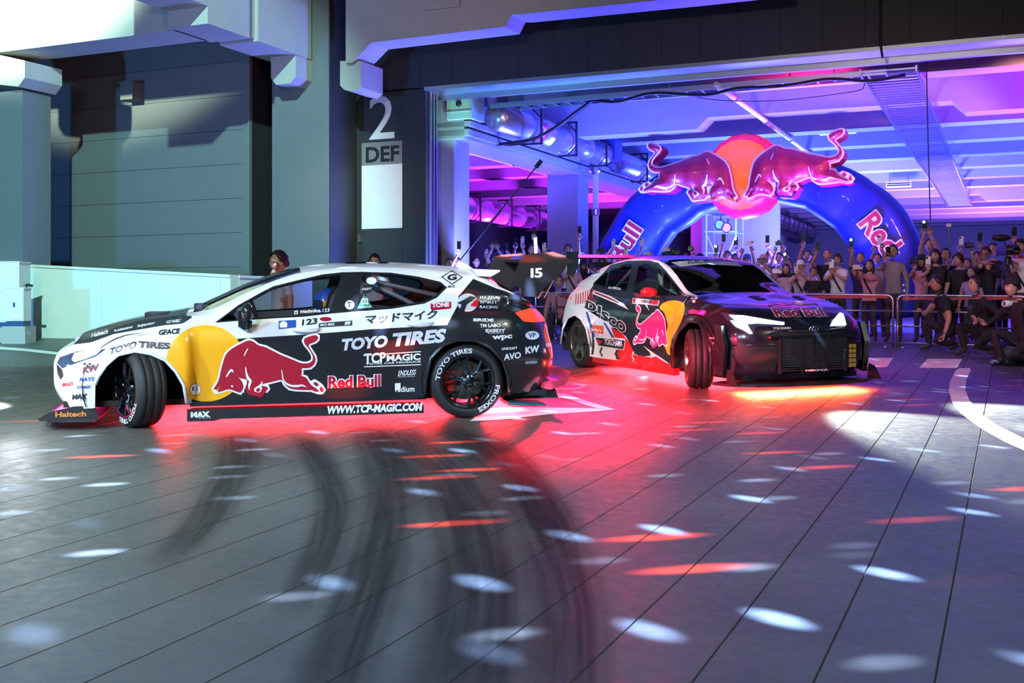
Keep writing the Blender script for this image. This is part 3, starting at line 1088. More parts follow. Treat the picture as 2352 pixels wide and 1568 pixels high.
B_BODY = smooth_poly(bull_norm(BULL), 1)
B_OUT = grow(bull_norm(BULL), .030)
B_TOE = bull_norm(BULL_TOE)
B_WHITE = [smooth_poly(bull_norm(p), 1) for p in BULL_W]
B_RED = [smooth_poly(bull_norm(p), 1) for p in BULL_R]

M_INFB = mat('inflatable_blue', (.003, .015, .17), .5, noise=.1, nscale=2, bump=.2, bscale=3, coat=.1)
M_INFR = mat('inflatable_red', (.50, .004, .022), .36, noise=.1, nscale=3, bump=.25, bscale=3.2, coat=.15)
M_INFD = mat('inflatable_crimson', (.34, .003, .012), .42, noise=.15, nscale=3, bump=.35, bscale=3.0, coat=.12)
M_INFP = mat('outline_pink_white', (.80, .62, .72), .45, noise=.03)
M_SUN = mat('inflatable_orange_glow', (.50, .06, .01), .4, noise=.06, nscale=2, bump=.12, bscale=4, emit=(1, .12, .012), es=1.0, coat=.1)  # orange glow put into the skin so violet light leaves it orange
M_SUNR = mat('inflatable_sun_rim_glow', (.60, .02, .05), .35, noise=.06, nscale=2, emit=(1, .012, .03), es=.6, coat=.1)  # red glow put into the rim's material

VA = 26.0
arch = empty('inflatable_arch', 'blue inflatable arch with two red bulls charging at an orange sun', 'inflatable arch',
             RB @ Matrix.Translation((0, VA, 0)))
# centre line and half width of the tube from the outer and inner outlines
outer = [(1352, 680), (1378, 590), (1415, 510), (1450, 460), (1500, 418), (1580, 378), (1680, 352), (1790, 348), (1880, 362), (1965, 394), (2015, 422), (2065, 465), (2102, 515), (2122, 590), (2140, 680)]
inner = [(1500, 680), (1512, 590), (1535, 556), (1565, 522), (1605, 498), (1645, 480), (1700, 470), (1775, 468), (1830, 476), (1880, 500), (1915, 528), (1945, 560), (1965, 590), (1975, 625), (1985, 680)]
oc = np.array([F(x, y, VA) for x, y in outer])
ic = np.array([F(x, y, VA) for x, y in inner])
cen, hw = (oc + ic) / 2, np.linalg.norm(oc - ic, axis=1) / 2
zfl = ground_z(*[w2uv(7, 24)[0], VA])
cen[0, 1] = cen[-1, 1] = zfl + .15
hw[0], hw[-1] = .72, .74
s = np.r_[0, np.cumsum(np.linalg.norm(np.diff(cen, axis=0), axis=1))]
NS = 11
vs, fs = [], []
ring = 20
cnt = 0
for k in range(NS):
    for j in range(6):
        t = (k + j / 6) / NS * s[-1]
        c = pchip(s, cen, [t])[0]
        c2 = pchip(s, cen, [min(t + .05, s[-1])])[0]
        c1 = pchip(s, cen, [max(t - .05, 0)])[0]
        d = (c2 - c1) / np.linalg.norm(c2 - c1)
        nrm = np.array([-d[1], d[0]])
        w = pchip(s, hw, [t])[0] * (.955 + .045 * math.sin(PI * j / 6) ** .6)
        for q in range(ring):
            a = 2 * PI * q / ring
            ca, sa = math.cos(a), math.sin(a)
            ca, sa = math.copysign(abs(ca) ** .72, ca), math.copysign(abs(sa) ** .72, sa)
            vs.append((c[0] + nrm[0] * w * ca, .62 * sa * (.94 + .06 * math.sin(PI * j / 6) ** .6), c[1] + nrm[1] * w * ca))
        cnt += 1
for i in range(cnt - 1):
    for q in range(ring):
        a, b = i * ring + q, i * ring + (q + 1) % ring
        fs.append((a, b, b + ring, a + ring))
fs.append(tuple(range(ring)))
fs.append(tuple((cnt - 1) * ring + q for q in range(ring - 1, -1, -1)))
MB().add(vs, fs).build('arch_tube', M_INFB, arch, smooth=True)


def A(px, py):
    u, z = F(px, py, VA - .75)
    return u, z


# sun ball
(su, sz0), (su1, sz1) = A(1708, 500), A(1716, 300)
rz = (sz1 - sz0) / 2
cu0 = (A(1607, 400)[0] + A(1797, 400)[0]) / 2
ru = (A(1797, 400)[0] - A(1607, 400)[0]) / 2
cz0 = (sz0 + sz1) / 2
vs, fs = [], []
nn, mm_ = 40, 20
for i in range(mm_ + 1):
    t = PI * i / mm_
    for k in range(nn):
        a = 2 * PI * k / nn
        puck = 1 + .012 * math.cos(a * 20)
        vs.append((cu0 + ru * math.sin(t) * math.cos(a) * puck, -.25 - .80 * math.cos(t), cz0 + rz * math.sin(t) * math.sin(a) * puck))
for i in range(mm_):
    for k in range(nn):
        a, b = i * nn + k, i * nn + (k + 1) % nn
        fs.append((a, b, b + nn, a + nn))
m = MB().add(vs, fs)
m.m = [0 if i // nn < 6 else 1 for i in range(len(fs))]
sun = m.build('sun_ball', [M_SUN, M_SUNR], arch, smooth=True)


def bull(parent, f, depth, name='bull'):
    """inflated bull: f maps the emblem plane to (u, z)"""
    y0 = -1.28
    o = MB()
    body = [f(*p) for p in B_OUT]
    toe = [f(*p) for p in B_TOE]
    rim = [f(*p) for p in grow(bull_norm(BULL), .012)]
    vs, tr = fill2d([body])
    o.add([(p[0], y0 + .05, p[1]) for p in vs], tr)
    o.add([(p[0], y0 + depth, p[1]) for p in vs], [t[::-1] for t in tr])
    n = len(body)
    seg = [(0.05, 1.0), (.14, 1.0), (depth * .5, 1.0), (depth, 1.0)]
    base = []
    for dy, k in seg:
        base += [(p[0], y0 + dy, p[1]) for p in body]
    o.add(base, [(r * n + i, r * n + (i + 1) % n, (r + 1) * n + (i + 1) % n, (r + 1) * n + i) for r in range(len(seg) - 1) for i in range(n)])
    b = o.build(name, M_INFR, parent)

    def plate_(nm, polys, dy, mtl):
        q = MB()
        for p in polys:
            vs, tr = fill2d([[f(*w) for w in p]])
            q.add([(w[0], y0 + dy, w[1]) for w in vs], tr)
        return q.build(nm, mtl, b)
    plate_('outline', [B_OUT, B_TOE], .045, M_INFP)
    # puffed front skin
    poly = [f(*p) for p in B_BODY]
    us, zs = [p[0] for p in poly], [p[1] for p in poly]
    vs, tr = fill2d([poly])
    bm = bmesh.new()
    bv = [bm.verts.new((p[0], 0, p[1])) for p in vs]
    for t in tr:
        try:
            bm.faces.new([bv[i] for i in t])
        except ValueError:
            pass
    st = .07
    for axis, lo, hi in ((0, min(us), max(us)), (2, min(zs), max(zs))):
        x = lo + st
        while x < hi:
            no = Vector((1, 0, 0)) if axis == 0 else Vector((0, 0, 1))
            bmesh.ops.bisect_plane(bm, geom=bm.verts[:] + bm.edges[:] + bm.faces[:], plane_co=no * x, plane_no=no, dist=1e-5)
            x += st
    bmesh.ops.triangulate(bm, faces=bm.faces[:])
    pa = np.array(poly)
    pb = np.roll(pa, -1, axis=0)
    for v in bm.verts:
        p = np.array([v.co.x, v.co.z])
        ab = pb - pa
        t = np.clip(((p - pa) * ab).sum(1) / np.maximum((ab * ab).sum(1), 1e-9), 0, 1)
        dist = np.linalg.norm(pa + ab * t[:, None] - p, axis=1).min()
        v.co.y = y0 + .035 - .16 * (1 - math.exp(-dist / .12)) - .02 * math.sin(p[0] * 16) * min(1, dist / .1)
    bmesh.ops.recalc_face_normals(bm, faces=bm.faces[:])
    me = bpy.data.meshes.new('skin')
    bm.to_mesh(me)
    bm.free()
    link('skin', me, b, M_INFD, smooth=True)
    bv_ = BVHTree.FromPolygons([v.co.copy() for v in me.vertices], [tuple(p.vertices) for p in me.polygons])

    def onskin(nm, polys, off, mtl):
        q = MB()
        for p in polys:
            vs, tr = fill2d([[f(*w) for w in p]])
            out = []
            for w in vs:
                h = bv_.ray_cast(Vector((w[0], y0 - 2, w[1])), Vector((0, 1, 0)))
                out.append((w[0], (h[0].y if h[0] else y0 + .03) - off, w[1]))
            q.add(out, tr)
        return q.build(nm, mtl, b)
    for p in B_WHITE:
        onskin('outline_stroke', [p], .012, M_INFP)
    onskin('hoof', [B_RED[0]], .02, M_INFD)
    for p in B_RED[1:]:
        onskin('toe', [p], .012, M_INFD)
    return b


# right bull, then its mirrored twin on the left (emblem units -> wall)
(ra, _), (rb_, _) = A(1718, 400), A(1968, 400)
scR = (rb_ - ra) / 1.995
ucR, zcR = A(1844, 383)
bull(arch, lambda x, y: (ucR + x * scR, zcR + y * scR * 1.0), .62)
(la, _), (lb, _) = A(1478, 400), A(1702, 400)
scL = (lb - la) / 1.995
ucL, zcL = A(1589, 399)
bull(arch, lambda x, y: (ucL - x * scL, zcL + y * scL * 1.0), .62)


def arch_text(s, c0, c1, hgt):
    """lettering along the tube from c0 to c1 (photo points of the base line), letters to the left of the direction"""
    p0, p1 = Vector(F(*c0, VA - .66)), Vector(F(*c1, VA - .66))
    d = p1 - p0
    n = Vector((-d.y, d.x)).normalized()
    for nm, bold, mtl, yy in (('lettering_outline', .075, M_INFP, -.70), ('lettering', .022, M_INFD, -.712)):
        vs, fs, asp = text2d(s, bold)
        e = .05 if bold > .05 else 0
        q = []
        for a, b in vs:
            a, b = a * (1 + 2 * e * .5) - e * .5, b * (1 + 2 * e) - e
            p = p0 + d * a + n * hgt * b
            q.append((p.x, yy, p.y))
        MB().add(q, fs).build(nm, mtl, arch, fix=False)


arch_text('Red', (1970, 516), (2032, 592), .48)
arch_text('Bull', (1428, 610), (1479, 529), .43)
# ---------------------------------------------------------------- car building kit
def plane_matrix(cx, cy, fx, fy):
    n = Vector((0, -SLOPE, 1)).normalized()
    fw = Vector((fx, fy, 0))
    fw = (fw - n * fw.dot(n)).normalized()
    l = n.cross(fw)
    M = Matrix((fw, l, n)).transposed().to_4x4()
    M.translation = Vector((cx, cy, SLOPE * cy))
    return M


class Car:
    def __init__(self, M, side, root):
        self.M, self.s, self.root = M, side, root
        self.I = M.inverted()
        self.o = self.I @ Vector((0, 0, CAMH))
        self.R = self.I.to_3x3()

    def ray(self, px, py):
        return (self.R @ Vector(((px - 1176) / FPX, 1, (HORIZON - py) / FPX))).normalized()

    def px(self, p):
        w = self.M @ Vector(p) - Vector((0, 0, CAMH))
        return 1176 + FPX * w.x / w.y, HORIZON - FPX * w.z / w.y

    def at(self, px, py, axis, val):
        d = self.ray(px, py)
        return self.o + d * ((val - self.o[axis]) / d[axis])

    # ---- shell: st = [(x, y, [z..6], [inset..6])], top lines as functions of x
    def shell(self, st, rail, centre, x_cowl, x_deck, sub=6, zc_front=None):
        s = self.s
        plan = np.array([(a[0], a[1]) for a in st])
        nrm = np.zeros_like(plan)
        for i in range(len(st)):
            d = plan[min(i + 1, len(st) - 1)] - plan[max(i - 1, 0)]
            n = np.array([-d[1], d[0]])
            n = n / np.linalg.norm(n)
            if i == 0:
                n = np.array([1, 0])
            if i == len(st) - 1:
                n = np.array([-1, 0])
            if n @ np.array([plan[i][0] * .15, plan[i][1]]) < 0:
                n = -n
            nrm[i] = n
        pts = np.zeros((len(st), 6, 3))
        for i, (x, y, z, ins) in enumerate(st):
            for k in range(6):
                q = plan[i] - nrm[i] * ins[k]
                pts[i, k] = (q[0], max(0, q[1]) if 0 < i < len(st) - 1 else 0, z[k])
        t = np.r_[0, np.cumsum(np.linalg.norm(np.diff(plan, axis=0), axis=1))]
        tq = []
        for i in range(len(st) - 1):
            n = max(2, int(sub * (t[i + 1] - t[i]) / .25))
            tq += list(np.linspace(t[i], t[i + 1], n, endpoint=False))
        tq.append(t[-1])
        P = pchip(t, pts.reshape(len(st), -1), tq).reshape(len(tq), 6, 3)
        kk = np.linspace(0, 5, 21)
        A = np.stack([pchip(np.arange(6.), P[i], kk) for i in range(len(tq))])
        A[:, :, 1] = np.maximum(A[:, :, 1], 0)
        bm = bmesh.new()
        L = bm.faces.layers.int.new('zone')
        gv = [[bm.verts.new((p[0], s * p[1], p[2])) for p in row] for row in A]
        for i in range(len(tq) - 1):
            for k in range(20):
                try:
                    f = bm.faces.new((gv[i][k], gv[i + 1][k], gv[i + 1][k + 1], gv[i][k + 1]))
                    f[L] = 0
                except ValueError:
                    pass
        top = A[:, 20, :]
        o = np.argsort(top[:, 0])
        tx, ty, tz = top[o, 0], top[o, 1], top[o, 2]
        rx = np.array(sorted(rail))                       # (x, y, z)
        cx = np.array(sorted(centre))                     # (x, z)
        xs = np.concatenate([np.linspace(tx[-1] - 1e-4, x_cowl, 22, endpoint=False), np.linspace(x_cowl, x_deck, 60, endpoint=False), np.linspace(x_deck, tx[0] + 1e-4, 10)])
        rows = []
        for x in xs:
            y0, z0 = np.interp(x, tx, ty), np.interp(x, tx, tz)
            zc = pchip(cx[:, 0], cx[:, 1], [x])[0]
            sec = []
            if x_deck <= x <= x_cowl:
                ry, rz = pchip(rx[:, 0], rx[:, 1:], [x])[0]
                g = min(1, max(0, (x_cowl - x) / .12)) * min(1, max(0, (x - x_deck) / .12))
                for k in range(10):                       # side glass
                    q = k / 10
                    sec.append((y0 + (ry - y0) * q + .022 * g * math.sin(PI * q), z0 + (rz - z0) * q))
                for k in range(13):
                    q = 1 - k / 12
                    sec.append((ry * q, zc - (zc - rz) * q ** 2.6))
            else:
                for k in range(23):
                    q = 1 - k / 22
                    sec.append((y0 * q, zc - (zc - z0) * q ** 2.4))
            rows.append([(x, max(0, y), z) for y, z in sec])
        gb = [[bm.verts.new((p[0], s * p[1], p[2])) for p in r] for r in rows]
        for i in range(len(rows) - 1):
            xm = (xs[i] + xs[i + 1]) / 2
            for k in range(22):
                f = bm.faces.new((gb[i][k], gb[i + 1][k], gb[i + 1][k + 1], gb[i][k + 1]))
                cab = x_deck <= xm <= x_cowl
                f[L] = (1 if k < 10 else 2) if cab else (3 if xm > x_cowl else 4)
        bmesh.ops.remove_doubles(bm, verts=bm.verts[:], dist=.0012)
        bmesh.ops.dissolve_degenerate(bm, edges=bm.edges[:], dist=1e-5)
        bmesh.ops.recalc_face_normals(bm, faces=bm.faces[:])
        self.bm, self.L = bm, L
        return bm

    def cut(self, poly, mat_i=None, delete=False, extract=False, zones=None, cond=None, far=False):
        """cut the outline (photo pixels) into the shell; paint, delete or lift out what lies inside"""
        bm, L = self.bm, self.L
        pz = {}

        def P(v):
            if v not in pz:
                pz[v] = self.px(v.co)
            return pz[v]
        n = len(poly)
        for i in range(n):
            a, b = poly[i], poly[(i + 1) % n]
            lo = (min(a[0], b[0]) - 1, min(a[1], b[1]) - 1)
            hi = (max(a[0], b[0]) + 1, max(a[1], b[1]) + 1)
            sel = []
            for f in bm.faces:
                if zones is not None and f[L] not in zones:
                    continue
                q = [P(v) for v in f.verts]
                if max(w[0] for w in q) < lo[0] or min(w[0] for w in q) > hi[0] or max(w[1] for w in q) < lo[1] or min(w[1] for w in q) > hi[1]:
                    continue
                if cond and not cond(f.calc_center_median()):
                    continue
                sel.append(f)
            if not sel:
                continue
            nn = self.ray(*a).cross(self.ray(*b))
            if nn.length < 1e-9:
                continue
            geom = list({v for f in sel for v in f.verts}) + list({e for f in sel for e in f.edges}) + sel
            bmesh.ops.bisect_plane(bm, geom=geom, plane_co=self.o, plane_no=nn.normalized(), dist=1e-6)
        ins = []
        for f in bm.faces:
            if zones is not None and f[L] not in zones:
                continue
            c = f.calc_center_median()
            if cond and not cond(c):
                continue
            if inpoly(self.px(c), poly):
                ins.append(f)
        if mat_i is not None:
            for f in ins:
                f.material_index = mat_i
        if delete:
            bmesh.ops.delete(bm, geom=ins, context='FACES')
        if extract:
            return self.lift(ins)

    def lift(self, faces):
        vs, fs, ms, ix = [], [], [], {}
        for f in faces:
            r = []
            for v in f.verts:
                if v not in ix:
                    ix[v] = len(vs)
                    vs.append(tuple(v.co))
                r.append(ix[v])
            fs.append(tuple(r))
            ms.append(f.material_index)
        bmesh.ops.delete(self.bm, geom=faces, context='FACES')
        return vs, fs, ms

    def piece(self, name, data, mats, mirror=True, parent=None, thick=0.0, label=None):
        vs, fs, ms = data
        res = []
        for sg in ((1, -1) if mirror else (1,)):
            me = bpy.data.meshes.new(name)
            me.from_pydata([(x, y * sg, z) for x, y, z in vs], [], fs if sg > 0 else [f[::-1] for f in fs])
            me.polygons.foreach_set('material_index', ms)
            o = link(name, me, parent or self.root, mats, smooth=True)
            if thick:
                md = o.modifiers.new('thickness', 'SOLIDIFY')
                md.thickness = thick
                md.offset = -1
            if label:
                o['label'] = label
            res.append(o)
        return res

    def finish(self, name, mats):
        bm = self.bm
        geom = bmesh.ops.duplicate(bm, geom=bm.verts[:] + bm.edges[:] + bm.faces[:])['geom']
        for g in geom:
            if isinstance(g, bmesh.types.BMVert):
                g.co.y = -g.co.y
        bmesh.ops.reverse_faces(bm, faces=[g for g in geom if isinstance(g, bmesh.types.BMFace)])
        bmesh.ops.remove_doubles(bm, verts=[v for v in bm.verts if abs(v.co.y) < .003], dist=.0015)
        me = bpy.data.meshes.new(name)
        bm.to_mesh(me)
        bm.free()
        o = link(name, me, self.root, mats, smooth=True)
        self.body = o
        return o

    def index(self, objs):
        vs, fs = [], []
        for o in objs:
            b = len(vs)
            vs += [v.co.copy() for v in o.data.vertices]
            fs += [tuple(b + i for i in p.vertices) for p in o.data.polygons]
        self.bvh = BVHTree.FromPolygons(vs, fs)

    def hit(self, px, py, off=.004):
        h = self.bvh.ray_cast(self.o, self.ray(px, py))
        if h[0] is None:
            return None
        n = h[1]
        if n.dot(self.ray(px, py)) > 0:
            n = -n
        return h[0] + n * off

    def decal(self, name, flat, f, mtl, off=.004, cell=9.0, parent=None, plane=None):
        """flat=(verts2d, faces); f maps them to photo pixels; pasted on the body surface (or on plane (axis, value))"""
        bm = bmesh.new()
        vv = [bm.verts.new((*f(*p), 0)) for p in flat[0]]
        for t in flat[1]:
            try:
                bm.faces.new([vv[i] for i in t])
            except ValueError:
                pass
        if plane is None and bm.verts:
            for ax in (0, 1):
                lo, hi = min(v.co[ax] for v in bm.verts), max(v.co[ax] for v in bm.verts)
                k = int((hi - lo) / cell)
                for j in range(1, k + 1):
                    no = Vector((1, 0, 0)) if ax == 0 else Vector((0, 1, 0))
                    bmesh.ops.bisect_plane(bm, geom=bm.verts[:] + bm.edges[:] + bm.faces[:], plane_co=no * (lo + (hi - lo) * j / (k + 1)), plane_no=no, dist=1e-4)
        bad = []
        for v in bm.verts:
            h = self.hit(v.co.x, v.co.y, off) if plane is None else self.at(v.co.x, v.co.y, plane[0], plane[1])
            if h is None:
                bad.append(v)
            else:
                v.co = h
        if bad:
            bmesh.ops.delete(bm, geom=bad, context='VERTS')
        big = [fc for fc in bm.faces if max(e.calc_length() for e in fc.edges) > .22] if plane is None else []
        if big:
            bmesh.ops.delete(bm, geom=big, context='FACES')
        me = bpy.data.meshes.new(name)
        bm.to_mesh(me)
        bm.free()
        return link(name, me, parent or self.root, mtl, smooth=True)

    def text(self, s, x0, y0, x1, y1, h, mtl, bold=.02, shear=0.0, lean=0.0, off=.004, plane=None, name='lettering', outline=None):
        if outline:
            self.text(s, x0 - 1.5, y0 + 1.5, x1 + 1.5, y1 + 1.5, h + 3, outline, bold + .06, shear, lean, off - .0015, plane, 'lettering_outline')
        vs, fs, _ = text2d(s, bold, shear)
        return self.decal(name, (vs, fs), lambda a, b: (x0 + (x1 - x0) * a + lean * h * b, y0 + (y1 - y0) * a - h * b), mtl, off, plane=plane)

    def poly(self, name, pts, mtl, off=.003, plane=None, smooth=0, holes=()):
        if smooth:
            pts = smooth_poly(pts, smooth)
        return self.decal(name, fill2d([pts] + list(holes)), lambda a, b: (a, b), mtl, off, plane=plane)

    def emblem(self, pairs, red, white, name='bull_emblem'):
        a = np.array([[n[0], n[1], 1] for n, _ in pairs])
        b = np.array([p for _, p in pairs])
        T, *_ = np.linalg.lstsq(a, b, rcond=None)
        f = lambda x, y: (T[0, 0] * x + T[1, 0] * y + T[2, 0], T[0, 1] * x + T[1, 1] * y + T[2, 1])
        o = self.decal(name, fill2d([B_OUT]), f, white, .004)
        self.decal('emblem_toe', fill2d([B_TOE]), f, white, .0045, parent=o)
        self.decal('emblem_body', fill2d([B_BODY]), f, red, .006, parent=o)
        for p in B_WHITE:
            self.decal('emblem_stroke', fill2d([p]), f, white, .008, parent=o)
        for p in B_RED:
            self.decal('emblem_toe', fill2d([p]), f, red, .0095, parent=o)
        return o


M_TYRE = mat('tyre_rubber', (.016, .016, .018), .62, noise=.2, nscale=30, bump=.12, bscale=60)
M_RIMB = mat('gloss_black_rim', (.012, .012, .013), .22, .3, noise=.05, coat=.5)
M_BRAKE = mat('brake_disc', (.30, .29, .28), .35, 1.0)
M_CALIPER = mat('brake_caliper', (.35, .012, .012), .4)
M_CHROME = mat('bright_metal', (.72, .72, .74), .18, 1.0, noise=.04)
M_DWHITE = mat('decal_white', (.74, .73, .74), .35, noise=.02, coat=.3)
M_DRED = mat('decal_crimson', (.36, .010, .028), .3, noise=.03, coat=.4)
M_DBRED = mat('decal_red', (.62, .015, .02), .35, noise=.03)
M_DBLACK = mat('decal_black', (.018, .019, .023), .35, noise=.03, coat=.3)
M_DBLUE = mat('decal_blue', (.02, .07, .28), .35, noise=.05, coat=.3)
M_DGREY = mat('decal_silver', (.52, .52, .55), .35, noise=.03)
M_DYEL = mat('decal_yellow', (.85, .42, .012), .35, noise=.03, coat=.3)
M_DGREEN = mat('decal_green', (.04, .22, .12), .4)
M_CARBON = mat('dark_composite', (.014, .014, .016), .38, noise=.25, nscale=60, coat=.35)


def wheel(car, x, y, z, R, Wd, steer, rr, spokes, rim_mat, wide=1.0, letters=None, pads=True, name='wheel', paired=True):
    """wheel hub at (x,y,z); outward side = sign of y"""
    sg = 1 if y > 0 else -1
    T = Matrix.Translation((x, y, z)) @ Matrix.Rotation(steer, 4, 'Z') @ (Matrix.Identity(4) if sg > 0 else Matrix.Rotation(PI, 4, 'Z'))
    w = bpy.data.objects.new(name, None)
    COL.objects.link(w)
    w.empty_display_size = .1
    w.parent = car.root
    w.matrix_local = T
    h = Wd / 2
    ri = rr
    prof = [(ri, -h + .02), (ri + .012, -h), (R - .05, -h + .004), (R - .014, -h + .022), (R, -h + .05)]
    for k in (-.55, -.08, .42):
        c = k * h
        prof += [(R, c - .005), (R - .008, c), (R - .008, c + .008), (R, c + .013)]
    prof += [(R, h - .05), (R - .014, h - .022), (R - .05, h - .004), (ri + .012, h), (ri, h - .02)]
    MB().lathe(prof, 48, 'y').build('tyre', M_TYRE, w, smooth=True)
    if letters:
        for s, a0, a1, r0, r1, mt in letters:
            vs, fs, _ = text2d(s, .02)
            q = []
            for a, b in vs:
                t = math.radians(a0 + (a1 - a0) * a)
                rad = r0 + (r1 - r0) * b
                q.append((rad * math.cos(t), h + .003 - .003 * abs(b - .5), rad * math.sin(t)))
            MB().add(q, fs).build('sidewall_lettering', mt, w, fix=False)
    m = MB()
    m.lathe([(ri + .008, h - .006), (ri - .012, h - .002), (ri - .02, h - .02), (ri - .03, h - .06), (ri - .03, -h + .05), (ri + .004, -h + .01)], 48, 'y')
    m.build('rim', rim_mat, w, smooth=True)
    for k in range(spokes):
        a = 2 * PI * k / spokes + .3
        sp = MB()
        if wide >= 1.5:      # broad five spoke
            for e in (-1,):
                ca, sa = math.cos(a), math.sin(a)
                pr = [(.04, -.045, h - .035), (.04, .045, h - .035), (ri - .022, .032, h - .016), (ri - .022, -.032, h - .016)]
                top = [Vector((p * ca - q * sa, d, p * sa + q * ca)) for p, q, d in pr]
                bot = [v + Vector((0, -.045, 0)) for v in top]
                sp.add(top + bot, [(0, 1, 2, 3), (7, 6, 5, 4), (0, 4, 5, 1), (1, 5, 6, 2), (2, 6, 7, 3), (3, 7, 4, 0)])
        else:                # split Y spoke
            for e in (-1, 1):
                b = a + e * .22
                p0 = Vector((.055 * math.cos(a), h - .04, .055 * math.sin(a)))
                p1 = Vector((ri * .5 * math.cos(a), h - .022, ri * .5 * math.sin(a)))
                p2 = Vector(((ri - .02) * math.cos(b), h - .014, (ri - .02) * math.sin(b)))
                sp.tube([p0, p1, p2], [.020, .016, .013], 6)
        s_ = sp.build('spoke', rim_mat, w)
        if pads and wide < 1.5:
            ca, sa = math.cos(a), math.sin(a)
            pd = MB()
            for (r0, r1, ww, hh, mi) in ((.062, .118, .016, h - .014, 0), (.072, .108, .009, h - .008, 1)):
                q = [(r0, -ww), (r1, -ww * .75), (r1 + .008, 0), (r1, ww * .75), (r0, ww), (r0 - .006, 0)]
                pd.prism(q, lambda p, t: (p * ca - t * sa, hh, p * sa + t * ca), lambda p, t: (p * ca - t * sa, hh - .02, p * sa + t * ca), mi)
            pd.build('spoke_pad', [M_CHROME, M_RIMB], w)
    MB().lathe([(.001, h - .022), (.03, h - .022), (.036, h - .03), (.062, h - .034), (.07, h - .07)], 24, 'y').build('hub', rim_mat, w, smooth=True)
    MB().lathe([(.05, -.03), (ri - .06, -.03), (ri - .06, -.055), (.05, -.055)], 32, 'y').build('brake_disc', M_BRAKE, w)
    MB().box((ri * .42, -.075, -.09), (ri - .045, .01, .09)).build('brake_caliper', M_CALIPER, w)
    return w


def arch_lip(car, pxpts, yv, mtl, r=.016, name='wheel_arch_lip'):
    q = [car.at(x, y, 1, yv) for x, y in pxpts]
    for sg in (1, -1):
        MB().tube([Vector((p.x, p.y * sg, p.z)) for p in q], r, 6).build(name, mtl, car.root, smooth=True)


def well(car, x, z, R, y0, y1, name='wheel_well'):
    """half cylinder liner behind the arch"""
    for sg in (1, -1):
        m = MB()
        n = 18
        vs = []
        for k in range(n + 1):
            a = math.radians(-20) + math.radians(220) * k / n
            vs += [(x + R * math.cos(a), sg * y0, z + R * math.sin(a)), (x + R * math.cos(a), sg * y1, z + R * math.sin(a))]
        m.add(vs, [(2 * k, 2 * k + 1, 2 * k + 3, 2 * k + 2) for k in range(n)])
        m.add([(x + R * math.cos(math.radians(-20 + 220 * k / n)), sg * y1, z + R * math.sin(math.radians(-20 + 220 * k / n))) for k in range(n + 1)], [tuple(range(n + 1))])
        m.build(name, M_BLACK, car.root)
# ---------------------------------------------------------------- left car: white and black drift hatchback, nose to the left
MZ_M = plane_matrix(-1.90, 10.24, -.976, -.218)
mz_root = empty('drift_car', 'white and black drift hatchback with yellow disc and charging crimson bull, nose to the left', 'car', MZ_M)
mz = Car(MZ_M, 1, mz_root)
Zs = lambda b, t: [b, b + (t - b) * .18, b + (t - b) * .42, b + (t - b) * .66, b + (t - b) * .84, t]
I_ = [.05, .02, 0, .008, .03, .11]
st = [(2.10, 0, [.15, .22, .34, .47, .58, .68], [.10, .04, 0, .0, .03, .16]),
      (2.08, .35, [.15, .22, .34, .47, .58, .68], [.10, .04, 0, 0, .03, .16]),
      (2.02, .60, [.15, .22, .34, .47, .58, .68], [.08, .04, 0, 0, .03, .15]),
      (1.91, .80, [.16, .24, .36, .49, .60, .70], [.05, .03, 0, 0, .03, .15]),
      (1.72, .91, [.17, .28, .42, .56, .67, .76], [.02, .01, 0, .01, .06, .20]),
      (1.36, .955, [.19, .32, .48, .63, .75, .865], [.03, .01, 0, .01, .05, .20]),
      (1.02, .96, [.19, .33, .50, .66, .79, .905], [.04, .015, 0, .015, .06, .20]),
      (.945, .955, [.19, .33, .50, .66, .79, .905], [.05, .02, 0, .02, .07, .19]),
      (.905, .885, [.19, .33, .50, .66, .79, .90], [.03, .02, .01, .0, .02, .115]),
      (.75, .885, [.19, .33, .50, .66, .78, .875], [.03, .02, .012, 0, .015, .095]),
      (.30, .888, [.19, .33, .50, .67, .79, .885], [.03, .02, .012, 0, .015, .095]),
      (-.20, .890, [.19, .33, .51, .69, .82, .918], [.03, .02, .012, 0, .018, .10]),
      (-.75, .895, [.19, .33, .52, .71, .85, .962], [.03, .02, .01, 0, .02, .115]),
      (-1.02, .925, [.19, .34, .53, .72, .87, .985], [.02, .01, 0, .012, .05, .15]),
      (-1.36, .960, [.20, .35, .54, .72, .88, 1.0], [.02, .01, 0, .015, .07, .20]),
      (-1.70, .935, [.20, .35, .54, .72, .88, 1.0], [.03, .01, 0, .015, .07, .22]),
      (-1.96, .835, [.20, .34, .52, .70, .86, .97], [.08, .02, 0, .03, .08, .20]),
      (-2.15, .64, [.20, .34, .50, .68, .83, .94], [.10, .02, 0, .04, .08, .17]),
      (-2.25, .35, [.20, .34, .50, .68, .83, .93], [.10, .02, 0, .04, .08, .17]),
      (-2.27, 0, [.20, .34, .50, .68, .83, .93], [.10, .02, 0, .04, .08, .17])]
rail = [(.98, .70, .905), (.77, .69, .935), (.56, .665, 1.035), (.27, .645, 1.17), (0, .635, 1.252), (-.3, .622, 1.285), (-.6, .612, 1.295), (-1.0, .60, 1.275), (-1.3, .60, 1.24), (-1.55, .61, 1.19),
        (-1.75, .63, 1.10), (-1.98, .66, .99), (-2.2, .6, .93)]
centre = [(2.0, .69), (1.8, .765), (1.5, .85), (1.2, .905), (.98, .945), (.8, 1.02), (.5, 1.155), (.2, 1.262), (0, 1.31), (-.3, 1.338), (-.6, 1.346), (-.9, 1.34), (-1.3, 1.312), (-1.6, 1.275), (-1.64, 1.24), (-1.8, 1.14), (-2.0, 1.0), (-2.2, .93)]
mz.shell(st, rail, centre, .98, -1.98)
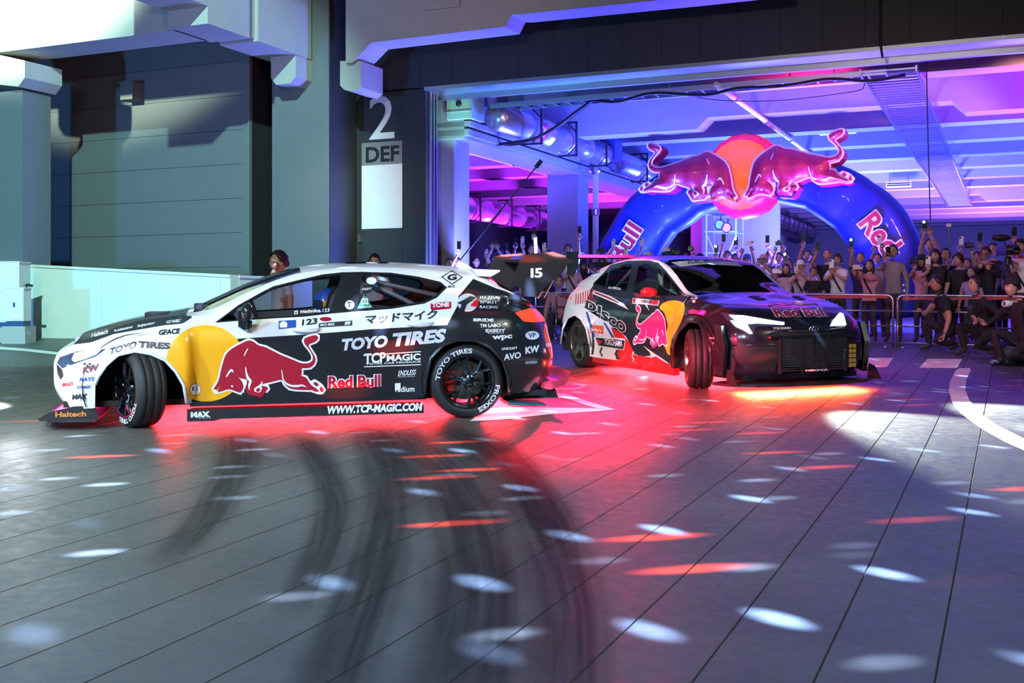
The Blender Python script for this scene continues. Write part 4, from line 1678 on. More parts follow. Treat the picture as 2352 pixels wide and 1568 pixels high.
P_WHITE = mat('pearl_white_paint', (.70, .70, .71), .30, noise=.02, coat=.6)
P_BLACK = mat('gloss_black_paint', (.014, .015, .019), .25, noise=.05, coat=.7)
P_YEL = mat('yellow_paint', (.86, .40, .008), .32, noise=.03, coat=.6)
P_HOOD = mat('dark_green_hood', (.03, .04, .045), .3, noise=.1, coat=.6)
GLASS = glass_mat('tinted_side_glass', (.62, .64, .68), .05)
GLASS_D = glass_mat('dark_windscreen_glass', (.20, .22, .26), .10)
MZM = [P_WHITE, P_BLACK, P_YEL, P_HOOD]
near = lambda c: c.y > .25
# paint
mz.cut([(500, 783), (554, 777), (700, 768), (780, 762), (861, 755), (941, 751), (1027, 746), (1050, 703), (1053, 680), (1087, 640), (1140, 662), (1230, 690), (1330, 700), (1330, 1000), (440, 1000), (440, 900)], 1, zones=(0, 1, 4), cond=lambda c: c.y > .02)
for f in mz.bm.faces:
    c = f.calc_center_median()
    if c.x < -1.9 and f[mz.L] in (0, 4) or (f[mz.L] == 2 and c.x < -1.66):
        f.material_index = 1
mz.cut([(473 + 92 * math.cos(a), 834 + 88 * math.sin(a)) for a in np.linspace(0, 2 * PI, 40, endpoint=False)], 2, zones=(0,), cond=near)
mz.cut([(168, 791), (200, 760), (300, 715), (420, 690), (486, 716), (442, 721), (440, 730), (419, 743), (376, 747), (318, 757), (261, 767), (209, 786)], 3, zones=(0, 3), cond=lambda c: c.y > -.1)
for f in mz.bm.faces:
    c = f.calc_center_median()
    if f[mz.L] == 3 and c.y < .62 and c.x < 1.86:
        f.material_index = 3
dlo = [(493, 741), (548, 700), (600, 671), (628, 657), (660, 649), (689, 642), (740, 630), (786, 625), (832, 624), (898, 626), (961, 635), (1012, 647), (1027, 660), (1004, 683), (975, 697), (900, 709), (819, 715), (759, 720), (700, 727), (594, 733)]
mz.cut(dlo, 1, zones=(0, 1), cond=near)
w1 = mz.cut([(503, 737), (548, 704), (600, 676), (628, 662), (660, 653), (689, 646), (740, 635), (784, 630), (759, 716), (700, 723), (594, 729)], extract=True, zones=(1, 0), cond=near)
w2_ = mz.cut([(833, 629), (898, 631), (961, 640), (1008, 651), (1020, 660), (1000, 679), (973, 692), (900, 704), (820, 710)], extract=True, zones=(1, 0), cond=near)
mz.piece('front_side_window', w1, [GLASS] * 4)
mz.piece('rear_side_window', w2_, [GLASS] * 4)
ws = [f for f in mz.bm.faces if f[mz.L] == 2 and .04 < f.calc_center_median().x < .955 and f.calc_center_median().y < np.interp(f.calc_center_median().x, [r[0] for r in sorted(rail)], [r[1] for r in sorted(rail)]) * .93]
wsd = mz.lift(ws)
vs, fs, ms = wsd
mb = MB().add(vs, fs).add([(x, -y, z) for x, y, z in vs], [f[::-1] for f in fs])
mb.build('windscreen', [GLASS_D], mz_root, smooth=True)
rg = [f for f in mz.bm.faces if f[mz.L] == 2 and -1.93 < f.calc_center_median().x < -1.68]
vs, fs, ms = mz.lift(rg)
MB().add(vs, fs).add([(x, -y, z) for x, y, z in vs], [f[::-1] for f in fs]).build('rear_window', [GLASS_D], mz_root, smooth=True)
FA = [(219, 884), (226, 864), (244, 838), (272, 815), (310, 807), (347, 813), (379, 827), (404, 853), (422, 884), (429, 926)]
RA = [(976, 905), (978, 870), (989, 824), (1019, 792), (1053, 780), (1090, 782), (1125, 798), (1154, 827), (1166, 861), (1170, 900)]
mz.cut([(217, 1000)] + FA + [(431, 1000)], delete=True, zones=(0,), cond=near)
mz.cut([(976, 1000)] + RA + [(1172, 1000)], delete=True, zones=(0,), cond=near)
hl = mz.cut([(131, 834), (137, 820), (175, 807), (244, 801), (221, 818), (175, 834), (143, 846)], extract=True, zones=(0, 3), cond=lambda c: c.x > 1.3 and c.y > .1)
tl = mz.cut([(1183, 718), (1215, 708), (1236, 709), (1262, 714), (1254, 737), (1225, 740), (1203, 738)], extract=True, zones=(0, 4), cond=lambda c: c.x < -1.5 and c.y > .3)
M_LAMPW = emit_mat('headlamp_glow', (.85, .94, 1.0), 9)
M_LAMPD = mat('headlamp_lens', (.03, .05, .09), .12, noise=.05, coat=.6)
M_TAIL = mat('tail_lamp_red', (.5, .01, .01), .25, emit=(1, .06, .02), es=1.6, noise=.05)
mz.piece('headlight', hl, [M_LAMPD] * 4)
mz.piece('tail_light', tl, [M_TAIL] * 4)
d1_ = mz.cut([(508, 729), (486, 747), (474, 780), (471, 840), (474, 921), (700, 919), (766, 916), (768, 800), (760, 717), (700, 724), (594, 730)], extract=True, zones=(0, 1), cond=lambda c: c.y > .7)
d2_ = mz.cut([(761, 717), (769, 800), (767, 916), (962, 909), (975, 890), (984, 835), (1006, 795), (1032, 748), (1049, 704), (1030, 672), (1022, 662), (1002, 681), (974, 695), (900, 708), (819, 714)], extract=True, zones=(0, 1), cond=lambda c: c.y > .6)
doors = mz.piece('front_door', d1_, MZM) + mz.piece('rear_door', d2_, MZM)
mz.finish('body_shell', MZM)
mz.index([mz.body, doors[0], doors[2]] + [o for o in mz_root.children if o.name.split('.')[0] in ('front_side_window', 'rear_side_window', 'headlight', 'tail_light')])
arch_lip(mz, FA, .955, P_WHITE, .014)
arch_lip(mz, RA, .955, P_BLACK, .014)
well(mz, 1.34, .33, .44, .90, .35)
well(mz, -1.35, .33, .40, .92, .45)
# underbody, cabin tub
MB().box((-2.1, -.72, .16), (1.95, .72, .21)).build('underbody', M_BLACK, mz_root)
MB().box((-1.0, -.80, .20), (.95, .80, .26)).box((.86, -.74, .24), (.98, .74, .86)).build('cabin_floor', M_BLACK, mz_root)
MB().prism([(.95, .80), (.95, .92), (.60, .90), (.52, .80), (.70, .74)], lambda a, b: (a, -.66, b), lambda a, b: (a, .66, b)).build('dashboard', M_CARBON, mz_root)
cage = MB()
ct = lambda *p: cage.tube([Vector(q) for q in p], .021, 8)
for sg in (1, -1):
    y = .60 * sg
    ct((.72, .66 * sg, .3), (.70, .64 * sg, .90), (.28, .56 * sg, 1.13), (.0, .56 * sg, 1.20), (-.40, .56 * sg, 1.24))
    ct((-.40, .66 * sg, .25), (-.40, .64 * sg, .95), (-.40, .56 * sg, 1.24), (-.40, 0, 1.27))
    ct((-.40, .56 * sg, 1.24), (-1.45, .5 * sg, .72))
    ct((.70, .66 * sg, .42), (-.40, .66 * sg, .80))
    ct((.70, .66 * sg, .80), (-.40, .66 * sg, .42))
    ct((-.40, .60 * sg, .95), (-1.4, -.45 * sg, .85))
    ct((-.40, .56 * sg, 1.22), (-1.15, .55 * sg, 1.05), (-1.45, .5 * sg, .72))
ct((.0, -.56, 1.20), (.0, .56, 1.20))
ct((-.4, -.6, .9), (-.4, .6, .9))
cage.build('roll_cage', mat('cage_paint', (.42, .43, .46), .35, .2), mz_root, smooth=True)
M_SEAT = mat('seat_fabric', (.02, .02, .022), .8)


def bucket_seat(car, x, y, name='seat'):
    T = Matrix.Translation((x, y, .26))
    m = MB()
    m.prism([(-.05, .02), (.42, .06), (.44, .16), (.10, .15), (-.02, .25), (-.16, .78), (-.22, .86), (-.30, .84), (-.26, .70), (-.14, .10)],
            lambda a, b: T @ Vector((a, -.23, b)), lambda a, b: T @ Vector((a, .23, b)))
    for s_ in (-1, 1):
        m.prism([(-.08, .05), (.38, .08), (.36, .24), (.05, .26), (-.05, .62), (-.16, .70), (-.24, .66), (-.16, .12)],
                lambda a, b: T @ Vector((a, s_ * .23, b)), lambda a, b: T @ Vector((a, s_ * .28, b)))
    return m.build(name, M_SEAT, car.root)


bucket_seat(mz, -.08, -.36)
bucket_seat(mz, -.08, .36)
MB().lathe([(.15 + .014 * math.cos(a), .014 * math.sin(a)) for a in np.linspace(0, 2 * PI, 9)], 24, 'x', 0,
           Matrix.Translation((.42, -.36, .86)) @ Matrix.Rotation(.35, 4, 'Y')).build('steering_wheel', M_SEAT, mz_root, smooth=True)
# headlight glow lens, nose grille
mz.poly('headlight_lamp', [(166, 826), (172, 811), (205, 805), (232, 803), (222, 813), (196, 824), (172, 831)], M_LAMPW, .006)
mz.poly('nose_grille', [(131, 835), (143, 848), (146, 862), (140, 872), (133, 858)], P_BLACK, .004)
# splitter, skirts, diffuser
sp = MB()
pl = [(2.17, 0), (2.17, .40), (2.12, .70), (2.04, .86), (1.88, .92), (1.68, .93), (1.66, .6), (1.66, 0)]
for sg in (1, -1):
    sp.prism([(x, y * sg) for x, y in pl], lambda a, b: (a, b, .065), lambda a, b: (a, b, .085))
    sp.prism([(2.12, .09), (2.03, .145), (1.85, .185), (1.69, .19), (1.65, .075), (2.1, .075)], lambda a, b: (a, sg * .845, b), lambda a, b: (a, sg * .865, b))
sp.build('front_splitter', M_CARBON, mz_root)
for sg in (1, -1):
    k = MB().prism([(.97, .145), (.97, .045), (.76, .045), (.70, .06), (-.97, .06), (-.97, .13)], lambda a, b: (a, sg * .935, b), lambda a, b: (a, sg * .905, b))
    k.box((-.97, min(sg * .70, sg * .91), .10), (.95, max(sg * .70, sg * .91), .13))
    k.build('side_skirt', M_CARBON, mz_root)
    MB().prism([(.95, .20), (-1.0, .20), (-1.0, .17), (.95, .16)], lambda a, b: (a, sg * .875, b), lambda a, b: (a, sg * .80, b)).build('sill', P_BLACK, mz_root)
df = MB().box((-2.22, -.6, .12), (-1.72, .62, .14))
for y in (-.5, -.25, 0, .25, .5, .60):
    df.prism([(-1.75, .12), (-2.24, .12), (-2.2, .24), (-1.8, .20)], lambda a, b: (a, y - .008, b), lambda a, b: (a, y + .008, b))
df.build('rear_diffuser', M_CARBON, mz_root)
MB().prism([(-1.72, .10), (-2.06, .085), (-2.06, .10), (-1.72, .125)], lambda a, b: (a, .55, b), lambda a, b: (a, .88, b)).build('rear_winglet', mat('teal_lit_metal', (.10, .22, .26), .3, .6), mz_root)
lip = [mz.at(x, y, 1, .45) for x, y in ((1232, 872), (1270, 868), (1298, 848), (1292, 866), (1284, 879), (1250, 889), (1228, 884))]
MB().prism([(p.x, p.z) for p in lip], lambda a, b: (a, -.66, b), lambda a, b: (a, .66, b)).build('rear_bumper_lip', mat('red_lit_lip', (.55, .03, .05), .3, coat=.5), mz_root)
# roof vents fin and rear spoiler
q = [mz.at(x, y, 1, .30) for x, y in ((1050, 622), (1054, 600), (1070, 606), (1088, 618), (1090, 624))]
MB().prism([(p.x, p.z) for p in q], lambda a, b: (a, .29, b), lambda a, b: (a, .31, b)).build('roof_fin', P_WHITE, mz_root)
MB().prism([(-1.45, 1.285), (-1.70, 1.275), (-1.705, 1.262), (-1.62, 1.215), (-1.5, 1.22)], lambda a, b: (a, -.60, b), lambda a, b: (a, .60, b)).build('roof_spoiler', P_WHITE, mz_root)
MB().box((-.55, -.35, 1.343), (-.35, .35, 1.352)).box((-.75, -.35, 1.345), (-.65, .35, 1.353)).build('roof_vent', P_BLACK, mz_root)
# big rear wing
wing = bpy.data.objects.new('rear_wing', None)
COL.objects.link(wing)
wing.parent = mz_root
ep = [(1172, 650), (1180, 636), (1198, 592), (1206, 584), (1232, 581), (1270, 578), (1300, 588), (1303, 604), (1298, 618), (1284, 634), (1262, 650), (1246, 668), (1236, 682), (1200, 680), (1198, 662)]
q = [mz.at(x, y, 1, .62) for x, y in ep]
wcx = -.0
for yy in (.62, -.62):
    MB().prism([(p.x, p.z) for p in q], lambda a, b: (a, yy, b), lambda a, b: (a, yy - .012, b)).build('end_plate', M_CARBON, wing)
c = mz.at(1262, 600, 1, .62)
foil = [(.16, .02), (.08, .055), (-.05, .06), (-.18, .03), (-.25, -.01), (-.16, -.005), (-.03, .0), (.08, -.015), (.15, -.005)]
MB().prism([(c.x + a, c.z + b) for a, b in foil], lambda a, b: (a, -.61, b), lambda a, b: (a, .61, b)).build('wing_blade', M_CARBON, wing)
for y in (.32, -.32):
    p0, p1 = mz.at(1248, 684, 1, y), mz.at(1272, 638, 1, y)
    for dx in (0, .06):
        MB().tube([p0 + Vector((dx, 0, 0)), p1 + Vector((dx, 0, 0))], .012, 8).build('wing_strut', M_CHROME, wing)
mz.text('I5', 1219, 638, 1246, 637, 22, M_DWHITE, .03, 0, 0, plane=(1, .6225), name='wing_emblem')
# mirror, tow rings, fuel cap, handles
mir = bpy.data.objects.new('door_mirror', None)
COL.objects.link(mir)
mir.parent = mz_root
c = mz.at(568, 717, 1, .98)
MB().ell(c, (.05, .07, .075), 16, 10).build('mirror_shell', P_BLACK, mir, smooth=True)
MB().tube([c + Vector((0, 0, -.06)), c + Vector((0, -.03, -.13))], .012, 8).tube([c + Vector((0, -.03, -.13)), c + Vector((0, -.10, -.16))], .014, 8).build('mirror_stem', P_BLACK, mir)
c2 = mz.at(563, 744, 1, .95)
MB().box((c2.x - .055, .87, c2.z - .025), (c2.x + .055, .96, c2.z + .025)).build('mirror_camera', P_BLACK, mir)
for (x, y) in ((703, 757), (965, 744)):
    p = mz.at(x, y, 1, .895)
    m = MB().ell((p.x, .895, p.z), (.115, .022, .03), 16, 8).ell((p.x - .03, .905, p.z + .012), (.09, .014, .012), 12, 6)
    m.build('door_handle', P_WHITE, mz_root, smooth=True)
p = mz.hit(1156, 692)
MB().lathe([(.030, .0), (.052, .004), (.056, .012), (.05, .018), (.036, .016), (.034, .006)], 24, 'y', 0, Matrix.Translation(p)).build('fuel_cap', M_CHROME, mz_root, smooth=True)
for (x, y) in ((462, 712), (478, 714)):
    p = mz.at(x, y, 1, .45)
    MB().lathe([(.055, -.03), (.06, .05), (.048, .06), (.045, .0)], 14, 'z', 0, Matrix.Translation(p)).build('bonnet_vent_pot', M_CARBON, mz_root)
p = mz.at(360, 724, 1, .3)
MB().box((p.x - .1, .15, p.z - .03), (p.x + .08, .5, p.z + .03)).build('bonnet_scoop', M_CARBON, mz_root)
pa, pb = mz.at(480, 703, 1, .1), mz.at(540, 684, 1, .05)
MB().tube([pa, pb], .010, 6).build('wiper', M_CARBON, mz_root)
# wheels
LET = [('TOYO TIRES', 4, 98, .243, .285, M_DWHITE), ('PROXES', 188, 250, .245, .285, M_DWHITE)]
wheel(mz, -1.353, .80, .320, .320, .255, 0, .232, 6, M_RIMB, letters=LET)
wheel(mz, 1.353, .80, .320, .320, .255, math.radians(-62), .232, 6, M_RIMB, letters=[('TOYO TIRES', 200, 290, .245, .285, M_DWHITE)])
wheel(mz, -1.353, -.80, .320, .320, .255, 0, .232, 6, M_RIMB)
wheel(mz, 1.353, -.80, .320, .320, .255, math.radians(-58), .232, 6, M_RIMB)
# ---- emblem and sponsor lettering on the left side
mz.emblem([((-.992, -.531), (490, 894)), ((.953, -.336), (744, 897)), ((.758, .586), (727, 773)), ((-.445, .3625), (571, 778))], M_DRED, M_DWHITE)


def toyo(car, x0, y0, x1, y1, h, mtl, lean=.22, y_gold=False):
    w = car.text('TOYO', x0, y0, x0 + (x1 - x0) * .50, y0 + (y1 - y0) * .5, h * .9, mtl, .045, .0, lean)
    car.text('TIRES', x0 + (x1 - x0) * .53, y0 + (y1 - y0) * .53, x1 - lean * h, y1, h, mtl, .045, .0, lean)


mz.text('TOYO', 781, 806, 888, 797, 28, M_DGREY, .05, 0, .18)
mz.text('TIRES', 896, 797, 1020, 786, 32, M_DGREY, .05, 0, .22)
mz.text('TOYO', 250, 815, 312, 798, 16, M_DBLACK, .05, 0, .2)
mz.text('TIRES', 316, 798, 390, 802, 15, M_DBLACK, .05, 0, .15)
mz.text('TCP', 836, 836, 886, 832, 24, M_DWHITE, .035)
mz.text('MAGIC', 888, 830, 966, 826, 15, M_DWHITE, .035)
mz.text('TOTAL CAR PRODUCE', 840, 838, 966, 832, 4.5, M_DWHITE, .02)
mz.poly('stripe', [(835, 815), (967, 806), (967, 808), (835, 817)], M_DWHITE)
mz.poly('stripe', [(836, 841), (967, 836), (967, 838), (836, 843)], M_DWHITE)
mz.text('Red Bull', 754, 892, 874, 888, 28, M_DRED, .035, outline=M_DWHITE)
mz.text('ENDLESS', 914, 863, 954, 860, 12, M_DWHITE, .01, 0, .2)
mz.text('Challenge to the future', 914, 867, 954, 865, 3.2, M_DWHITE, .0)
mz.poly('logo_block', [(907, 880), (920, 879), (920, 895), (907, 896)], M_DWHITE)
mz.text('radium', 908, 900, 952, 899, 13, M_DWHITE, .015)
mz.text('マッドマイク', 838, 745, 1003, 732, 21, M_DBLACK, .03, 0, .12)
mz.text('123', 693, 748, 728, 744, 14, M_DBLACK, .035, 0, .12)
mz.poly('name_plate', [(733, 742), (809, 736), (809, 747), (731, 752)], M_DBLACK)
mz.text('MAD MIKE', 736, 749, 768, 747, 5, M_DWHITE, .02, off=.006)
mz.poly('flag_plate', [(793, 739), (806, 738), (804, 745), (791, 746)], M_DGREY, .006)
mz.poly('oval_sticker', [(748 + 14 * math.cos(a), 733 + 5 * math.sin(a)) for a in np.linspace(0, 6.28, 16)[:-1]], M_DRED)
mz.poly('event_plate', [(640, 737), (680, 735), (680, 752), (640, 756)], M_DBLUE)
mz.poly('event_badge', [(642, 744), (648, 739), (655, 739), (660, 743), (659, 752), (643, 753)], M_DWHITE, .006)
mz.text('madmike.123', 690, 719, 757, 716, 8, M_DWHITE, .02, off=.004)
mz.poly('camera_icon', [(676, 714), (684, 713), (684, 721), (676, 722)], M_DWHITE, holes=[[(678, 716), (682, 715.5), (682, 719.5), (678, 720)]])
mz.text('TONE', 992, 708, 1032, 705, 11, M_DWHITE, .045, off=.006)
mz.poly('red_plate', [(989, 698), (992, 696), (1033, 692), (1036, 694), (1036, 706), (1033, 709), (993, 713), (989, 710)], M_DRED)
mz.poly('diamond', [(1013, 636), (1038, 621), (1063, 637), (1038, 654)], M_DBLACK, holes=[[(1016.5, 636), (1038, 623.5), (1059.5, 637), (1038, 651.5)]])
mz.text('G', 1027, 645, 1049, 643, 14, M_DBLACK, .05)
mz.text('MCE', 1028, 661, 1044, 660, 5, M_DBLACK, .02, 0, .2)
mz.text('EX', 440, 897, 456, 896, 9, M_DBLACK, .03, off=.006)
mz.poly('round_badge', [(448 + 12.5 * math.cos(a), 894 + 13 * math.sin(a)) for a in np.linspace(0, 6.28, 22)[:-1]], M_DWHITE, .004)
mz.poly('badge_ring', [(448 + 13.5 * math.cos(a), 894 + 14 * math.sin(a)) for a in np.linspace(0, 6.28, 22)[:-1]], M_DRED, .0025)
mz.poly('quarter_logo_disc', [(1074 + 24 * math.cos(a), 695 + 21 * math.sin(a)) for a in np.linspace(0, 6.28, 26)[:-1]], M_DGREY)
mz.poly('quarter_logo_slash', [(1050, 697), (1080, 680), (1094, 683), (1072, 700), (1066, 716), (1056, 712), (1060, 700)], M_DBLACK, .0055)
mz.poly('quarter_logo_flag', [(1080, 703), (1098, 681), (1098, 706)], M_DBRED, .007)
for i, s in enumerate(('MAZDA', 'SPIRIT', 'RACING')):
    mz.text(s, 1102, 686 + 11.3 * i, 1143, 686 + 11.3 * i + .5, 6.5, M_DWHITE, .01)
for s, x0, y0, x1, y1, h, b in (('BRIDE', 1087, 738, 1134, 739, 7, .04), ('TM LABO', 1102, 752, 1149, 751, 8, .03), ('EXEDY', 1115, 763, 1161, 762, 7, .04), ('RACING CLUTCH', 1120, 766, 1157, 766, 2.6, .01),
                                ('wpc', 1130, 783, 1176, 780, 12, .045), ('UNICRAFT', 1152, 804, 1188, 802, 6, .03), ('AVO', 1157, 828, 1196, 822, 15, .03), ('KW', 1206, 813, 1238, 808, 16, .05),
                                ('AVERY DENNISON', 1206, 836, 1233, 834, 6, .01), ('YOKOMO', 1252, 797, 1271, 794, 8, .03)):
    mz.text(s, x0, y0, x1, y1, h, M_DWHITE, b)
mz.poly('cap_badge', [(1222 + 16 * math.cos(a), 770 + 10 * math.sin(a)) for a in np.linspace(0, 6.28, 18)[:-1]], M_DWHITE, .003)
mz.text('VP', 1213, 776, 1230, 774, 10, M_DBLUE, .03, off=.005)
mz.text('KW', 190, 858, 226, 850, 15, mat('decal_maroon', (.22, .05, .06), .4), .05, 0, .15)
for i in range(4):
    for j in range(3):
        if (i + j) % 2 == 0:
            x, y = 192 + 6 * i, 834 + 4.5 * j
            mz.poly('checker', [(x, y), (x + 5, y - 1), (x + 5, y + 3), (x, y + 4)], M_DBLACK)
mz.text("Motul's", 144, 888, 168, 884, 10, M_DBRED, .03)
mz.text('RAYS', 183, 876, 216, 874, 9, M_DBLUE, .03, 0, .2)
mz.text('TCP MAGIC', 176, 893, 210, 891, 7, M_DBLUE, .03)
mz.text('MAX', 166, 917, 200, 915, 12, M_DBLACK, .06, 0, .15)
mz.text('ドリフト', 184, 922, 202, 921, 6, M_DBLACK, .02)
mz.text('GFACE', 364, 770, 412, 766, 12, M_DBLACK, .04, 0, .15)
mz.text('Response', 300, 775, 346, 769, 5, M_DGREY, .02, 0, .2)
mz.text('Injector', 316, 754, 356, 746, 8, M_DWHITE, .03, 0, .2)
mz.text('HOT WHEELS', 382, 744, 414, 740, 7, M_DWHITE, .03, 0, .2)
mz.text('Haltech', 210, 776, 248, 766, 10, M_DWHITE, .03, 0, .2)
mz.text('PLASMAMAN', 262, 763, 304, 754, 5, M_DWHITE, .03, 0, .2)
mz.text('Haltech', 127, 958, 198, 956, 12, mat('decal_orange', (.75, .26, .05), .4), .03, plane=(1, .868))
mz.text('MAX', 438, 959, 482, 957, 13, M_DWHITE, .06, plane=(1, .937))
mz.text('ドリフト', 458, 962, 484, 961, 7, M_DWHITE, .02, plane=(1, .938))
mz.text('WWW.TCP-MAGIC.COM', 749, 951, 968, 943, 19, M_DWHITE, .05, 0, .15, plane=(1, .937))
# badges on the side glass
mz.poly('oval_badge', [(853 + 12 * math.cos(a), 645 + 8 * math.sin(a)) for a in np.linspace(0, 6.28, 18)[:-1]], M_DWHITE, .003)
mz.poly('black_badge', [(842 + 13 * math.cos(a), 664 + 10 * math.sin(a)) for a in np.linspace(0, 6.28, 18)[:-1]], M_DBLACK, .003)
mz.text('DRIFT', 831, 667, 853, 666, 5, M_DWHITE, .02, off=.005)
mz.poly('green_triangle', [(836, 675), (856, 707), (820, 709)], M_DGREEN, .003)
mz.text('O2', 830, 700, 846, 699, 15, M_DWHITE, .04, off=.005)
mz.text('ON BOARD', 823, 708, 854, 706, 4, M_DWHITE, .02, off=.005)
mz.poly('round_t_badge', [(803 + 11 * math.cos(a), 700 + 10.5 * math.sin(a)) for a in np.linspace(0, 6.28, 20)[:-1]], M_DWHITE, .003)
mz.text('T', 797, 707, 808, 706, 13, M_DBLACK, .01, off=.005)

# lamps of the left car: headlights and the red glow under the floor
def car_light(car, name, kind, p, q, e, c, **kw):
    a, b = car.M @ Vector(p), car.M @ Vector(q)
    return light(name, kind, a, b, e, c, **kw)


RED = (1.0, .016, .026)
for yy in (.66, -.66):
    car_light(mz, 'car_headlight', 'SPOT', (2.16, yy, .60), (5.0, yy * 1.6, .0), 9000, (.86, .94, 1.0), size=.05, spot=75, blend=.6)
g = car_light(mz, 'underglow', 'AREA', (0, 0, .115), (0, 0, -1), 700, RED, size=2.6, size_y=1.5)
g.rotation_euler = MZ_M.to_euler()
g = car_light(mz, 'underglow', 'AREA', (1.95, 0, .10), (1.95, 0, -1), 60, (1.0, .03, .25), size=.3, size_y=1.4)
g.rotation_euler = MZ_M.to_euler()
g = car_light(mz, 'underglow', 'AREA', (-1.75, 0, .10), (-1.75, 0, -1), 260, RED, size=.4, size_y=1.2)
g.rotation_euler = MZ_M.to_euler()
light('headlight_spill', 'POINT', MZ_M @ Vector((2.32, .80, .50)), None, 20, (.92, .93, 1.0), .06)
for yy in (.6, 0, -.6):
    car_light(mz, 'tail_fill_red', 'SPOT', (-2.32, yy, .75), (-3.9, yy, 0), 420, (1.0, .008, .03), size=.08, spot=120, blend=.7)  # red spots added behind the tail to redden the floor
light('cabin_fill', 'POINT', MZ_M @ Vector((.15, .1, 1.15)), None, 9, (.75, .85, 1.0), .05)  # point light added in the cabin to show the driver's helmet
# ---------------------------------------------------------------- right car: black hatchback with white and red rear, nose towards the camera
CO_M = plane_matrix(2.24, 13.59, .4, -.917)
co_root = empty('rally_car', 'black hatchback with white and red rear quarter and lit headlights, nose to the right', 'car', CO_M)
co = Car(CO_M, -1, co_root)
st = [(2.20, 0, [.15, .25, .40, .55, .65, .745], [.08, .03, 0, .0, .02, .12]),
      (2.18, .35, [.15, .25, .40, .55, .65, .75], [.08, .03, 0, 0, .02, .12]),
      (2.11, .62, [.15, .25, .40, .55, .66, .765], [.08, .03, 0, 0, .03, .13]),
      (1.98, .80, [.16, .26, .41, .56, .69, .80], [.06, .03, 0, 0, .04, .14]),
      (1.80, .89, [.17, .29, .45, .60, .73, .855], [.03, .01, 0, .01, .06, .17]),
      (1.38, .975, [.18, .32, .50, .68, .81, .935], [.03, .01, 0, .02, .08, .20]),
      (1.02, .965, [.18, .33, .52, .70, .85, .975], [.04, .015, 0, .03, .10, .20]),
      (.945, .95, [.17, .33, .52, .70, .86, .98], [.05, .02, 0, .03, .10, .19]),
      (.905, .885, [.16, .33, .52, .70, .86, .98], [.03, .02, .01, .0, .03, .12]),
      (.70, .880, [.155, .33, .52, .70, .86, .975], [.02, .025, .015, 0, .025, .115]),
      (.20, .878, [.155, .33, .52, .71, .86, .968], [.02, .025, .015, 0, .025, .11]),
      (-.40, .880, [.155, .33, .53, .73, .88, .99], [.02, .025, .012, 0, .025, .115]),
      (-.90, .900, [.16, .34, .54, .74, .91, 1.03], [.02, .015, 0, .005, .05, .145]),
      (-1.05, .945, [.17, .35, .55, .75, .92, 1.04], [.02, .01, 0, .03, .09, .19]),
      (-1.38, .975, [.18, .36, .56, .76, .93, 1.06], [.02, .01, 0, .035, .11, .22]),
      (-1.72, .950, [.18, .36, .56, .75, .92, 1.05], [.03, .01, 0, .03, .10, .22]),
      (-1.95, .84, [.20, .36, .55, .73, .90, 1.03], [.06, .02, 0, .03, .08, .19]),
      (-2.08, .64, [.20, .36, .54, .72, .88, 1.0], [.06, .02, 0, .03, .08, .15]),
      (-2.13, .35, [.20, .36, .54, .72, .88, 1.0], [.06, .02, 0, .03, .08, .15]),
      (-2.14, 0, [.20, .36, .54, .72, .88, 1.0], [.06, .02, 0, .03, .08, .15])]
rail = [(1.05, .72, .975), (.85, .71, 1.0), (.60, .68, 1.145), (.37, .66, 1.288), (.2, .645, 1.345), (0, .638, 1.372), (-.45, .625, 1.388), (-.87, .62, 1.355), (-1.2, .625, 1.295), (-1.5, .63, 1.21), (-1.75, .645, 1.12), (-1.95, .66, 1.04), (-2.2, .6, 1.0)]
centre = [(2.08, .755), (1.85, .845), (1.5, .925), (1.2, .975), (1.05, 1.0), (.85, 1.085), (.5, 1.235), (.22, 1.35), (.05, 1.402), (-.3, 1.435), (-.6, 1.44), (-1.0, 1.42), (-1.4, 1.375), (-1.62, 1.335), (-1.66, 1.29), (-1.8, 1.18), (-1.95, 1.06), (-2.2, 1.0)]
co.shell(st, rail, centre, 1.05, -1.95)
P_BLACK2 = mat('metallic_black_paint', (.012, .014, .022), .22, noise=.05, coat=.8)
P_RED2 = mat('signal_red_paint', (.62, .012, .02), .3, noise=.03, coat=.6)
COM = [P_WHITE, P_BLACK2, P_YEL, P_RED2]
z3 = lambda pts: [(1260 + x / 4.48, 560 + y / 4.48) for x, y in pts]
z4 = lambda pts: [(1600 + x / 4.48, 560 + y / 4.48) for x, y in pts]
nearR = lambda c: c.y < -.25
for f in co.bm.faces:
    c = f.calc_center_median()
    z = f[co.L]
    if z in (3,) or (z == 2 and -1.9 < c.x) or (z == 0 and c.x > 1.3) or z == 4:
        f.material_index = 1
    if z == 2 and abs(c.y) > np.interp(c.x, [r[0] for r in sorted(rail)], [r[1] for r in sorted(rail)]) * .9 and c.x > -1.9:
        f.material_index = 0
co.cut(z3([(470, 410), (430, 470), (395, 590), (360, 655), (520, 760), (620, 800), (660, 870), (760, 920), (800, 960), (830, 1010), (870, 1100), (885, 1130), (960, 1160), (1050, 1150), (1040, 1100), (1270, 1250), (1300, 1330), (2200, 1600), (2200, 600), (1560, 420), (1400, 415), (1390, 510), (1240, 545), (860, 500), (600, 455)]), 1, zones=(0, 1), cond=nearR)
co.cut(z3([(640, 860), (760, 920), (830, 1010), (870, 1100), (885, 1140), (1060, 1170), (1130, 1150), (1280, 1260), (1290, 1330), (880, 1270), (720, 1240), (690, 1090), (760, 1080), (790, 980), (680, 960)]), 3, zones=(0,), cond=nearR)
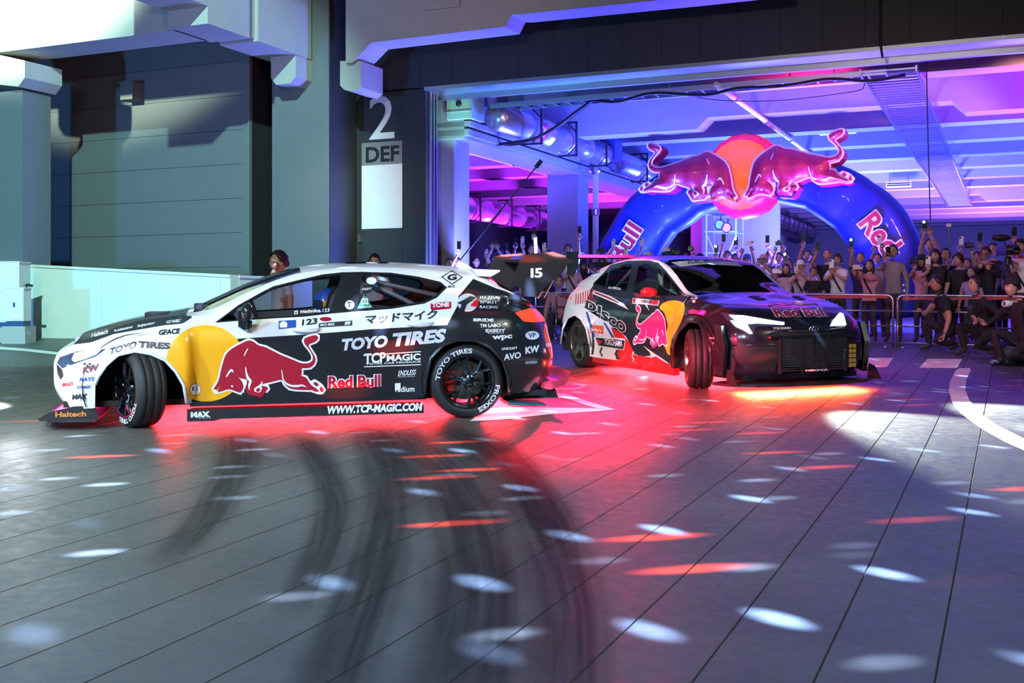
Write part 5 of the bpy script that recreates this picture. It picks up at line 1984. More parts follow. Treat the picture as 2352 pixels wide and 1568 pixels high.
co.cut(smooth_poly(z3([(1130, 660), (1180, 600), (1290, 575), (1390, 600), (1405, 660), (1380, 760), (1330, 870), (1270, 960), (1245, 1100), (1255, 1150), (1220, 1130), (1200, 1060), (1160, 1020), (1230, 870), (1220, 790), (1190, 700)]), 1), 2, zones=(0,), cond=nearR)
co.cut([(1362, 651), (1385, 628), (1402, 608), (1440, 599), (1490, 598), (1512, 603), (1530, 622), (1573, 676), (1566, 684), (1500, 682), (1440, 672), (1364, 656)], 1, zones=(0, 1), cond=nearR)
wq = []
for nm, p in (('quarter_window', [(1366, 649), (1398, 617), (1390, 658), (1368, 651)]), ('rear_side_window', [(1394, 656), (1403, 615), (1416, 609), (1452, 606), (1439, 667), (1394, 660)]),
              ('front_side_window', [(1453, 669), (1468, 610), (1483, 605), (1506, 606), (1523, 621), (1541, 645), (1537, 680), (1461, 672)]), ('vent_window', [(1540, 679), (1543, 648), (1570, 675), (1567, 679)])):
    wq += co.piece(nm, co.cut(p, extract=True, zones=(0, 1), cond=nearR), [GLASS] * 4)[:1]
vs, fs, ms = co.lift([f for f in co.bm.faces if f[co.L] == 2 and .10 < f.calc_center_median().x < 1.02 and abs(f.calc_center_median().y) < np.interp(f.calc_center_median().x, [r[0] for r in sorted(rail)], [r[1] for r in sorted(rail)]) * .93])
MB().add(vs, fs).add([(x, -y, z) for x, y, z in vs], [f[::-1] for f in fs]).build('windscreen', [GLASS_D], co_root, smooth=True)
vs, fs, ms = co.lift([f for f in co.bm.faces if f[co.L] == 2 and -1.93 < f.calc_center_median().x < -1.7])
MB().add(vs, fs).add([(x, -y, z) for x, y, z in vs], [f[::-1] for f in fs]).build('rear_window', [GLASS_D], co_root, smooth=True)
FAc = [(1543, 840), (1548, 790), (1560, 760), (1583, 738), (1606, 741), (1620, 765), (1630, 800), (1637, 840)]
RAc = [(1288, 790), (1293, 752), (1305, 730), (1321, 723), (1335, 733), (1347, 755), (1354, 790)]
co.cut([(1543, 900)] + FAc + [(1640, 900)], delete=True, zones=(0,), cond=lambda c: c.y < -.6)
co.cut([(1288, 860)] + RAc + [(1356, 860)], delete=True, zones=(0,), cond=lambda c: c.y < -.6)
hl = co.cut(z4([(240, 700), (330, 712), (470, 730), (905, 795), (908, 838), (720, 850), (610, 850), (590, 930), (535, 930), (400, 860), (300, 770)]), extract=True, zones=(0, 3), cond=lambda c: c.y < -.02 and c.x > 1.2)
co.piece('headlight', hl, [M_LAMPD] * 4)
gr = co.cut(z4([(705, 935), (880, 890), (1200, 905), (1200, 1290), (870, 1285), (862, 1050), (700, 1010)]), extract=True, zones=(0,), cond=lambda c: c.x > 1.8)
co.piece('grille_recess', gr, [M_BLACK] * 4)
vn = co.cut(z4([(355, 1040), (820, 1032), (858, 1060), (862, 1240), (800, 1225), (430, 1240), (380, 1190)]), extract=True, zones=(0,), cond=lambda c: c.x > 1.5)
co.piece('air_intake_recess', vn, [M_BLACK] * 4)
d1c = co.cut(z3([(862, 490), (830, 640), (800, 850), (830, 1010), (900, 1180), (1230, 1240), (1270, 1200), (1300, 900), (1410, 700), (1420, 560), (1388, 520), (1240, 545), (900, 505)]), extract=True, zones=(0, 1), cond=lambda c: c.y < -.6)
d2c = co.cut(z3([(600, 455), (540, 600), (560, 800), (560, 960), (620, 1100), (700, 1180), (890, 1185), (828, 1015), (798, 850), (828, 640), (858, 492)]), extract=True, zones=(0, 1), cond=lambda c: c.y < -.6)
dc = co.piece('front_door', d1c, COM)[:1] + co.piece('rear_door', d2c, COM)[:1]
co.finish('body_shell', COM)
co.index([co.body] + dc + wq + [o for o in co_root.children if o.name.split('.')[0] in ('headlight', 'grille_recess', 'air_intake_recess', 'windscreen')])
arch_lip(co, FAc, -.975, P_BLACK2, .014)
arch_lip(co, RAc, -.975, P_WHITE, .014)
well(co, 1.36, .34, .46, .93, .35)
well(co, -1.37, .34, .42, .93, .45)
MB().box((-2.0, -.72, .13), (2.0, .72, .18)).build('underbody', M_BLACK, co_root)
MB().box((-1.1, -.80, .18), (1.0, .80, .26)).box((.92, -.74, .24), (1.02, .74, .93)).build('cabin_floor', M_BLACK, co_root)
MB().prism([(1.0, .86), (1.0, .97), (.60, .97), (.50, .86), (.70, .80)], lambda a, b: (a, -.68, b), lambda a, b: (a, .68, b)).build('dashboard', M_CARBON, co_root)
bucket_seat(co, -.08, -.37)
bucket_seat(co, -.08, .37)
cage = MB()
for sg in (1, -1):
    ct((.80, .68 * sg, .3), (.76, .66 * sg, .98), (.32, .58 * sg, 1.24), (.05, .57 * sg, 1.31), (-.45, .57 * sg, 1.34))
    ct((-.45, .66 * sg, .25), (-.45, .64 * sg, 1.0), (-.45, .57 * sg, 1.34), (-.45, 0, 1.36))
    ct((-.45, .57 * sg, 1.34), (-1.5, .52 * sg, .8))
    ct((.76, .66 * sg, .45), (-.45, .66 * sg, .85))
    ct((-.45, .6 * sg, 1.0), (-1.4, -.45 * sg, .9))
ct((.05, -.57, 1.31), (.05, .57, 1.31))
cage.build('roll_cage', MATS['cage_paint'], co_root, smooth=True)
MB().lathe([(.15 + .014 * math.cos(a), .014 * math.sin(a)) for a in np.linspace(0, 2 * PI, 9)], 24, 'x', 0,
           Matrix.Translation((.45, -.37, .93)) @ Matrix.Rotation(.35, 4, 'Y')).build('steering_wheel', M_SEAT, co_root, smooth=True)
# lamps
drl = emit_mat('daylight_strip', (.80, .93, 1.0), 12)
co.poly('headlight_lamp', z4([(335, 735), (480, 742), (760, 790), (900, 812), (900, 830), (620, 815), (540, 822), (470, 800), (390, 780)]), drl, .008)
co.poly('headlight_lamp', z4([(350, 790), (430, 800), (520, 830), (560, 900), (575, 925), (545, 925), (480, 885), (400, 850)]), drl, .008)
co.poly('headlight_lamp', z4([(1375, 842), (1400, 790), (1470, 715), (1505, 725), (1535, 840), (1450, 838)]), drl, .010)
# grille bars and lattice, on the real front face
gb = MB()
for i in range(15):
    z = .235 + .0235 * i
    gb.box((2.165, -.42, z), (2.185, .42, z + .006))
gb.build('grille_bars', mat('gunmetal_bars', (.16, .16, .17), .35, .8), co_root)['kind'] = 'stuff'
for y in (-.42, -.14, .14, .42):
    MB().box((2.17, y - .012, .21), (2.195, y + .012, .585)).build('grille_post', M_CARBON, co_root)
MB().box((2.16, -.55, .575), (2.20, .55, .60)).build('grille_top_bar', P_BLACK2, co_root)
ch = MB()
ch.lathe([(.055 + .007 * math.cos(a), .007 * math.sin(a)) for a in np.linspace(0, 2 * PI, 7)], 24, 'x', 0, Matrix.Translation((2.185, 0, .655)) @ Matrix.Diagonal((1, 1, .68, 1)))
ch.lathe([(.030 + .006 * math.cos(a), .006 * math.sin(a)) for a in np.linspace(0, 2 * PI, 7)], 20, 'x', 0, Matrix.Translation((2.187, 0, .655)) @ Matrix.Diagonal((1, .6, 1, 1)))
ch.build('nose_badge', M_CHROME, co_root, smooth=True)
it = MB()
for y, z in ((-.72, .42), (-.58, .40)):
    it.box((1.98, y - .03, z - .13), (2.0, y + .03, z + .10))
it.build('intake_cooler', M_CALIPER, co_root)
lo = MB()
for i in range(5):
    for j in range(2):
        lo.box((2.17, .47 + .05 * j, .25 + .05 * i), (2.175, .51 + .05 * j, .29 + .05 * i))
lo.build('oil_cooler_fins', mat('glowing_brass_fins', (.55, .33, .10), .35, .8, emit=(1, .5, .1), es=.12), co_root)['kind'] = 'stuff'  # fins given a faint orange glow of their own
# splitter, skirts, canards, mirror
sp = MB()
pl = [(2.27, 0), (2.26, .40), (2.18, .72), (2.02, .93), (1.80, .98), (1.70, .7), (1.70, 0)]
for sg in (1, -1):
    sp.prism([(x, y * sg) for x, y in pl], lambda a, b: (a, b, .085), lambda a, b: (a, b, .115))
    sp.prism([(2.16, .10), (2.06, .24), (1.98, .26), (1.96, .10)], lambda a, b: (a, sg * .90, b), lambda a, b: (a, sg * .92, b))
sp.build('front_splitter', M_CARBON, co_root)
for sg in (1, -1):
    MB().prism([(.92, .10), (-1.0, .10), (-1.0, .16), (.92, .18)], lambda a, b: (a, sg * .90, b), lambda a, b: (a, sg * .82, b)).build('side_skirt', P_RED2 if sg < 0 else P_BLACK2, co_root)
    q = MB()
    q.prism([(1.80, .20), (1.92, .17), (1.96, .50), (1.88, .70), (1.78, .72), (1.76, .50)], lambda a, b: (a, sg * .935, b), lambda a, b: (a - .02, sg * .88, b))
    q.build('fender_blade', P_BLACK2, co_root)
p = co.at(1491, 671, 1, -.97)
mm2 = bpy.data.objects.new('door_mirror', None)
COL.objects.link(mm2)
mm2.parent = co_root
MB().ell(p, (.07, .11, .055), 16, 8).build('mirror_shell', P_RED2, mm2, smooth=True)
MB().tube([p + Vector((0, .05, -.03)), p + Vector((.02, .18, -.06))], .016, 8).build('mirror_stem', P_BLACK2, mm2)
MB().prism([(-1.48, 1.36), (-1.78, 1.335), (-1.79, 1.32), (-1.66, 1.28), (-1.5, 1.29)], lambda a, b: (a, -.62, b), lambda a, b: (a, .62, b)).build('roof_spoiler', P_BLACK2, co_root)
wq2 = MB().prism([(-1.75, 1.42), (-2.02, 1.46), (-2.03, 1.445), (-1.75, 1.40)], lambda a, b: (a, -.74, b), lambda a, b: (a, .74, b))
wq2.build('wing_blade', M_CARBON, co_root)
for sg in (1, -1):
    MB().prism([(-1.70, 1.30), (-1.72, 1.50), (-2.05, 1.50), (-2.02, 1.20), (-1.85, 1.16)], lambda a, b: (a, sg * .74, b), lambda a, b: (a, sg * .75, b)).build('wing_end_plate', M_CARBON, co_root)
    MB().tube([(-1.72, sg * .3, 1.30), (-1.85, sg * .3, 1.42)], .014, 6).build('wing_strut', M_CARBON, co_root)
# steering arms seen through the front arch
MB().tube([(1.40, -.86, .24), (1.32, -.45, .22)], .014, 8).tube([(1.48, -.84, .31), (1.42, -.45, .30)], .012, 8).build('steering_arm', M_CHROME, co_root)
MB().tube([(1.45, -.75, .50), (1.43, -.80, .42), (1.44, -.84, .36)], .01, 6).build('brake_hose', M_RUBBER, co_root)
# wheels
M_BRONZE = mat('bronze_rim', (.16, .14, .10), .25, .8, coat=.3)
wheel(co, -1.345, -.80, .318, .318, .27, 0, .225, 5, M_BRONZE, wide=2, pads=False)
wheel(co, 1.335, -.84, .318, .318, .27, math.radians(-26), .225, 5, M_BRONZE, wide=2, pads=False)
wheel(co, -1.345, .80, .318, .318, .27, 0, .225, 5, M_BRONZE, wide=2, pads=False)
wheel(co, 1.335, .84, .318, .318, .27, math.radians(-26), .225, 5, M_BRONZE, wide=2, pads=False)
# ---- emblem and lettering
M_PINK = mat('decal_pink', (.62, .02, .20), .35, noise=.05, coat=.3)
co.emblem([((.953, -.336), (1456, 786)), ((.758, .586), (1461, 705)), ((-.445, .3625), (1513, 709)), ((-.992, -.531), (1533, 790))], M_PINK, M_DWHITE)
lt3 = lambda *a, **k: co.text(*a, **k)
co.poly('tyre_sponsor_plate', z3([(480, 955), (795, 985), (780, 1092), (510, 1050)]), M_DWHITE, .004)
co.poly('tyre_sponsor_field', z3([(486, 962), (788, 990), (774, 1084), (516, 1044)]), M_DBLACK, .0055)
co.poly('tyre_sponsor_mark', z3([(500, 985), (530, 990), (530, 1005), (565, 992), (530, 1035), (515, 1035)]), M_DBRED, .007)
co.text('YOKOHAMA', 1389, 791, 1431, 797, 15, M_DWHITE, .02, off=.007)
co.poly('orange_plate', z3([(427, 830), (568, 842), (568, 925), (430, 912)]), mat('decal_vermilion', (.80, .10, .03), .35), .004)
co.text('Jackery', 1358, 761, 1383, 764, 9, M_DWHITE, .02, off=.006)
# DISCO lettering falling to the right
for ch_, (x, y, w_, h_, ln) in {'D': (375, 660, 110, 85, .2), 'I': (505, 705, 35, 75, .1), 'S': (540, 770, 80, 90, .1), 'C': (620, 830, 85, 95, 0), 'O': (700, 880, 95, 110, 0)}.items():
    (x0, y0), (x1, y1) = z3([(x, y), (x + w_, y + w_ * .45)])
    co.text(ch_, x0, y0, x1, y1, h_ / 4.48, M_DBLACK, .05, lean=ln, off=.007)
    co.text(ch_, x0 - 1.6, y0 + 1.6, x1 + 1.6, y1 + 1.6, h_ / 4.48 + 3.2, M_DWHITE, .10, lean=ln, off=.005, name='lettering_outline')
# sun-burst stripes on the rear quarter
for i in range(8):
    x = 282 + 24 * i
    co.poly('quarter_stripe', z3([(x, 520 - 8 * i), (x + 10, 515 - 8 * i), (x + 4, 625 - 4 * i), (x - 6, 625 - 4 * i)]), M_DBRED, .004)
co.poly('arrow_white', z3([(470, 478), (640, 540), (780, 620), (825, 678), (690, 610), (450, 512)]), M_DWHITE, .004)
co.poly('arrow_red', z3([(480, 492), (640, 553), (770, 628), (690, 595), (470, 508)]), M_DRED, .006)
co.poly('number_plate', z3([(868, 555), (1145, 585), (1130, 635), (862, 615)]), M_DWHITE, .004)
co.text('H.MINOWA', 1474, 695, 1500, 698, 7, M_DBLACK, .03, off=.006)
co.poly('number_block', z3([(1085, 585), (1140, 590), (1120, 630), (1075, 625)]), M_DBRED, .006)
co.poly('number_seal', z3([(873, 560), (900, 563), (893, 612), (868, 608)]), M_DBRED, .006)
co.text('GR COROLLA', 1398, 663, 1427, 666, 5.5, M_DWHITE, .03, off=.006)
co.poly('door_flash_red', z3([(870, 505), (960, 520), (985, 555), (910, 550)]), M_DRED, .004)
co.poly('door_flash_white', z3([(975, 600), (1005, 640), (1040, 690), (1020, 640), (1010, 600)]), M_DWHITE, .004)
co.poly('lower_flash_white', z3([(975, 1045), (1060, 1105), (1275, 1250), (1200, 1215), (1050, 1120)]), M_DWHITE, .004)
co.poly('wave_line', z3([(545, 1060), (560, 1070), (540, 1110), (562, 1150), (545, 1190), (530, 1188), (545, 1150), (525, 1110)]), M_DBLACK, .004)
co.poly('wave_line', z3([(700, 1090), (722, 1095), (705, 1130), (725, 1170), (705, 1215), (685, 1210), (700, 1170), (680, 1130)]), M_DBLACK, .004)
co.poly('wave_line', z3([(870, 1105), (885, 1110), (868, 1150), (885, 1185), (875, 1240), (865, 1238), (872, 1185), (856, 1150)]), M_DWHITE, .004)
co.poly('blue_stripe', z3([(385, 700), (405, 702), (485, 960), (455, 955)]), M_DBLUE, .004)
co.poly('blue_stripe', z3([(560, 800), (590, 815), (680, 960), (655, 965)]), M_DBLUE, .004)
co.poly('grey_stripe', z3([(430, 720), (460, 730), (520, 950), (490, 950)]), M_DGREY, .004)
co.text('Motul', 1352, 632, 1378, 627, 6, M_DBLACK, .02)
co.text('SUNOCO', 1371, 614, 1390, 611, 6, M_DBLACK, .02)
co.text('Red Bull', 1784, 729, 1903, 727, 20, M_DRED, .03, outline=M_DWHITE, off=.006, lean=-.6)
co.poly('hood_sun', [(1818, 693), (1828, 700), (1840, 702), (1848, 697), (1843, 692)], M_DYEL, .004)
co.poly('hood_bull', [(1764, 701), (1770, 694), (1800, 694), (1818, 697), (1824, 700), (1800, 701), (1780, 699), (1770, 704)], M_DRED, .005)
co.poly('hood_bull', [(1882, 702), (1872, 694), (1850, 694), (1840, 699), (1852, 700), (1870, 698)], M_DRED, .005)
co.text('YOKOHAMA', 1775, 757, 1817, 756, 5, M_DWHITE, .03, off=.006)
co.text('TEIN', 1917, 752, 1940, 752, 5, M_DWHITE, .03, off=.006)
co.text('Gordon Design', 1630, 779, 1665, 779, 5, M_DWHITE, .02, off=.006)
co.text('TC', 1636, 791, 1645, 791, 5, M_DWHITE, .02, off=.006)
co.text('NEOVA', 1850, 853, 1903, 851, 4.5, M_DWHITE, .04, plane=(0, 2.262))
co.text('EUROMAGIC', 1580, 607, 1660, 601, 9, M_DBLACK, .02, off=.006)
co.poly('dragon_mark', z3([(1445, 690), (1480, 672), (1540, 690), (1600, 678), (1625, 705), (1600, 740), (1560, 725), (1500, 720), (1450, 715)]), M_PINK, .005)
co.poly('vent_slit', z4([(520, 540), (620, 535), (730, 575), (640, 580)]), M_BLACK, .005)
co.poly('vent_slit', z4([(970, 540), (1040, 535), (1130, 570), (1070, 575)]), M_BLACK, .005)
for x, y in ((1590, 683), (1599, 684), (1594, 692)):
    co.poly('dot_sticker', [(x + 4 * math.cos(a), y + 4 * math.sin(a)) for a in np.linspace(0, 6.28, 10)[:-1]], M_DGREY, .004)

for yy in (.64, -.64):
    car_light(co, 'car_headlight', 'SPOT', (2.24, yy, .66), (8.0, yy * 1.3, .0), 4600, (.90, 1.0, .93), size=.05, spot=46, blend=.5)
g = car_light(co, 'underglow', 'AREA', (0, 0, .11), (0, 0, -1), 1000, RED, size=2.6, size_y=1.5)
g.rotation_euler = CO_M.to_euler()
g = car_light(co, 'underglow', 'AREA', (2.0, 0, .08), (2.0, 0, -1), 320, (1.0, .09, .03), size=.4, size_y=1.5)
g.rotation_euler = CO_M.to_euler()

for pts in ([(358, 1045), (600, 1040), (800, 1034), (845, 1048), (858, 1090), (862, 1180), (850, 1240)], [(360, 1050), (372, 1130), (400, 1210), (430, 1240)], [(862, 1060), (866, 1180), (872, 1285)], [(705, 935), (790, 912), (880, 892), (1200, 900), (1440, 882)]):
    q = [co.hit(x, y, .006) for x, y in z4(pts)]
    q = [p for p in q if p is not None]
    for sg in (1, -1):
        MB().tube([Vector((p.x, p.y * sg, p.z)) for p in q], .011, 6).build('bumper_edge', P_BLACK2, co_root, smooth=True)
co.poly('sun_strip', [(1541, 603), (1600, 597), (1692, 602), (1706, 612), (1620, 607), (1562, 613)], M_DGREY, .004)
co.poly('rear_lamp', z3([(222, 520), (240, 510), (245, 560), (228, 585)]), M_TAIL, .006)

for yy in (.75, -.75):
    g = car_light(co, 'underglow', 'AREA', (0, yy * 1.05, .10), (0, yy * 2.2, -.6), 160, RED, size=.1, size_y=1.8)
# ---------------------------------------------------------------- people
SKIN = mat('skin', (.46, .27, .19), .5, noise=.06)
SKIN2 = mat('skin_tan', (.36, .20, .135), .5, noise=.06)
HAIR = mat('dark_hair', (.012, .010, .010), .5, noise=.3, nscale=40)
EYE = mat('eye_dark', (.01, .008, .008), .3)
LIP = mat('lips', (.34, .11, .09), .5)
CLOTH = {}


def cloth(key, col):
    CLOTH[key] = mat('cloth_' + key, col, .85, noise=.12, nscale=18, bump=.25, bscale=22)


for k, c in dict(black=(.012, .012, .015), white=(.66, .65, .66), grey=(.22, .20, .22), red=(.42, .02, .04), navy=(.02, .03, .07), beige=(.42, .34, .28), pink=(.50, .22, .28),
                 blush=(.48, .36, .36), denim=(.05, .07, .12), charcoal=(.035, .035, .04), blue=(.05, .08, .25), purple=(.28, .20, .36)).items():
    cloth(k, c)
M_SHOE = mat('shoe', (.03, .03, .03), .6)


def hand_mesh():
    """right-angle neutral hand: wrist at the origin, fingers up +Z, palm towards -Y, gently closed"""
    m = MB()
    m.ell((0, 0, .045), (.040, .017, .052), 10, 7)
    for i, (x, ln) in enumerate(((-.030, .068), (-.010, .078), (.011, .072), (.030, .056))):
        a = Vector((x, 0, .085))
        b = a + Vector((x * .08, -.012, ln * .42))
        c = b + Vector((0, -.026, ln * .22))
        d = c + Vector((0, -.022, -ln * .08))
        m.tube([a, b, c, d], [.0098, .009, .0085, .007], 6)
    m.tube([(-.036, -.004, .030), (-.058, -.018, .055), (-.056, -.034, .078), (-.046, -.040, .092)], [.012, .011, .010, .008], 6)
    return m


HAND = hand_mesh()
LAST_HANDS = []


def ik(sh, tg, l1, l2, pole):
    d = tg - sh
    L = min(d.length, (l1 + l2) * .995)
    dn = d.normalized()
    a = math.acos(max(-1, min(1, (l1 * l1 + L * L - l2 * l2) / (2 * l1 * L))))
    p = (pole - dn * pole.dot(dn))
    p = p.normalized() if p.length > 1e-4 else dn.orthogonal().normalized()
    el = sh + dn * (l1 * math.cos(a)) + p * (l1 * math.sin(a))
    return el, sh + dn * L


def head_into(m, c, k, look, mi_skin=0):
    """shaped head: c = centre, look = rotation matrix, front = -Y"""
    n, q = 16, 12
    vs, fs = [], []
    for i in range(q + 1):
        t = PI * i / q
        for j in range(n):
            a = 2 * PI * j / n
            x, y, z = math.sin(t) * math.cos(a), math.sin(t) * math.sin(a), math.cos(t)
            low = max(0, -z)
            p = Vector((.076 * x * (1 - .30 * low), .096 * y * (1 - .12 * low) - .012 * low, .118 * z))
            if y < 0 and z < .3:
                p.y = max(p.y, -.092)
            vs.append(look @ (p * k) + c)
    for i in range(q):
        for j in range(n):
            a, b = i * n + j, i * n + (j + 1) % n
            fs.append((a + n, b + n, b, a))
    m.add(vs, fs, mi_skin)
    L = lambda v: look @ (Vector(v) * k) + c
    m.add([L(v) for v in ((-.009, -.086, .028), (.009, -.086, .028), (.018, -.088, -.028), (-.018, -.088, -.028), (0, -.118, -.022))], [(0, 1, 4), (1, 2, 4), (2, 3, 4), (3, 0, 4)], mi_skin)
    for s in (-1, 1):
        m.ell(L((s * .030, -.082, .014)), (.015 * k, .008 * k, .008 * k), 8, 5, 4, look.to_4x4())
        m.ell(L((s * .031, -.083, .034)), (.020 * k, .008 * k, .006 * k), 8, 4, 4, look.to_4x4())
        m.ell(L((s * .076, .004, .0)), (.010 * k, .018 * k, .029 * k), 8, 6, mi_skin, look.to_4x4())
    m.ell(L((0, -.085, -.056)), (.025 * k, .008 * k, .008 * k), 8, 5, 5, look.to_4x4())


def hair_mesh(c, k, look, style):
    m = MB()
    n, q = 18, 12
    rows = []
    lim = {'short': 108, 'long': 122, 'cap': 118, 'bald': 92, 'bucket': 118, 'fringe': 116}.get(style, 108)
    for i in range(q + 1):
        for j in range(n):
            a = 2 * PI * j / n
            back = (1 + math.sin(a)) / 2                       # 0 front, 1 back
            fr = {'fringe': 62, 'long': 54}.get(style, 47)
            lm = math.radians(fr + (lim - fr) * min(1, back * 1.5))
            lm += math.radians(6) * math.sin(j * 2.3 + c.x * 9) + math.radians(4) * math.sin(j * 4.1)
            t = lm * i / q
            bulk = {'short': 1.15, 'fringe': 1.2, 'long': 1.16}.get(style, 1.06)
            x, y, z = math.sin(t) * math.cos(a), math.sin(t) * math.sin(a), math.cos(t)
            w = 1 + .06 * math.sin(j * 5.1 + i * 1.7) + .05 * math.sin(j * 2.7 - i * 3.1) * (i / q)
            rows.append(look @ (Vector((.079 * x * bulk * w, (.100 * y) * bulk * w + .004, .122 * z * bulk)) * k) + c)
    fs = [((i + 1) * n + j, (i + 1) * n + (j + 1) % n, i * n + (j + 1) % n, i * n + j) for i in range(q) for j in range(n)]
    m.add(rows, fs)
    if style == 'long':
        for s in (-1, 0, 1):
            m.ell(look @ (Vector((s * .055, .055 + .02 * (s == 0), -.09)) * k) + c, (.045 * k, .04 * k, .16 * k), 10, 8)
    return m


def hat_mesh(c, k, look, style):
    m = MB()
    n = 20
    L = lambda v: look @ (Vector(v) * k) + c
    prof = [(1.02, .035), (1.0, .07), (.86, .115), (.5, .142), (.02, .150)]
    vs = [L((.088 * r * math.cos(2 * PI * j / n), .108 * r * math.sin(2 * PI * j / n) + .004, z)) for r, z in prof for j in range(n)]
    m.add(vs, [(i * n + j, i * n + (j + 1) % n, (i + 1) * n + (j + 1) % n, (i + 1) * n + j) for i in range(len(prof) - 1) for j in range(n)])
    if style == 'cap':
        pts = []
        for s in np.linspace(-1, 1, 9):
            pts.append((s * .074, -.075 - .012 * (1 - s * s)))
        out = [(s * .070, -.105 - .070 * math.sqrt(max(0, 1 - s * s * .95))) for s in np.linspace(1, -1, 9)]
        poly = pts + out
        m.prism(poly, lambda a, b: L((a, b, .052 - .25 * abs(b + .07) * .5)), lambda a, b: L((a, b, .044 - .25 * abs(b + .07) * .5)))
    else:
        vs = [L((.088 * r * math.cos(2 * PI * j / n), .108 * r * math.sin(2 * PI * j / n), z)) for r, z in ((1.0, .045), (1.55, .0), (1.55, -.006), (1.0, .036)) for j in range(n)]
        m.add(vs, [(i * n + j, i * n + (j + 1) % n, (i + 1) * n + (j + 1) % n, (i + 1) * n + j) for i in range(3) for j in range(n)])
    return m


def person(label, loc, h, face, shirt='black', pants='charcoal', hair='short', hat=None, hatc=None, sleeve='short', arms=None, pose='stand', pitch=0.0, yaw=0.0,
           skin=None, group=None, detail=1, lean=0.0, extras=None, headk=None):
    """arms: {'L'/'R': world point of the hand}; face: world point looked at"""
    k = h / 1.72
    d = Vector(face) - Vector(loc)
    ang = math.atan2(d.x, -d.y)
    Mw = Matrix.Translation(loc) @ Matrix.Rotation(ang, 4, 'Z')
    inv = Mw.inverted()
    V = Vector
    if pose == 'stand':
        pel, sp_, ch_, nk = V((0, .0, .95)), V((0, -.01 - lean * .3, 1.12)), V((0, -lean * .7, 1.30)), V((0, -.01 - lean, 1.455))
        hips = {s: V((s * .088, 0, .88)) for s in (-1, 1)}
        knee = {s: V((s * .10, -.03, .49)) for s in (-1, 1)}
        ank = {s: V((s * .11, .03, .09)) for s in (-1, 1)}
    elif pose == 'crouch':
        pel, sp_, ch_, nk = V((0, .06, .36)), V((0, .0, .52)), V((0, -.08, .70)), V((0, -.13, .85))
        hips = {s: V((s * .09, .02, .33)) for s in (-1, 1)}
        knee = {-1: V((-.16, -.34, .46)), 1: V((.16, -.28, .16))}
        ank = {-1: V((-.15, -.22, .09)), 1: V((.14, .10, .10))}
    else:   # seated
        pel, sp_, ch_, nk = V((0, .08, .12)), V((0, .10, .28)), V((0, .11, .46)), V((0, .10, .60))
        hips = {s: V((s * .09, .04, .10)) for s in (-1, 1)}
        knee = {s: V((s * .13, -.36, .20)) for s in (-1, 1)}
        ank = {s: V((s * .12, -.62, .0)) for s in (-1, 1)}
    toe = {s: ank[s] + V((s * .015, -.16, -.05)) for s in (-1, 1)}
    up = (nk - ch_).normalized()
    sh = {s: ch_ + up * .085 + V((s * .165, .0, 0)) for s in (-1, 1)}
    J = [pel, sp_, ch_, nk, nk + up * .06]
    E = [(0, 1), (1, 2), (2, 3), (3, 4)]
    R = [.135, .122, .138, .058, .052]
    T = ['torso', 'torso', 'torso', 'neck', 'neck']
    bones = [('torso', pel, sp_), ('torso', sp_, ch_), ('torso', ch_, nk - up * .03), ('neck', nk - up * .02, nk + up * .1)]
    hands = []
    for s, nm in ((-1, 'R'), (1, 'L')):      # front is -Y, so the person's right hand lies at -X
        i0 = len(J)
        tgt = (arms or {}).get(nm)
        if tgt is None:
            e, w = sh[s] + V((s * .07, .02, -.27)), sh[s] + V((s * .09, -.06, -.51))
        else:
            tl = inv @ V(tgt) * (1 / k)
            pole = V((s * .8, .3, -.75))
            e, w = ik(sh[s], tl, .285, .255, pole)
        J += [sh[s], e, w]
        R += [.070, .044, .030]
        E += [(2, i0), (i0, i0 + 1), (i0 + 1, i0 + 2)]
        bones += [('upper', sh[s], e), ('fore', e, w)]
        hands.append((s, e, w, tgt is not None))
        i0 = len(J)
        J += [hips[s], knee[s], ank[s], toe[s]]
        R += [.092, .062, .046, .038]
        E += [(0, i0), (i0, i0 + 1), (i0 + 1, i0 + 2), (i0 + 2, i0 + 3)]
        bones += [('leg', hips[s], knee[s]), ('leg', knee[s], ank[s]), ('foot', ank[s], toe[s])]
    me = bpy.data.meshes.new('skeleton')
    me.from_pydata([tuple(p) for p in J], E, [])
    ob = bpy.data.objects.new('skeleton', me)
    COL.objects.link(ob)
    md = ob.modifiers.new('Skin', 'SKIN')
    md.use_smooth_shade = True
    if not me.skin_vertices:
        bm = bmesh.new()
        bm.from_mesh(me)
        bm.verts.layers.skin.verify()
        bm.to_mesh(me)
        bm.free()
    for i, r in enumerate(R):
        me.skin_vertices[0].data[i].radius = (r, r)
        me.skin_vertices[0].data[i].use_root = (i == 0)
    ss = ob.modifiers.new('Sub', 'SUBSURF')
    ss.levels = detail
    dg = bpy.context.evaluated_depsgraph_get()
    em = bpy.data.meshes.new_from_object(ob.evaluated_get(dg))
    bm = bmesh.new()
    bm.from_mesh(em)
    cuts = []
    if pose == 'stand':
        cuts.append((V((0, 0, .90)), V((0, 0, 1)), None))
    if sleeve == 'short':
        for q in range(len(bones)):
            if bones[q][0] == 'upper':
                a_, b_ = bones[q][1], bones[q][2]
                cuts.append((a_ + (b_ - a_) * .62, (b_ - a_).normalized(), .11))
    cuts.append((nk + up * .0, up, .12))
    for co_, no_, rad in cuts:
        fsel = [f for f in bm.faces if rad is None or (f.calc_center_median() - co_).length < rad + .05]
        ge = list({v for f in fsel for v in f.verts}) + list({e for f in fsel for e in f.edges}) + fsel
        bmesh.ops.bisect_plane(bm, geom=ge, plane_co=co_, plane_no=no_, dist=1e-5)
    bm.verts.index_update()
    vs = [v.co.copy() for v in bm.verts]
    fs = [tuple(v.index for v in f.verts) for f in bm.faces]
    bm.free()
    bpy.data.objects.remove(ob)
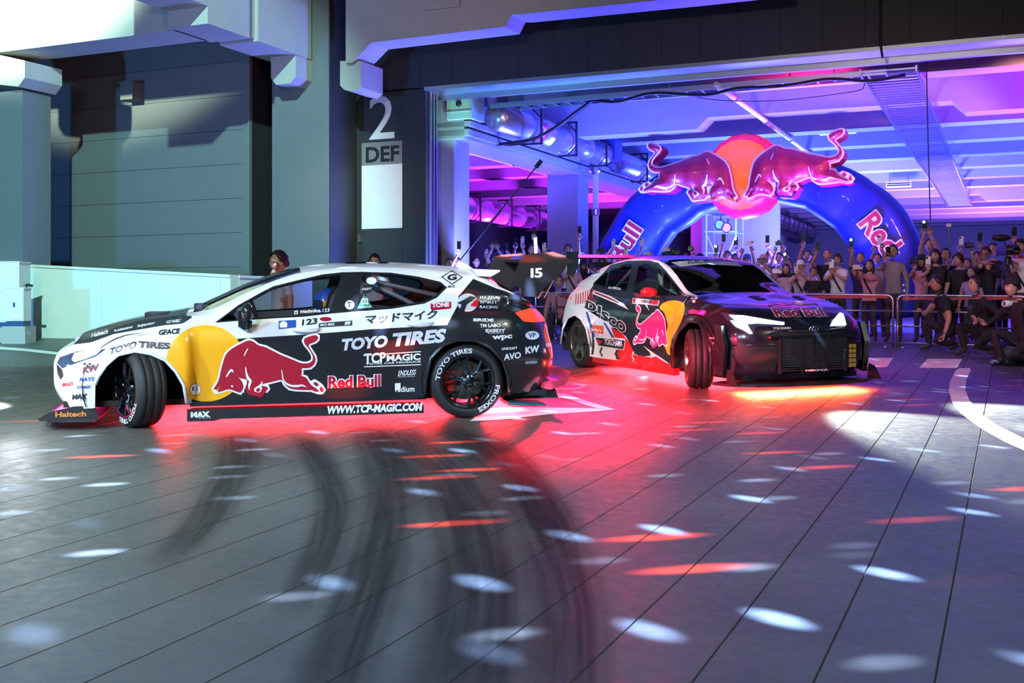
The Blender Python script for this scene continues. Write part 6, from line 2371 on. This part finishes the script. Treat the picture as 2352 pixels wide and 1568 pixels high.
    bpy.data.meshes.remove(me)
    bpy.data.meshes.remove(em)
    # flatten the trunk front to back
    for v in vs:
        if pose == 'stand' and abs(v.x) < .2 and .8 < v.z < 1.42:
            v.y *= .86
    pa = np.array([b[1] for b in bones])
    pb = np.array([b[2] for b in bones])
    ms = []
    for f in fs:
        c = sum((vs[i] for i in f), V()) / len(f)
        cn = np.array(c)
        ab = pb - pa
        t = np.clip(((cn - pa) * ab).sum(1) / (ab * ab).sum(1), 0, 1)
        i = int(np.argmin(np.linalg.norm(pa + ab * t[:, None] - cn, axis=1)))
        b = bones[i][0]
        mi = {'torso': 1, 'neck': 0, 'leg': 2, 'foot': 3}.get(b, 0)
        if b == 'upper':
            mi = 1 if (sleeve == 'long' or t[i] < .62) else 0
        if b == 'fore':
            mi = 1 if (sleeve == 'long' and t[i] < .9) else 0
        if pose == 'stand' and c.z < .90 and b in ('torso', 'leg'):
            mi = 2
        elif pose == 'stand' and b == 'leg' and c.z >= .90:
            mi = 1
        if b == 'neck' and (c - nk).dot(up) < 0:
            mi = 1
        ms.append(mi)
    m = MB()
    m.v, m.f, m.m = [tuple(v * k) for v in vs], fs, ms
    for s, e, w, held in hands:
        ax = (w - e).normalized()
        if held:
            ax = (ax * .6 + V((0, 0, .8))).normalized()
        yv = V((0, 1, 0))
        xv = yv.cross(ax)
        xv = xv.normalized() if xv.length > .1 else V((1, 0, 0))
        yv = ax.cross(xv)
        Rm = Matrix((xv, yv, ax)).transposed()
        base = len(m.v)
        for p in HAND.v:
            q = V(p)
            q.x *= (1 if s < 0 else -1)
            m.v.append(tuple((Rm @ q + w) * k))
        m.f += [tuple(base + i for i in (f if s < 0 else f[::-1])) for f in HAND.f]
        m.m += [0] * len(HAND.f)
    LAST_HANDS.clear()
    LAST_HANDS.extend(Mw @ (w * k) for s, e, w, held in hands if held)
    look = (Matrix.Rotation(yaw, 3, 'Z') @ Matrix.Rotation(pitch, 3, 'X'))
    hc = (nk + up * .10) * k + look @ V((0, -.018, .095)) * k
    kb, k = k, headk or k
    head_into(m, hc, k, look)
    o = m.build('person', [skin or SKIN, CLOTH[shirt], CLOTH[pants], M_SHOE, EYE, LIP], None, Mw, smooth=True, fix=False)
    tag(o, label, 'person', group)
    if hair:
        link('hair', hair_mesh(hc, k, look, hair).mesh('hair'), o, HAIR, smooth=True)
    if hat:
        link('hat', hat_mesh(hc, k, look, hat).mesh('hat'), o, CLOTH[hatc or 'black'], smooth=False)
    k = kb
    for fx in (extras or []):
        if fx == 'number':
            for i, ch_2 in enumerate('22'):
                vs2, fs2, _ = text2d(ch_2, .05)
                MB().add([((-.07 + .075 * i + .065 * a) * k, -.138 * k, (1.10 + .11 * b) * k) for a, b in vs2], fs2).build('jersey_number', M_DBLACK, o, fix=False)
        if fx == 'strap':
            MB().tube([V((-.12, -.06, 1.42)) * k, V((-.04, -.145, 1.25)) * k, V((.10, -.13, 1.0)) * k], .016, 6).build('shoulder_strap', CLOTH['black'], o)
        if fx == 'glasses':
            g = MB()
            for s in (-1, 1):
                g.tube([hc + look @ (V((s * .032 + .021 * math.cos(a), -.094, .014 + .016 * math.sin(a))) * k) for a in np.linspace(0, 6.28, 9)], .002, 4, caps=False)
            g.build('glasses', M_BLACK, o)
        if fx == 'phones':
            g = MB()
            g.tube([hc + look @ (V((.088 * math.cos(a), .01, .02 + .118 * math.sin(a))) * k) for a in np.linspace(0, PI, 10)], .01 * k, 6)
            for s in (-1, 1):
                g.ell(hc + look @ (V((s * .088, .01, 0)) * k), (.02, .035, .04), 8, 6)
            g.build('headphones', M_BLACK, o)
    return o


M_PHB = mat('phone_black', (.015, .015, .018), .25, coat=.4)
M_PHW = mat('phone_white', (.72, .70, .70), .3, coat=.4)
M_PHG = mat('phone_gold', (.60, .45, .34), .3, coat=.4)
M_SCR = mat('phone_screen', (.02, .02, .04), .1, emit=(.4, .5, 1.0), es=.8, noise=0)
M_FLASH = emit_mat('phone_flash', (.92, .95, 1.0), 120)


def phone(label, p, turn=0.0, horiz=False, col='b', flash=False, face=None, group=None):
    """back of the phone turned towards the show"""
    p = V3(p)
    t = empty('smartphone', label, 'phone', None, group)
    d = Vector(face or (1.2, 10, 1)) - p
    M = Matrix.Translation(p) @ Matrix.Rotation(math.atan2(d.x, -d.y) + turn, 4, 'Z') @ Matrix.Rotation(-.12, 4, 'X')
    if horiz:
        M = M @ Matrix.Rotation(PI / 2, 4, 'Y')
    t.matrix_world = M
    m = MB()
    w, h = .039, .080
    pts = smooth_poly([(-w, -h), (w, -h), (w, h), (-w, h)], 0)
    r = .010
    pts = []
    for cx_, cz_, a0 in ((w - r, h - r, 0), (-w + r, h - r, 90), (-w + r, -h + r, 180), (w - r, -h + r, 270)):
        pts += [(cx_ + r * math.cos(math.radians(a0 + q)), cz_ + r * math.sin(math.radians(a0 + q))) for q in (0, 45, 90)]
    m.prism(pts, lambda a, b: (a, -.005, b), lambda a, b: (a, .005, b))
    m.build('case', {'b': M_PHB, 'w': M_PHW, 'g': M_PHG}[col], t)
    MB().box((-w + .004, .0052, -h + .006), (w - .004, .0056, h - .006)).build('screen', M_SCR, t)
    MB().box((-w + .005, -.0085, h - .042), (-w + .035, -.005, h - .008)).build('camera_bump', M_PHB if col != 'b' else M_BLACK, t)
    if flash:
        MB().lathe([(.001, -.011), (.020, -.011), (.020, -.006)], 12, 'y', 0, Matrix.Translation((-.012, 0, h - .03))).build('flash', M_FLASH, t)
    return t


def V3(p):
    return Vector(p)


def camera_body(label, p, face, lens=.10, white=False, name='photo_camera', up=0.0):
    t = empty(name, label, 'camera')
    p = Vector(p)
    d = Vector(face) - p
    t.matrix_world = Matrix.Translation(p) @ Matrix.Rotation(math.atan2(d.x, -d.y), 4, 'Z') @ Matrix.Rotation(up, 4, 'X')
    MB().box((-.068, -.03, -.045), (.068, .03, .04)).box((.04, -.045, -.045), (.068, -.03, .035)).build('body', M_PHB, t)
    MB().prism([(-.03, .04), (.03, .04), (.02, .068), (-.02, .068)], lambda a, b: (a, -.035, b), lambda a, b: (a, .025, b)).build('viewfinder', M_PHB, t)
    lm = MB().lathe([(.032, -.03), (.036, -.05), (.036, -.03 - lens * .6), (.042, -.03 - lens * .7), (.042, -.03 - lens), (.034, -.03 - lens), (.03, -.02 - lens)], 20, 'y')
    lm.build('lens', M_PHW if white else M_PHB, t, smooth=True)
    MB().lathe([(.001, -.022 - lens), (.032, -.022 - lens)], 20, 'y').build('front_glass', M_LAMPD, t)
    return t


SHOW = (1.2, 10.5, .9)


def crowd(label, px, py, v, shirt='black', arms=None, hair='short', **kw):
    """spectator whose head top is seen at the photo point, standing at depth v of the building"""
    r = (px - 1176) / FPX
    y = v / (r * SU + CU_)
    x = r * y
    z0 = gz(y)
    h = CAMH + (HORIZON - py) / FPX * y - z0
    h /= 1.055 if not kw.get('hat') else 1.075
    h = max(1.25, min(1.92, h))
    tz = max([CAMH + (HORIZON - sp2[1]) / FPX * y - .05 - z0 for sp2 in (arms or {}).values()] or [0])
    h = max(h, min(1.93, tz / 1.91 * 1.72))
    A_ = {}
    for s, spec in (arms or {}).items():
        hx, hy = spec[0], spec[1]
        dy = spec[2] if len(spec) > 2 else .30
        A_[s] = W(hx, hy, y - dy) - Vector((0, 0, .05))
    return person(label, (x, y, z0), h, kw.pop('face', SHOW), shirt, hair=hair, arms=A_, **kw), y


def ph(label, px, py, y, dy=.30, **kw):
    p = W(px, py, y - dy - .035)
    return phone(label, grip(p), **kw)


def grip(p):
    """keep a held thing within the fingers of the hand that carries it"""
    if LAST_HANDS:
        h = min(LAST_HANDS, key=lambda q: (q + Vector((0, -.04, .13)) - p).length) + Vector((0, -.04, .13))
        if (h - p).length > .07:
            return h + (p - h).normalized() * .07
    return p


G_ = 'spectators behind the barriers'
C = lambda *a, **k: crowd(*a, group=G_, **k)
# --- left bay, behind the left car
C('spectator with short black hair half hidden by the door jamb at far left', 1030, 590, 20.1, 'navy')
o, y = C('spectator in black raising a dark phone beside the door jamb', 1049, 586, 20.15, arms={'R': (1054, 572)})
ph('dark phone raised beside the door jamb at far left', 1055, 561, y)
C('dark haired man in black looking over the roof of the left car', 1094, 586, 21.5, 'black')
o, y = C('young man in a red number 22 jersey behind the roof spoiler', 1140, 577, 20.6, 'red', arms={'R': (1147, 622)}, hair='fringe', pitch=.25, extras=['number'])
ph('white phone held by the man in the red jersey', 1147, 613, y, col='w')
o, y = C('capped man holding a camera overhead behind the red jersey', 1148, 566, 22.2, 'charcoal', arms={'R': (1131, 566), 'L': (1142, 566)}, hat='cap', hatc='black')
camera_body('black camera held overhead behind the red jersey', grip(W(1137, 556, y - .32)), SHOW)
o, y = C('spectator with hand and phone beside the overhead camera', 1118, 592, 23.2, 'black', arms={'L': (1117, 590)})
ph('phone with pink glow left of the red jersey', 1117, 580, y, col='g')
o, y = C('spectator raising a dark phone right of the overhead camera', 1163, 588, 23.4, 'charcoal', arms={'L': (1164, 576)})
ph('dark phone right of the overhead camera', 1164, 566, y)
C('woman in a dark bucket hat behind the rear wing', 1174, 594, 21.2, 'black', hat='bucket', hatc='black', hair='long')
o, y = C('spectator lifting two arms with phones left of the light tube', 1192, 600, 22.8, 'navy', arms={'R': (1184, 566), 'L': (1199, 560)})
ph('dark phone lifted high left of the light tube, lower of two', 1184, 556, y)
ph('red backed phone lifted high left of the light tube, upper of two', 1200, 550, y, col='g')
o, y = C('tall spectator stretching one arm straight up by the light tube', 1222, 604, 22.0, 'black', arms={'L': (1225, 540)})
ph('phone held highest above the rear wing', 1226, 527, y)
o, y = C('dark haired spectator with a pale phone behind the rear wing', 1258, 570, 21.6, 'black', arms={'R': (1249, 577)})
ph('pale phone raised just right of the light tube', 1250, 566, y, col='w')
o, y = C('capped man in a pale shirt filming between the two cars', 1314, 586, 20.6, 'blush', arms={'R': (1305, 625)}, hat='cap', hatc='navy', extras=['strap'])
ph('white phone held at chest by the man in the pale shirt between the cars', 1304, 614, y, col='w')
o, y = C('spectator reaching an arm high between the cars', 1305, 600, 22.2, 'white', arms={'L': (1329, 540)})
ph('dark phone held high between the two cars', 1331, 528, y)
o, y = C('woman in a black bucket hat with hand to her face', 1341, 588, 20.9, 'black', arms={'L': (1352, 612, .2)}, hat='bucket', hatc='black', hair='long')
o, y = C('spectator with a dark phone above the black bucket hat', 1334, 594, 22.8, 'charcoal', arms={'R': (1327, 580), 'L': (1336, 578)})
ph('dark phone above the black bucket hat', 1333, 567, y)
o, y = person('person in pale top crouching behind the barrier between the cars', (W(1282, 690, 20.6).x, 20.6, gz(20.6)), 1.70, SHOW, 'pink', pose='crouch', hair='short', group=G_), 20.6
# --- over the roof of the right car
o, y = C('spectator filming sideways with a dark phone left of the arch foot', 1383, 590, 21.5, 'red', arms={'R': (1372, 585), 'L': (1392, 585)})
ph('dark phone held sideways at the left foot of the arch', 1382, 575, y, horiz=True)
for lab, x, yy, col, hz, sh in (('white phone raised in front of the letter B on the arch', 1409, 557, 'w', False, 'black'), ('white phone just above the white car roof edge', 1439, 577, 'w', False, 'grey'),
                                ('white phone raised right of the arch lettering', 1474, 556, 'w', False, 'pink'), ('gold phone lying sideways just above the car roof', 1490, 582, 'g', True, 'black'),
                                ('pale phone held sideways above the car roof', 1530, 571, 'w', True, 'navy'), ('dark phone low above the car roof', 1552, 578, 'b', True, 'black')):
    o, y = C('spectator hidden by the right car, lifting the ' + ' '.join(lab.split()[:5]), x - 4, yy + 22, {1409: 22.5, 1439: 21.6, 1474: 22.6, 1490: 21.7, 1530: 22.4, 1552: 21.6}[x], sh, arms={'R': (x - 1, yy + 12)})
    ph(lab, x, yy, y, col=col, horiz=hz)
o, y = C('spectator lifting a black camera in both hands above the car roof', 1584, 594, 22.2, 'black', arms={'R': (1576, 582), 'L': (1593, 582)})
camera_body('black camera lifted in both hands above the car roof', grip(W(1585, 567, y - .32)), SHOW)
C('spectator in a black cap just above the car roof', 1608, 576, 22.0, 'charcoal', hat='cap', hatc='black')
o, y = C('spectator aiming a bright phone light above the windscreen', 1640, 590, 22.6, 'navy', arms={'R': (1645, 582)})
ph('phone with glaring light above the windscreen, leftmost flash', 1645, 571, y, flash=True)
o, y = C('spectator with arm raised and dark phone against the scaffold', 1671, 577, 22.8, 'pink', arms={'R': (1660, 556)})
ph('dark phone raised against the scaffold', 1664, 540, y)
o, y = C('grey haired spectator under the highest phone light', 1690, 578, 23.2, 'grey', arms={'L': (1691, 566)})
ph('phone with bright light above the grey haired spectator', 1690, 553, y, flash=True)
o, y = C('spectator in a blue cap with a phone held sideways', 1716, 577, 22.2, 'blue', arms={'R': (1705, 575), 'L': (1727, 572)}, hat='cap', hatc='blue')
ph('pale phone held sideways above the blue cap', 1718, 556, y, horiz=True, col='w')
o, y = C('spectator in a white tee and pink cap filming with both hands', 1754, 577, 21.0, 'white', arms={'R': (1742, 606), 'L': (1758, 606)}, hat='cap', hatc='pink')
ph('dark phone in front of the pink cap face', 1749, 597, y, horiz=True)
o, y = C('spectator stretching an arm up behind the pink cap', 1768, 590, 23.4, 'charcoal', arms={'L': (1760, 556)})
ph('dark phone held high behind the pink cap', 1760, 542, y)
o, y = C('photographer with a camera above his head at mid crowd', 1790, 576, 22.6, 'grey', arms={'R': (1782, 572), 'L': (1799, 570)})
camera_body('silver camera above a head at mid crowd', grip(W(1790, 558, y - .32)), SHOW)
o, y = C('long haired woman in a patterned blouse beside the windscreen', 1806, 602, 20.2, 'blush', arms={'R': (1780, 632)}, hair='long')
ph('white phone of the long haired woman beside the windscreen', 1785, 622, y, horiz=True, col='w')
o, y = C('spectator with a glaring phone behind the long haired woman', 1812, 590, 21.4, 'charcoal', arms={'R': (1804, 602)})
ph('phone with glaring light behind the long haired woman', 1804, 590, y, flash=True)
o, y = C('man in a white cap and pale tee with shoulder bag filming', 1839, 591, 20.0, 'blush', arms={'R': (1830, 627), 'L': (1838, 620)}, hat='cap', hatc='white', extras=['strap'])
ph('silver phone in front of the white cap', 1829, 616, y, col='w', turn=.5)
o, y = C('spectator with a bare arm straight up behind the white cap', 1855, 588, 22.4, 'purple', arms={'R': (1845, 553)}, sleeve='short')
ph('dark phone at the top of a straight arm behind the white cap', 1846, 540, y)
o, y = C('balding man in a black tee holding up a large black phone', 1901, 566, 20.9, 'black', arms={'R': (1873, 580)}, hair='bald')
ph('large black phone held up by the balding man', 1879, 567, y, dy=.34)
C('child behind the barrier with face just above the top rail', 1869, 647, 19.7, 'black', skin=SKIN2)
o, y = C('man in a loose white shirt looking down at his phone', 1924, 576, 19.8, 'white', arms={'R': (1910, 622), 'L': (1917, 622)}, hair='fringe', pitch=.15, extras=['strap'])
ph('silver phone of the man in the loose white shirt', 1910, 606, y, col='w')
o, y = C('man with shaved head raising the star bright phone', 1977, 574, 20.7, 'navy', arms={'R': (1957, 572)}, hair='bald')
ph('phone with star bright light before the arch foot', 1956, 557, y, flash=True)
o, y = C('woman in a pale blouse filming with a gold phone sideways', 1997, 591, 19.8, 'pink', arms={'R': (1962, 622), 'L': (1978, 626)}, hair='long', sleeve='long', extras=['strap'])
ph('gold phone held sideways by the woman in the pale blouse', 1970, 613, y, horiz=True, col='g')
o, y = C('spectator with both arms up before the lettering of the arch', 2016, 584, 21.8, 'grey', arms={'R': (2010, 562), 'L': (2025, 560)})
ph('silver phone before the letter e of the arch', 2017, 548, y, col='w')
o, y = C('man in a grey sweater with a black phone by the barrier', 2052, 557, 19.9, 'grey', arms={'R': (2037, 590)}, sleeve='long')
ph('black phone of the man in the grey sweater', 2040, 578, y, turn=.6)
# --- right of the barrier joint
o, y = C('woman in a black cap and pink top right of the arch', 2118, 577, 20.2, 'pink', arms={'R': (2100, 612)}, hat='cap', hatc='black', hair='long')
camera_body('small camera held by the woman in the black cap', grip(W(2100, 600, y - .3)), SHOW)
o, y = C('man in a black tee with folded arm and white phone', 2149, 567, 19.7, 'black', arms={'R': (2131, 614), 'L': (2124, 652, .28)}, hair='fringe')
ph('white phone of the man with the folded arm', 2132, 600, y, col='w')
o, y = C('spectator with both bare arms raised and a glaring phone', 2137, 576, 21.5, 'black', arms={'R': (2123, 524), 'L': (2136, 530)})
ph('phone with glaring light highest at right', 2124, 510, y, flash=True)
o, y = C('man in black holding a camera pole', 2173, 565, 20.3, 'black', arms={'R': (2178, 606)})
t = empty('action_camera_pole', 'tall selfie pole with small action camera on top', 'camera pole', Matrix.Translation(W(2179, 600, y - .32)))
a, b = W(2179, 640, y - .34), W(2179, 521, y - .34)
t.matrix_world = Matrix.Translation(a)
MB().tube([(0, 0, 0), b - a], .010, 8).build('pole', M_PHB, t)
MB().box(b - a + Vector((-.035, -.02, 0)), b - a + Vector((.035, .02, .055))).build('camera', M_PHW, t)
C('man in black with wavy hair and profile to the left', 2203, 576, 19.8, 'black', hair='fringe', yaw=-.5)
o, y = C('spectator holding a video camera overhead at right', 2222, 590, 21.2, 'charcoal', arms={'R': (2215, 576), 'L': (2232, 572)})
camera_body('dark video camera held overhead at right', grip(W(2222, 562, y - .32)), SHOW, lens=.16)
o, y = C('spectator lifting a lit phone beside the overhead video camera', 2206, 596, 22.6, 'purple', arms={'R': (2208, 560)})
ph('phone with lit rim beside the overhead video camera', 2211, 541, y, col='w')
o, y = C('spectator lifting a black phone above the big man', 2246, 586, 21.8, 'navy', arms={'L': (2248, 556)})
ph('black phone lifted above the big man', 2250, 539, y)
C('big man in a black sweater looking down at right', 2267, 559, 19.8, 'black', sleeve='long', arms={'R': (2250, 608), 'L': (2272, 612)}, pitch=.35, extras=['glasses'])
C('spectator with headphones behind the big man', 2281, 553, 21.6, 'black', extras=['phones'])
o, y = C('spectator raising a phone at the right edge', 2322, 570, 21.4, 'charcoal', arms={'L': (2328, 545)})
ph('dark phone raised at the right edge', 2329, 528, y)
o, y = C('man in a white shirt behind the tripod at the right edge', 2345, 543, 19.6, 'white', arms={'R': (2332, 610)}, hair='fringe', extras=['strap'])

# --- photographers crouching in front of the barrier
def front(label, px, py_ground, shirt, facep, **kw):
    g = G(px, py_ground)
    return person(label, g, kw.pop('h', 1.72), facep, shirt, pose=kw.pop('pose', 'crouch'), **kw), g


o, g = front('man in black crouching before the barrier, profile to the left', 2178, 806, 'black', (0, 17.0, 1), pants='black', arms={'R': W(2116, 728, 17.0)}, skin=SKIN2, detail=2)
o, g = front('photographer in black crouching with a camera to his eye', 2262, 818, 'black', (1.5, 14.6, 1), pants='black', arms={'R': W(2240, 742, 16.0), 'L': W(2262, 746, 16.0)}, sleeve='long', detail=2, extras=['phones'])
camera_body('black camera of the crouching photographer', W(2244, 706, 15.85), (1.5, 12, .8), lens=.14)
o, g = front('photographer at the right edge aiming a white lens', 2352, 842, 'black', (1.5, 13.4, 1), pants='black', arms={'R': W(2332, 722, 14.8), 'L': W(2340, 718, 14.7)}, sleeve='long', detail=2, hat='cap', hatc='black')
camera_body('camera with a white telephoto lens at the right edge', W(2345, 697, 14.6), (1.5, 13.0, .9), lens=.24, white=True)
C('small child in a purple top sitting behind the barrier', 2231, 716, 19.5, 'purple')

# --- man and child behind the left car
g = Vector((W(645, 600, 12.1).x, 12.1, gz(12.1)))
hz_ = (CAMH + (HORIZON - 571) / FPX * 12.1 - gz(12.1)) / 1.065
person('young man in a white tee with hand to his chin behind the left car', g, hz_, (-6.0, 9.0, 1), 'white', 'denim', arms={'R': W(630, 618, 11.92)}, detail=2, headk=1.0)
g = Vector((W(862, 600, 13.0).x, 13.0, gz(13.0)))
hz_ = (CAMH + (HORIZON - 577) / FPX * 13.0 - gz(13.0)) / 1.055
person('dark haired child peeking over the roof of the left car', g, hz_, (-2.0, 8, 1), 'white', 'denim', hair='long', detail=2)

# --- driver of the left car
hp = mz.at(752, 690, 1, -.36)
drv = person('driver in a blue and yellow helmet inside the left car', (0, 0, 0), 1.66, (0, -5, 0), 'blue', 'blue', hair=None, pose='sit', sleeve='long', detail=2)
drv.matrix_world = MZ_M @ Matrix.Translation((hp.x + .085, -.36, hp.z - .79)) @ Matrix.Rotation(PI / 2, 4, 'Z')
hm = MB()
nn = 20
M_HELB = mat('helmet_blue', (.03, .13, .62), .25, coat=.6)
M_HELY = mat('helmet_yellow', (.80, .45, .02), .25, coat=.6)
kk = 1.66 / 1.72
hc0 = Vector((0, .105, .79)) * kk
hm.ell(hc0, (.125, .150, .150), 24, 16)
hm.m = [1 if 7 <= i // 24 <= 8 else 0 for i in range(len(hm.f))]
hh = hm.build('helmet', [M_HELB, M_HELY], drv, smooth=True)
vz = MB()
vs = []
for a in np.linspace(-1.1, 1.1, 12):
    for z in (-.035, .035):
        vs.append(hc0 + Vector((.129 * math.sin(a), -.154 * math.cos(a), z)))
vz.add(vs, [(2 * i, 2 * i + 1, 2 * i + 3, 2 * i + 2) for i in range(11)])
vz.build('visor', M_LAMPD, drv, smooth=True)
# ---------------------------------------------------------------- crowd barriers
M_RAIL = mat('barrier_steel', (.50, .48, .50), .3, .9, noise=.08)
M_TAPE = mat('barrier_red_band', (.36, .015, .03), .5)


def barrier(label, u0, u1, v=19.0):
    t = empty('crowd_barrier', label, 'barrier', group='crowd barriers along the garage opening')
    a, b = uv2w(u0, v), uv2w(u1, v)
    t.matrix_world = Matrix.Translation((a.x, a.y, gz(a.y)))
    d = b - a
    zr = gz(b.y) - gz(a.y)
    P = lambda s, z: Vector((d.x * s, d.y * s, zr * s + z))
    L = d.length
    r = .10 / L
    pts = [P(.01, .0), P(.01, .74)]
    for q in np.linspace(0, 90, 5):
        an = math.radians(q)
        pts.append(P(.01 + r * (1 - math.cos(an)), .74 + .10 * math.sin(an)))
    for q in np.linspace(90, 0, 5):
        an = math.radians(q)
        pts.append(P(.99 - r * (1 - math.cos(an)), .74 + .10 * math.sin(an)))
    pts += [P(.99, 0)]
    MB().tube(pts, .019, 8).build('frame', M_RAIL, t, smooth=True)
    for z in (.58, .34, .07):
        MB().tube([P(.012, z), P(.988, z)], .014, 8).build('rail', M_RAIL, t, smooth=True)
    n = Vector((-d.y, d.x, 0)).normalized()
    MB().box((0, -.012, .765), (L * .9, .012, .805), 0, Matrix.Translation(P(.05, 0)) @ d.to_track_quat('X', 'Z').to_matrix().to_4x4()).build('red_band', M_TAPE, t)
    for s in (.06, .94):
        MB().tube([P(s, .0) + n * .0 + Vector((0, 0, .012)) - n * .25, P(s, .012) + n * .25], .012, 6).build('foot', M_RAIL, t)


names = ['barrier panel between the two cars', 'barrier panel behind the right car tail', 'barrier panel behind the right car bonnet', 'barrier panel right of the right car headlight',
         'barrier panel behind the crouching photographers', 'barrier panel at the right edge', 'barrier panel behind the tail of the left car']
u = -7.60
for i in range(5):
    barrier(names[[0, 1, 2, 3, 4][i]] if i else 'barrier panel seen in the gap between the cars', u + 1.97 * i, u + 1.97 * i + 1.94)
barrier(names[6], u - 1.97, u - .03)

# ---------------------------------------------------------------- light tube on the rear wing, boom pole
t = empty('light_tube', 'glowing violet light tube standing above the rear wing', 'lamp', Matrix.Translation(W(1231, 583, 21.0)))
a, b = W(1231, 590, 21.0), W(1230, 553, 21.0)
MB().tube([(0, 0, 0), b - a], .028, 10).build('tube', emit_mat('violet_tube', (.62, .45, 1.0), 14), t, smooth=True)
zf_ = .68 - W(1231, 583, 21.0).z
MB().tube([(0, 0, zf_ + .05), (0, 0, .0)], .016, 8).build('stand', M_PHB, t)
MB().lathe([(.001, zf_), (.22, zf_), (.2, zf_ + .04), (.02, zf_ + .06)], 16, 'z').build('base', M_PHB, t)
p0, p1 = Vector(B3(1068, 585, 20.15)), Vector(B3(1236, 378, 20.15))
t = empty('boom_pole', 'long dark boom pole slanting across the left bay with a dark tip', 'boom pole', RB @ Matrix.Translation(p0))
d = p1 - p0
MB().tube([-d * .35, d * .5], .022, 8).build('pole', M_PHB, t)
MB().tube([d * .5, d], .014, 8).build('pole_extension', M_PHB, t)
MB().tube([d * .97, d * 1.045], .045, 8).build('tip', M_PHB, t)

# ---------------------------------------------------------------- tripod with video camera at the right
g = Vector((W(2312, 700, 17.4).x, 17.4, gz(17.4)))
t = empty('video_tripod', 'black tripod carrying a video camera with fluffy microphone at the right edge', 'tripod', Matrix.Translation(g))
top = W(2314, 605, 17.4) - g
for q in (0, 1, 2):
    an = 2 * PI * q / 3 + .4
    MB().tube([top, top * .55 + Vector((.22 * math.cos(an), .22 * math.sin(an), 0)), Vector((.48 * math.cos(an), .48 * math.sin(an), 0))], [.02, .018, .014], 6).build('leg', M_PHB, t)
MB().tube([top - Vector((0, 0, .5)), top], .022, 8).lathe([(.001, top.z - .02), (.07, top.z - .02), (.05, top.z + .1), (.001, top.z + .12)], 14, 'z', 0, Matrix.Translation((top.x, top.y, 0))).build('head', M_PHB, t)
vc = empty('video_camera', 'black video camera on the tripod at the right edge', 'camera', Matrix.Translation(g + top + Vector((0, 0, .20))))
MB().box((-.10, -.18, -.07), (.10, .18, .08)).build('body', M_PHB, vc)
MB().lathe([(.05, -.18), (.06, -.32), (.05, -.33)], 16, 'y').build('lens', M_PHB, vc, smooth=True)
MB().ell((-.12, -.05, .20), (.15, .07, .06), 14, 8).tube([(-.05, -.05, .07), (-.08, -.05, .16)], .012, 6).build('microphone', M_BLACK, vc, smooth=True)

# bag at the feet of the right photographer
gp = G(2318, 838)
t = empty('camera_bag', 'slumped black camera bag on the floor at the right edge', 'bag', Matrix.Translation(gp))
MB().ell((0, 0, .15), (.20, .16, .16), 16, 10).box((-.16, -.12, 0), (.16, .12, .12)).build('sack', M_BLACK, t, smooth=True)
MB().tube([(-.12, 0, .26), (0, 0, .36), (.12, 0, .26)], .012, 6).build('strap', M_BLACK, t)

# ---------------------------------------------------------------- scaffold with stage lamps behind the arch
sv = 31.0
t = empty('scaffold_tower', 'pale scaffold tower seen through the arch', 'scaffold', RB @ Matrix.Translation((F(1655, 560, sv)[0], sv, .68)))
u0 = F(1655, 560, sv)[0]
S = lambda px, py, dv=0: Vector((F(px, py, sv)[0] - u0, dv, F(px, py, sv)[1] - .68))
zt_ = S(1622, 488).z
for px in (1622, 1690):
    for dv_ in (0, .9):
        b0 = S(px, 600, dv_)
        MB().tube([Vector((b0.x, dv_, 0)), Vector((b0.x, dv_, zt_ + .05))], .03, 8).build('post', M_PIPE, t)
for py in (492, 531, 580):
    for dv_ in (0, .9):
        MB().tube([S(1618, py, dv_), S(1694, py, dv_)], .026, 8).build('ledger', M_PIPE, t)
MB().tube([S(1624, 540), S(1650, 600)], .02, 6).build('brace', M_PIPE, t)
MB().tube([S(1690, 540), S(1665, 600)], .02, 6).build('brace', M_PIPE, t)
for i, (px, py, c) in enumerate(((1657, 517, (.05, .15, 1)), (1673, 524, (1, .12, .2)))):
    p = S(px, py)
    l = empty('stage_lamp', ('blue stage lamp hanging on the scaffold', 'pink stage lamp hanging on the scaffold')[i], 'lamp', RB @ Matrix.Translation(p + Vector((u0, sv - .1, .68))))
    MB().lathe([(.08, .25), (.12, .0), (.14, -.15), (.13, -.15), (.11, -.13)], 18, 'y').build('housing', M_PHB, l, smooth=True)
    MB().lathe([(.001, -.135), (.12, -.135)], 18, 'y').build('lens', emit_mat('stage_lens_%d' % i, c, 5), l)
    MB().tube([(0, .05, .1), (0, .05, .26)], .014, 6).build('clamp', M_PHB, l)
# pale partition behind the arch
tag(MB().box((F(1612, 560, 38)[0], 38, 0), (F(1790, 560, 38)[0], 38.2, 4.9)).build('wall_partition', M_CONC2, None, RB), 'pale partition wall seen under the arch', kind='structure')
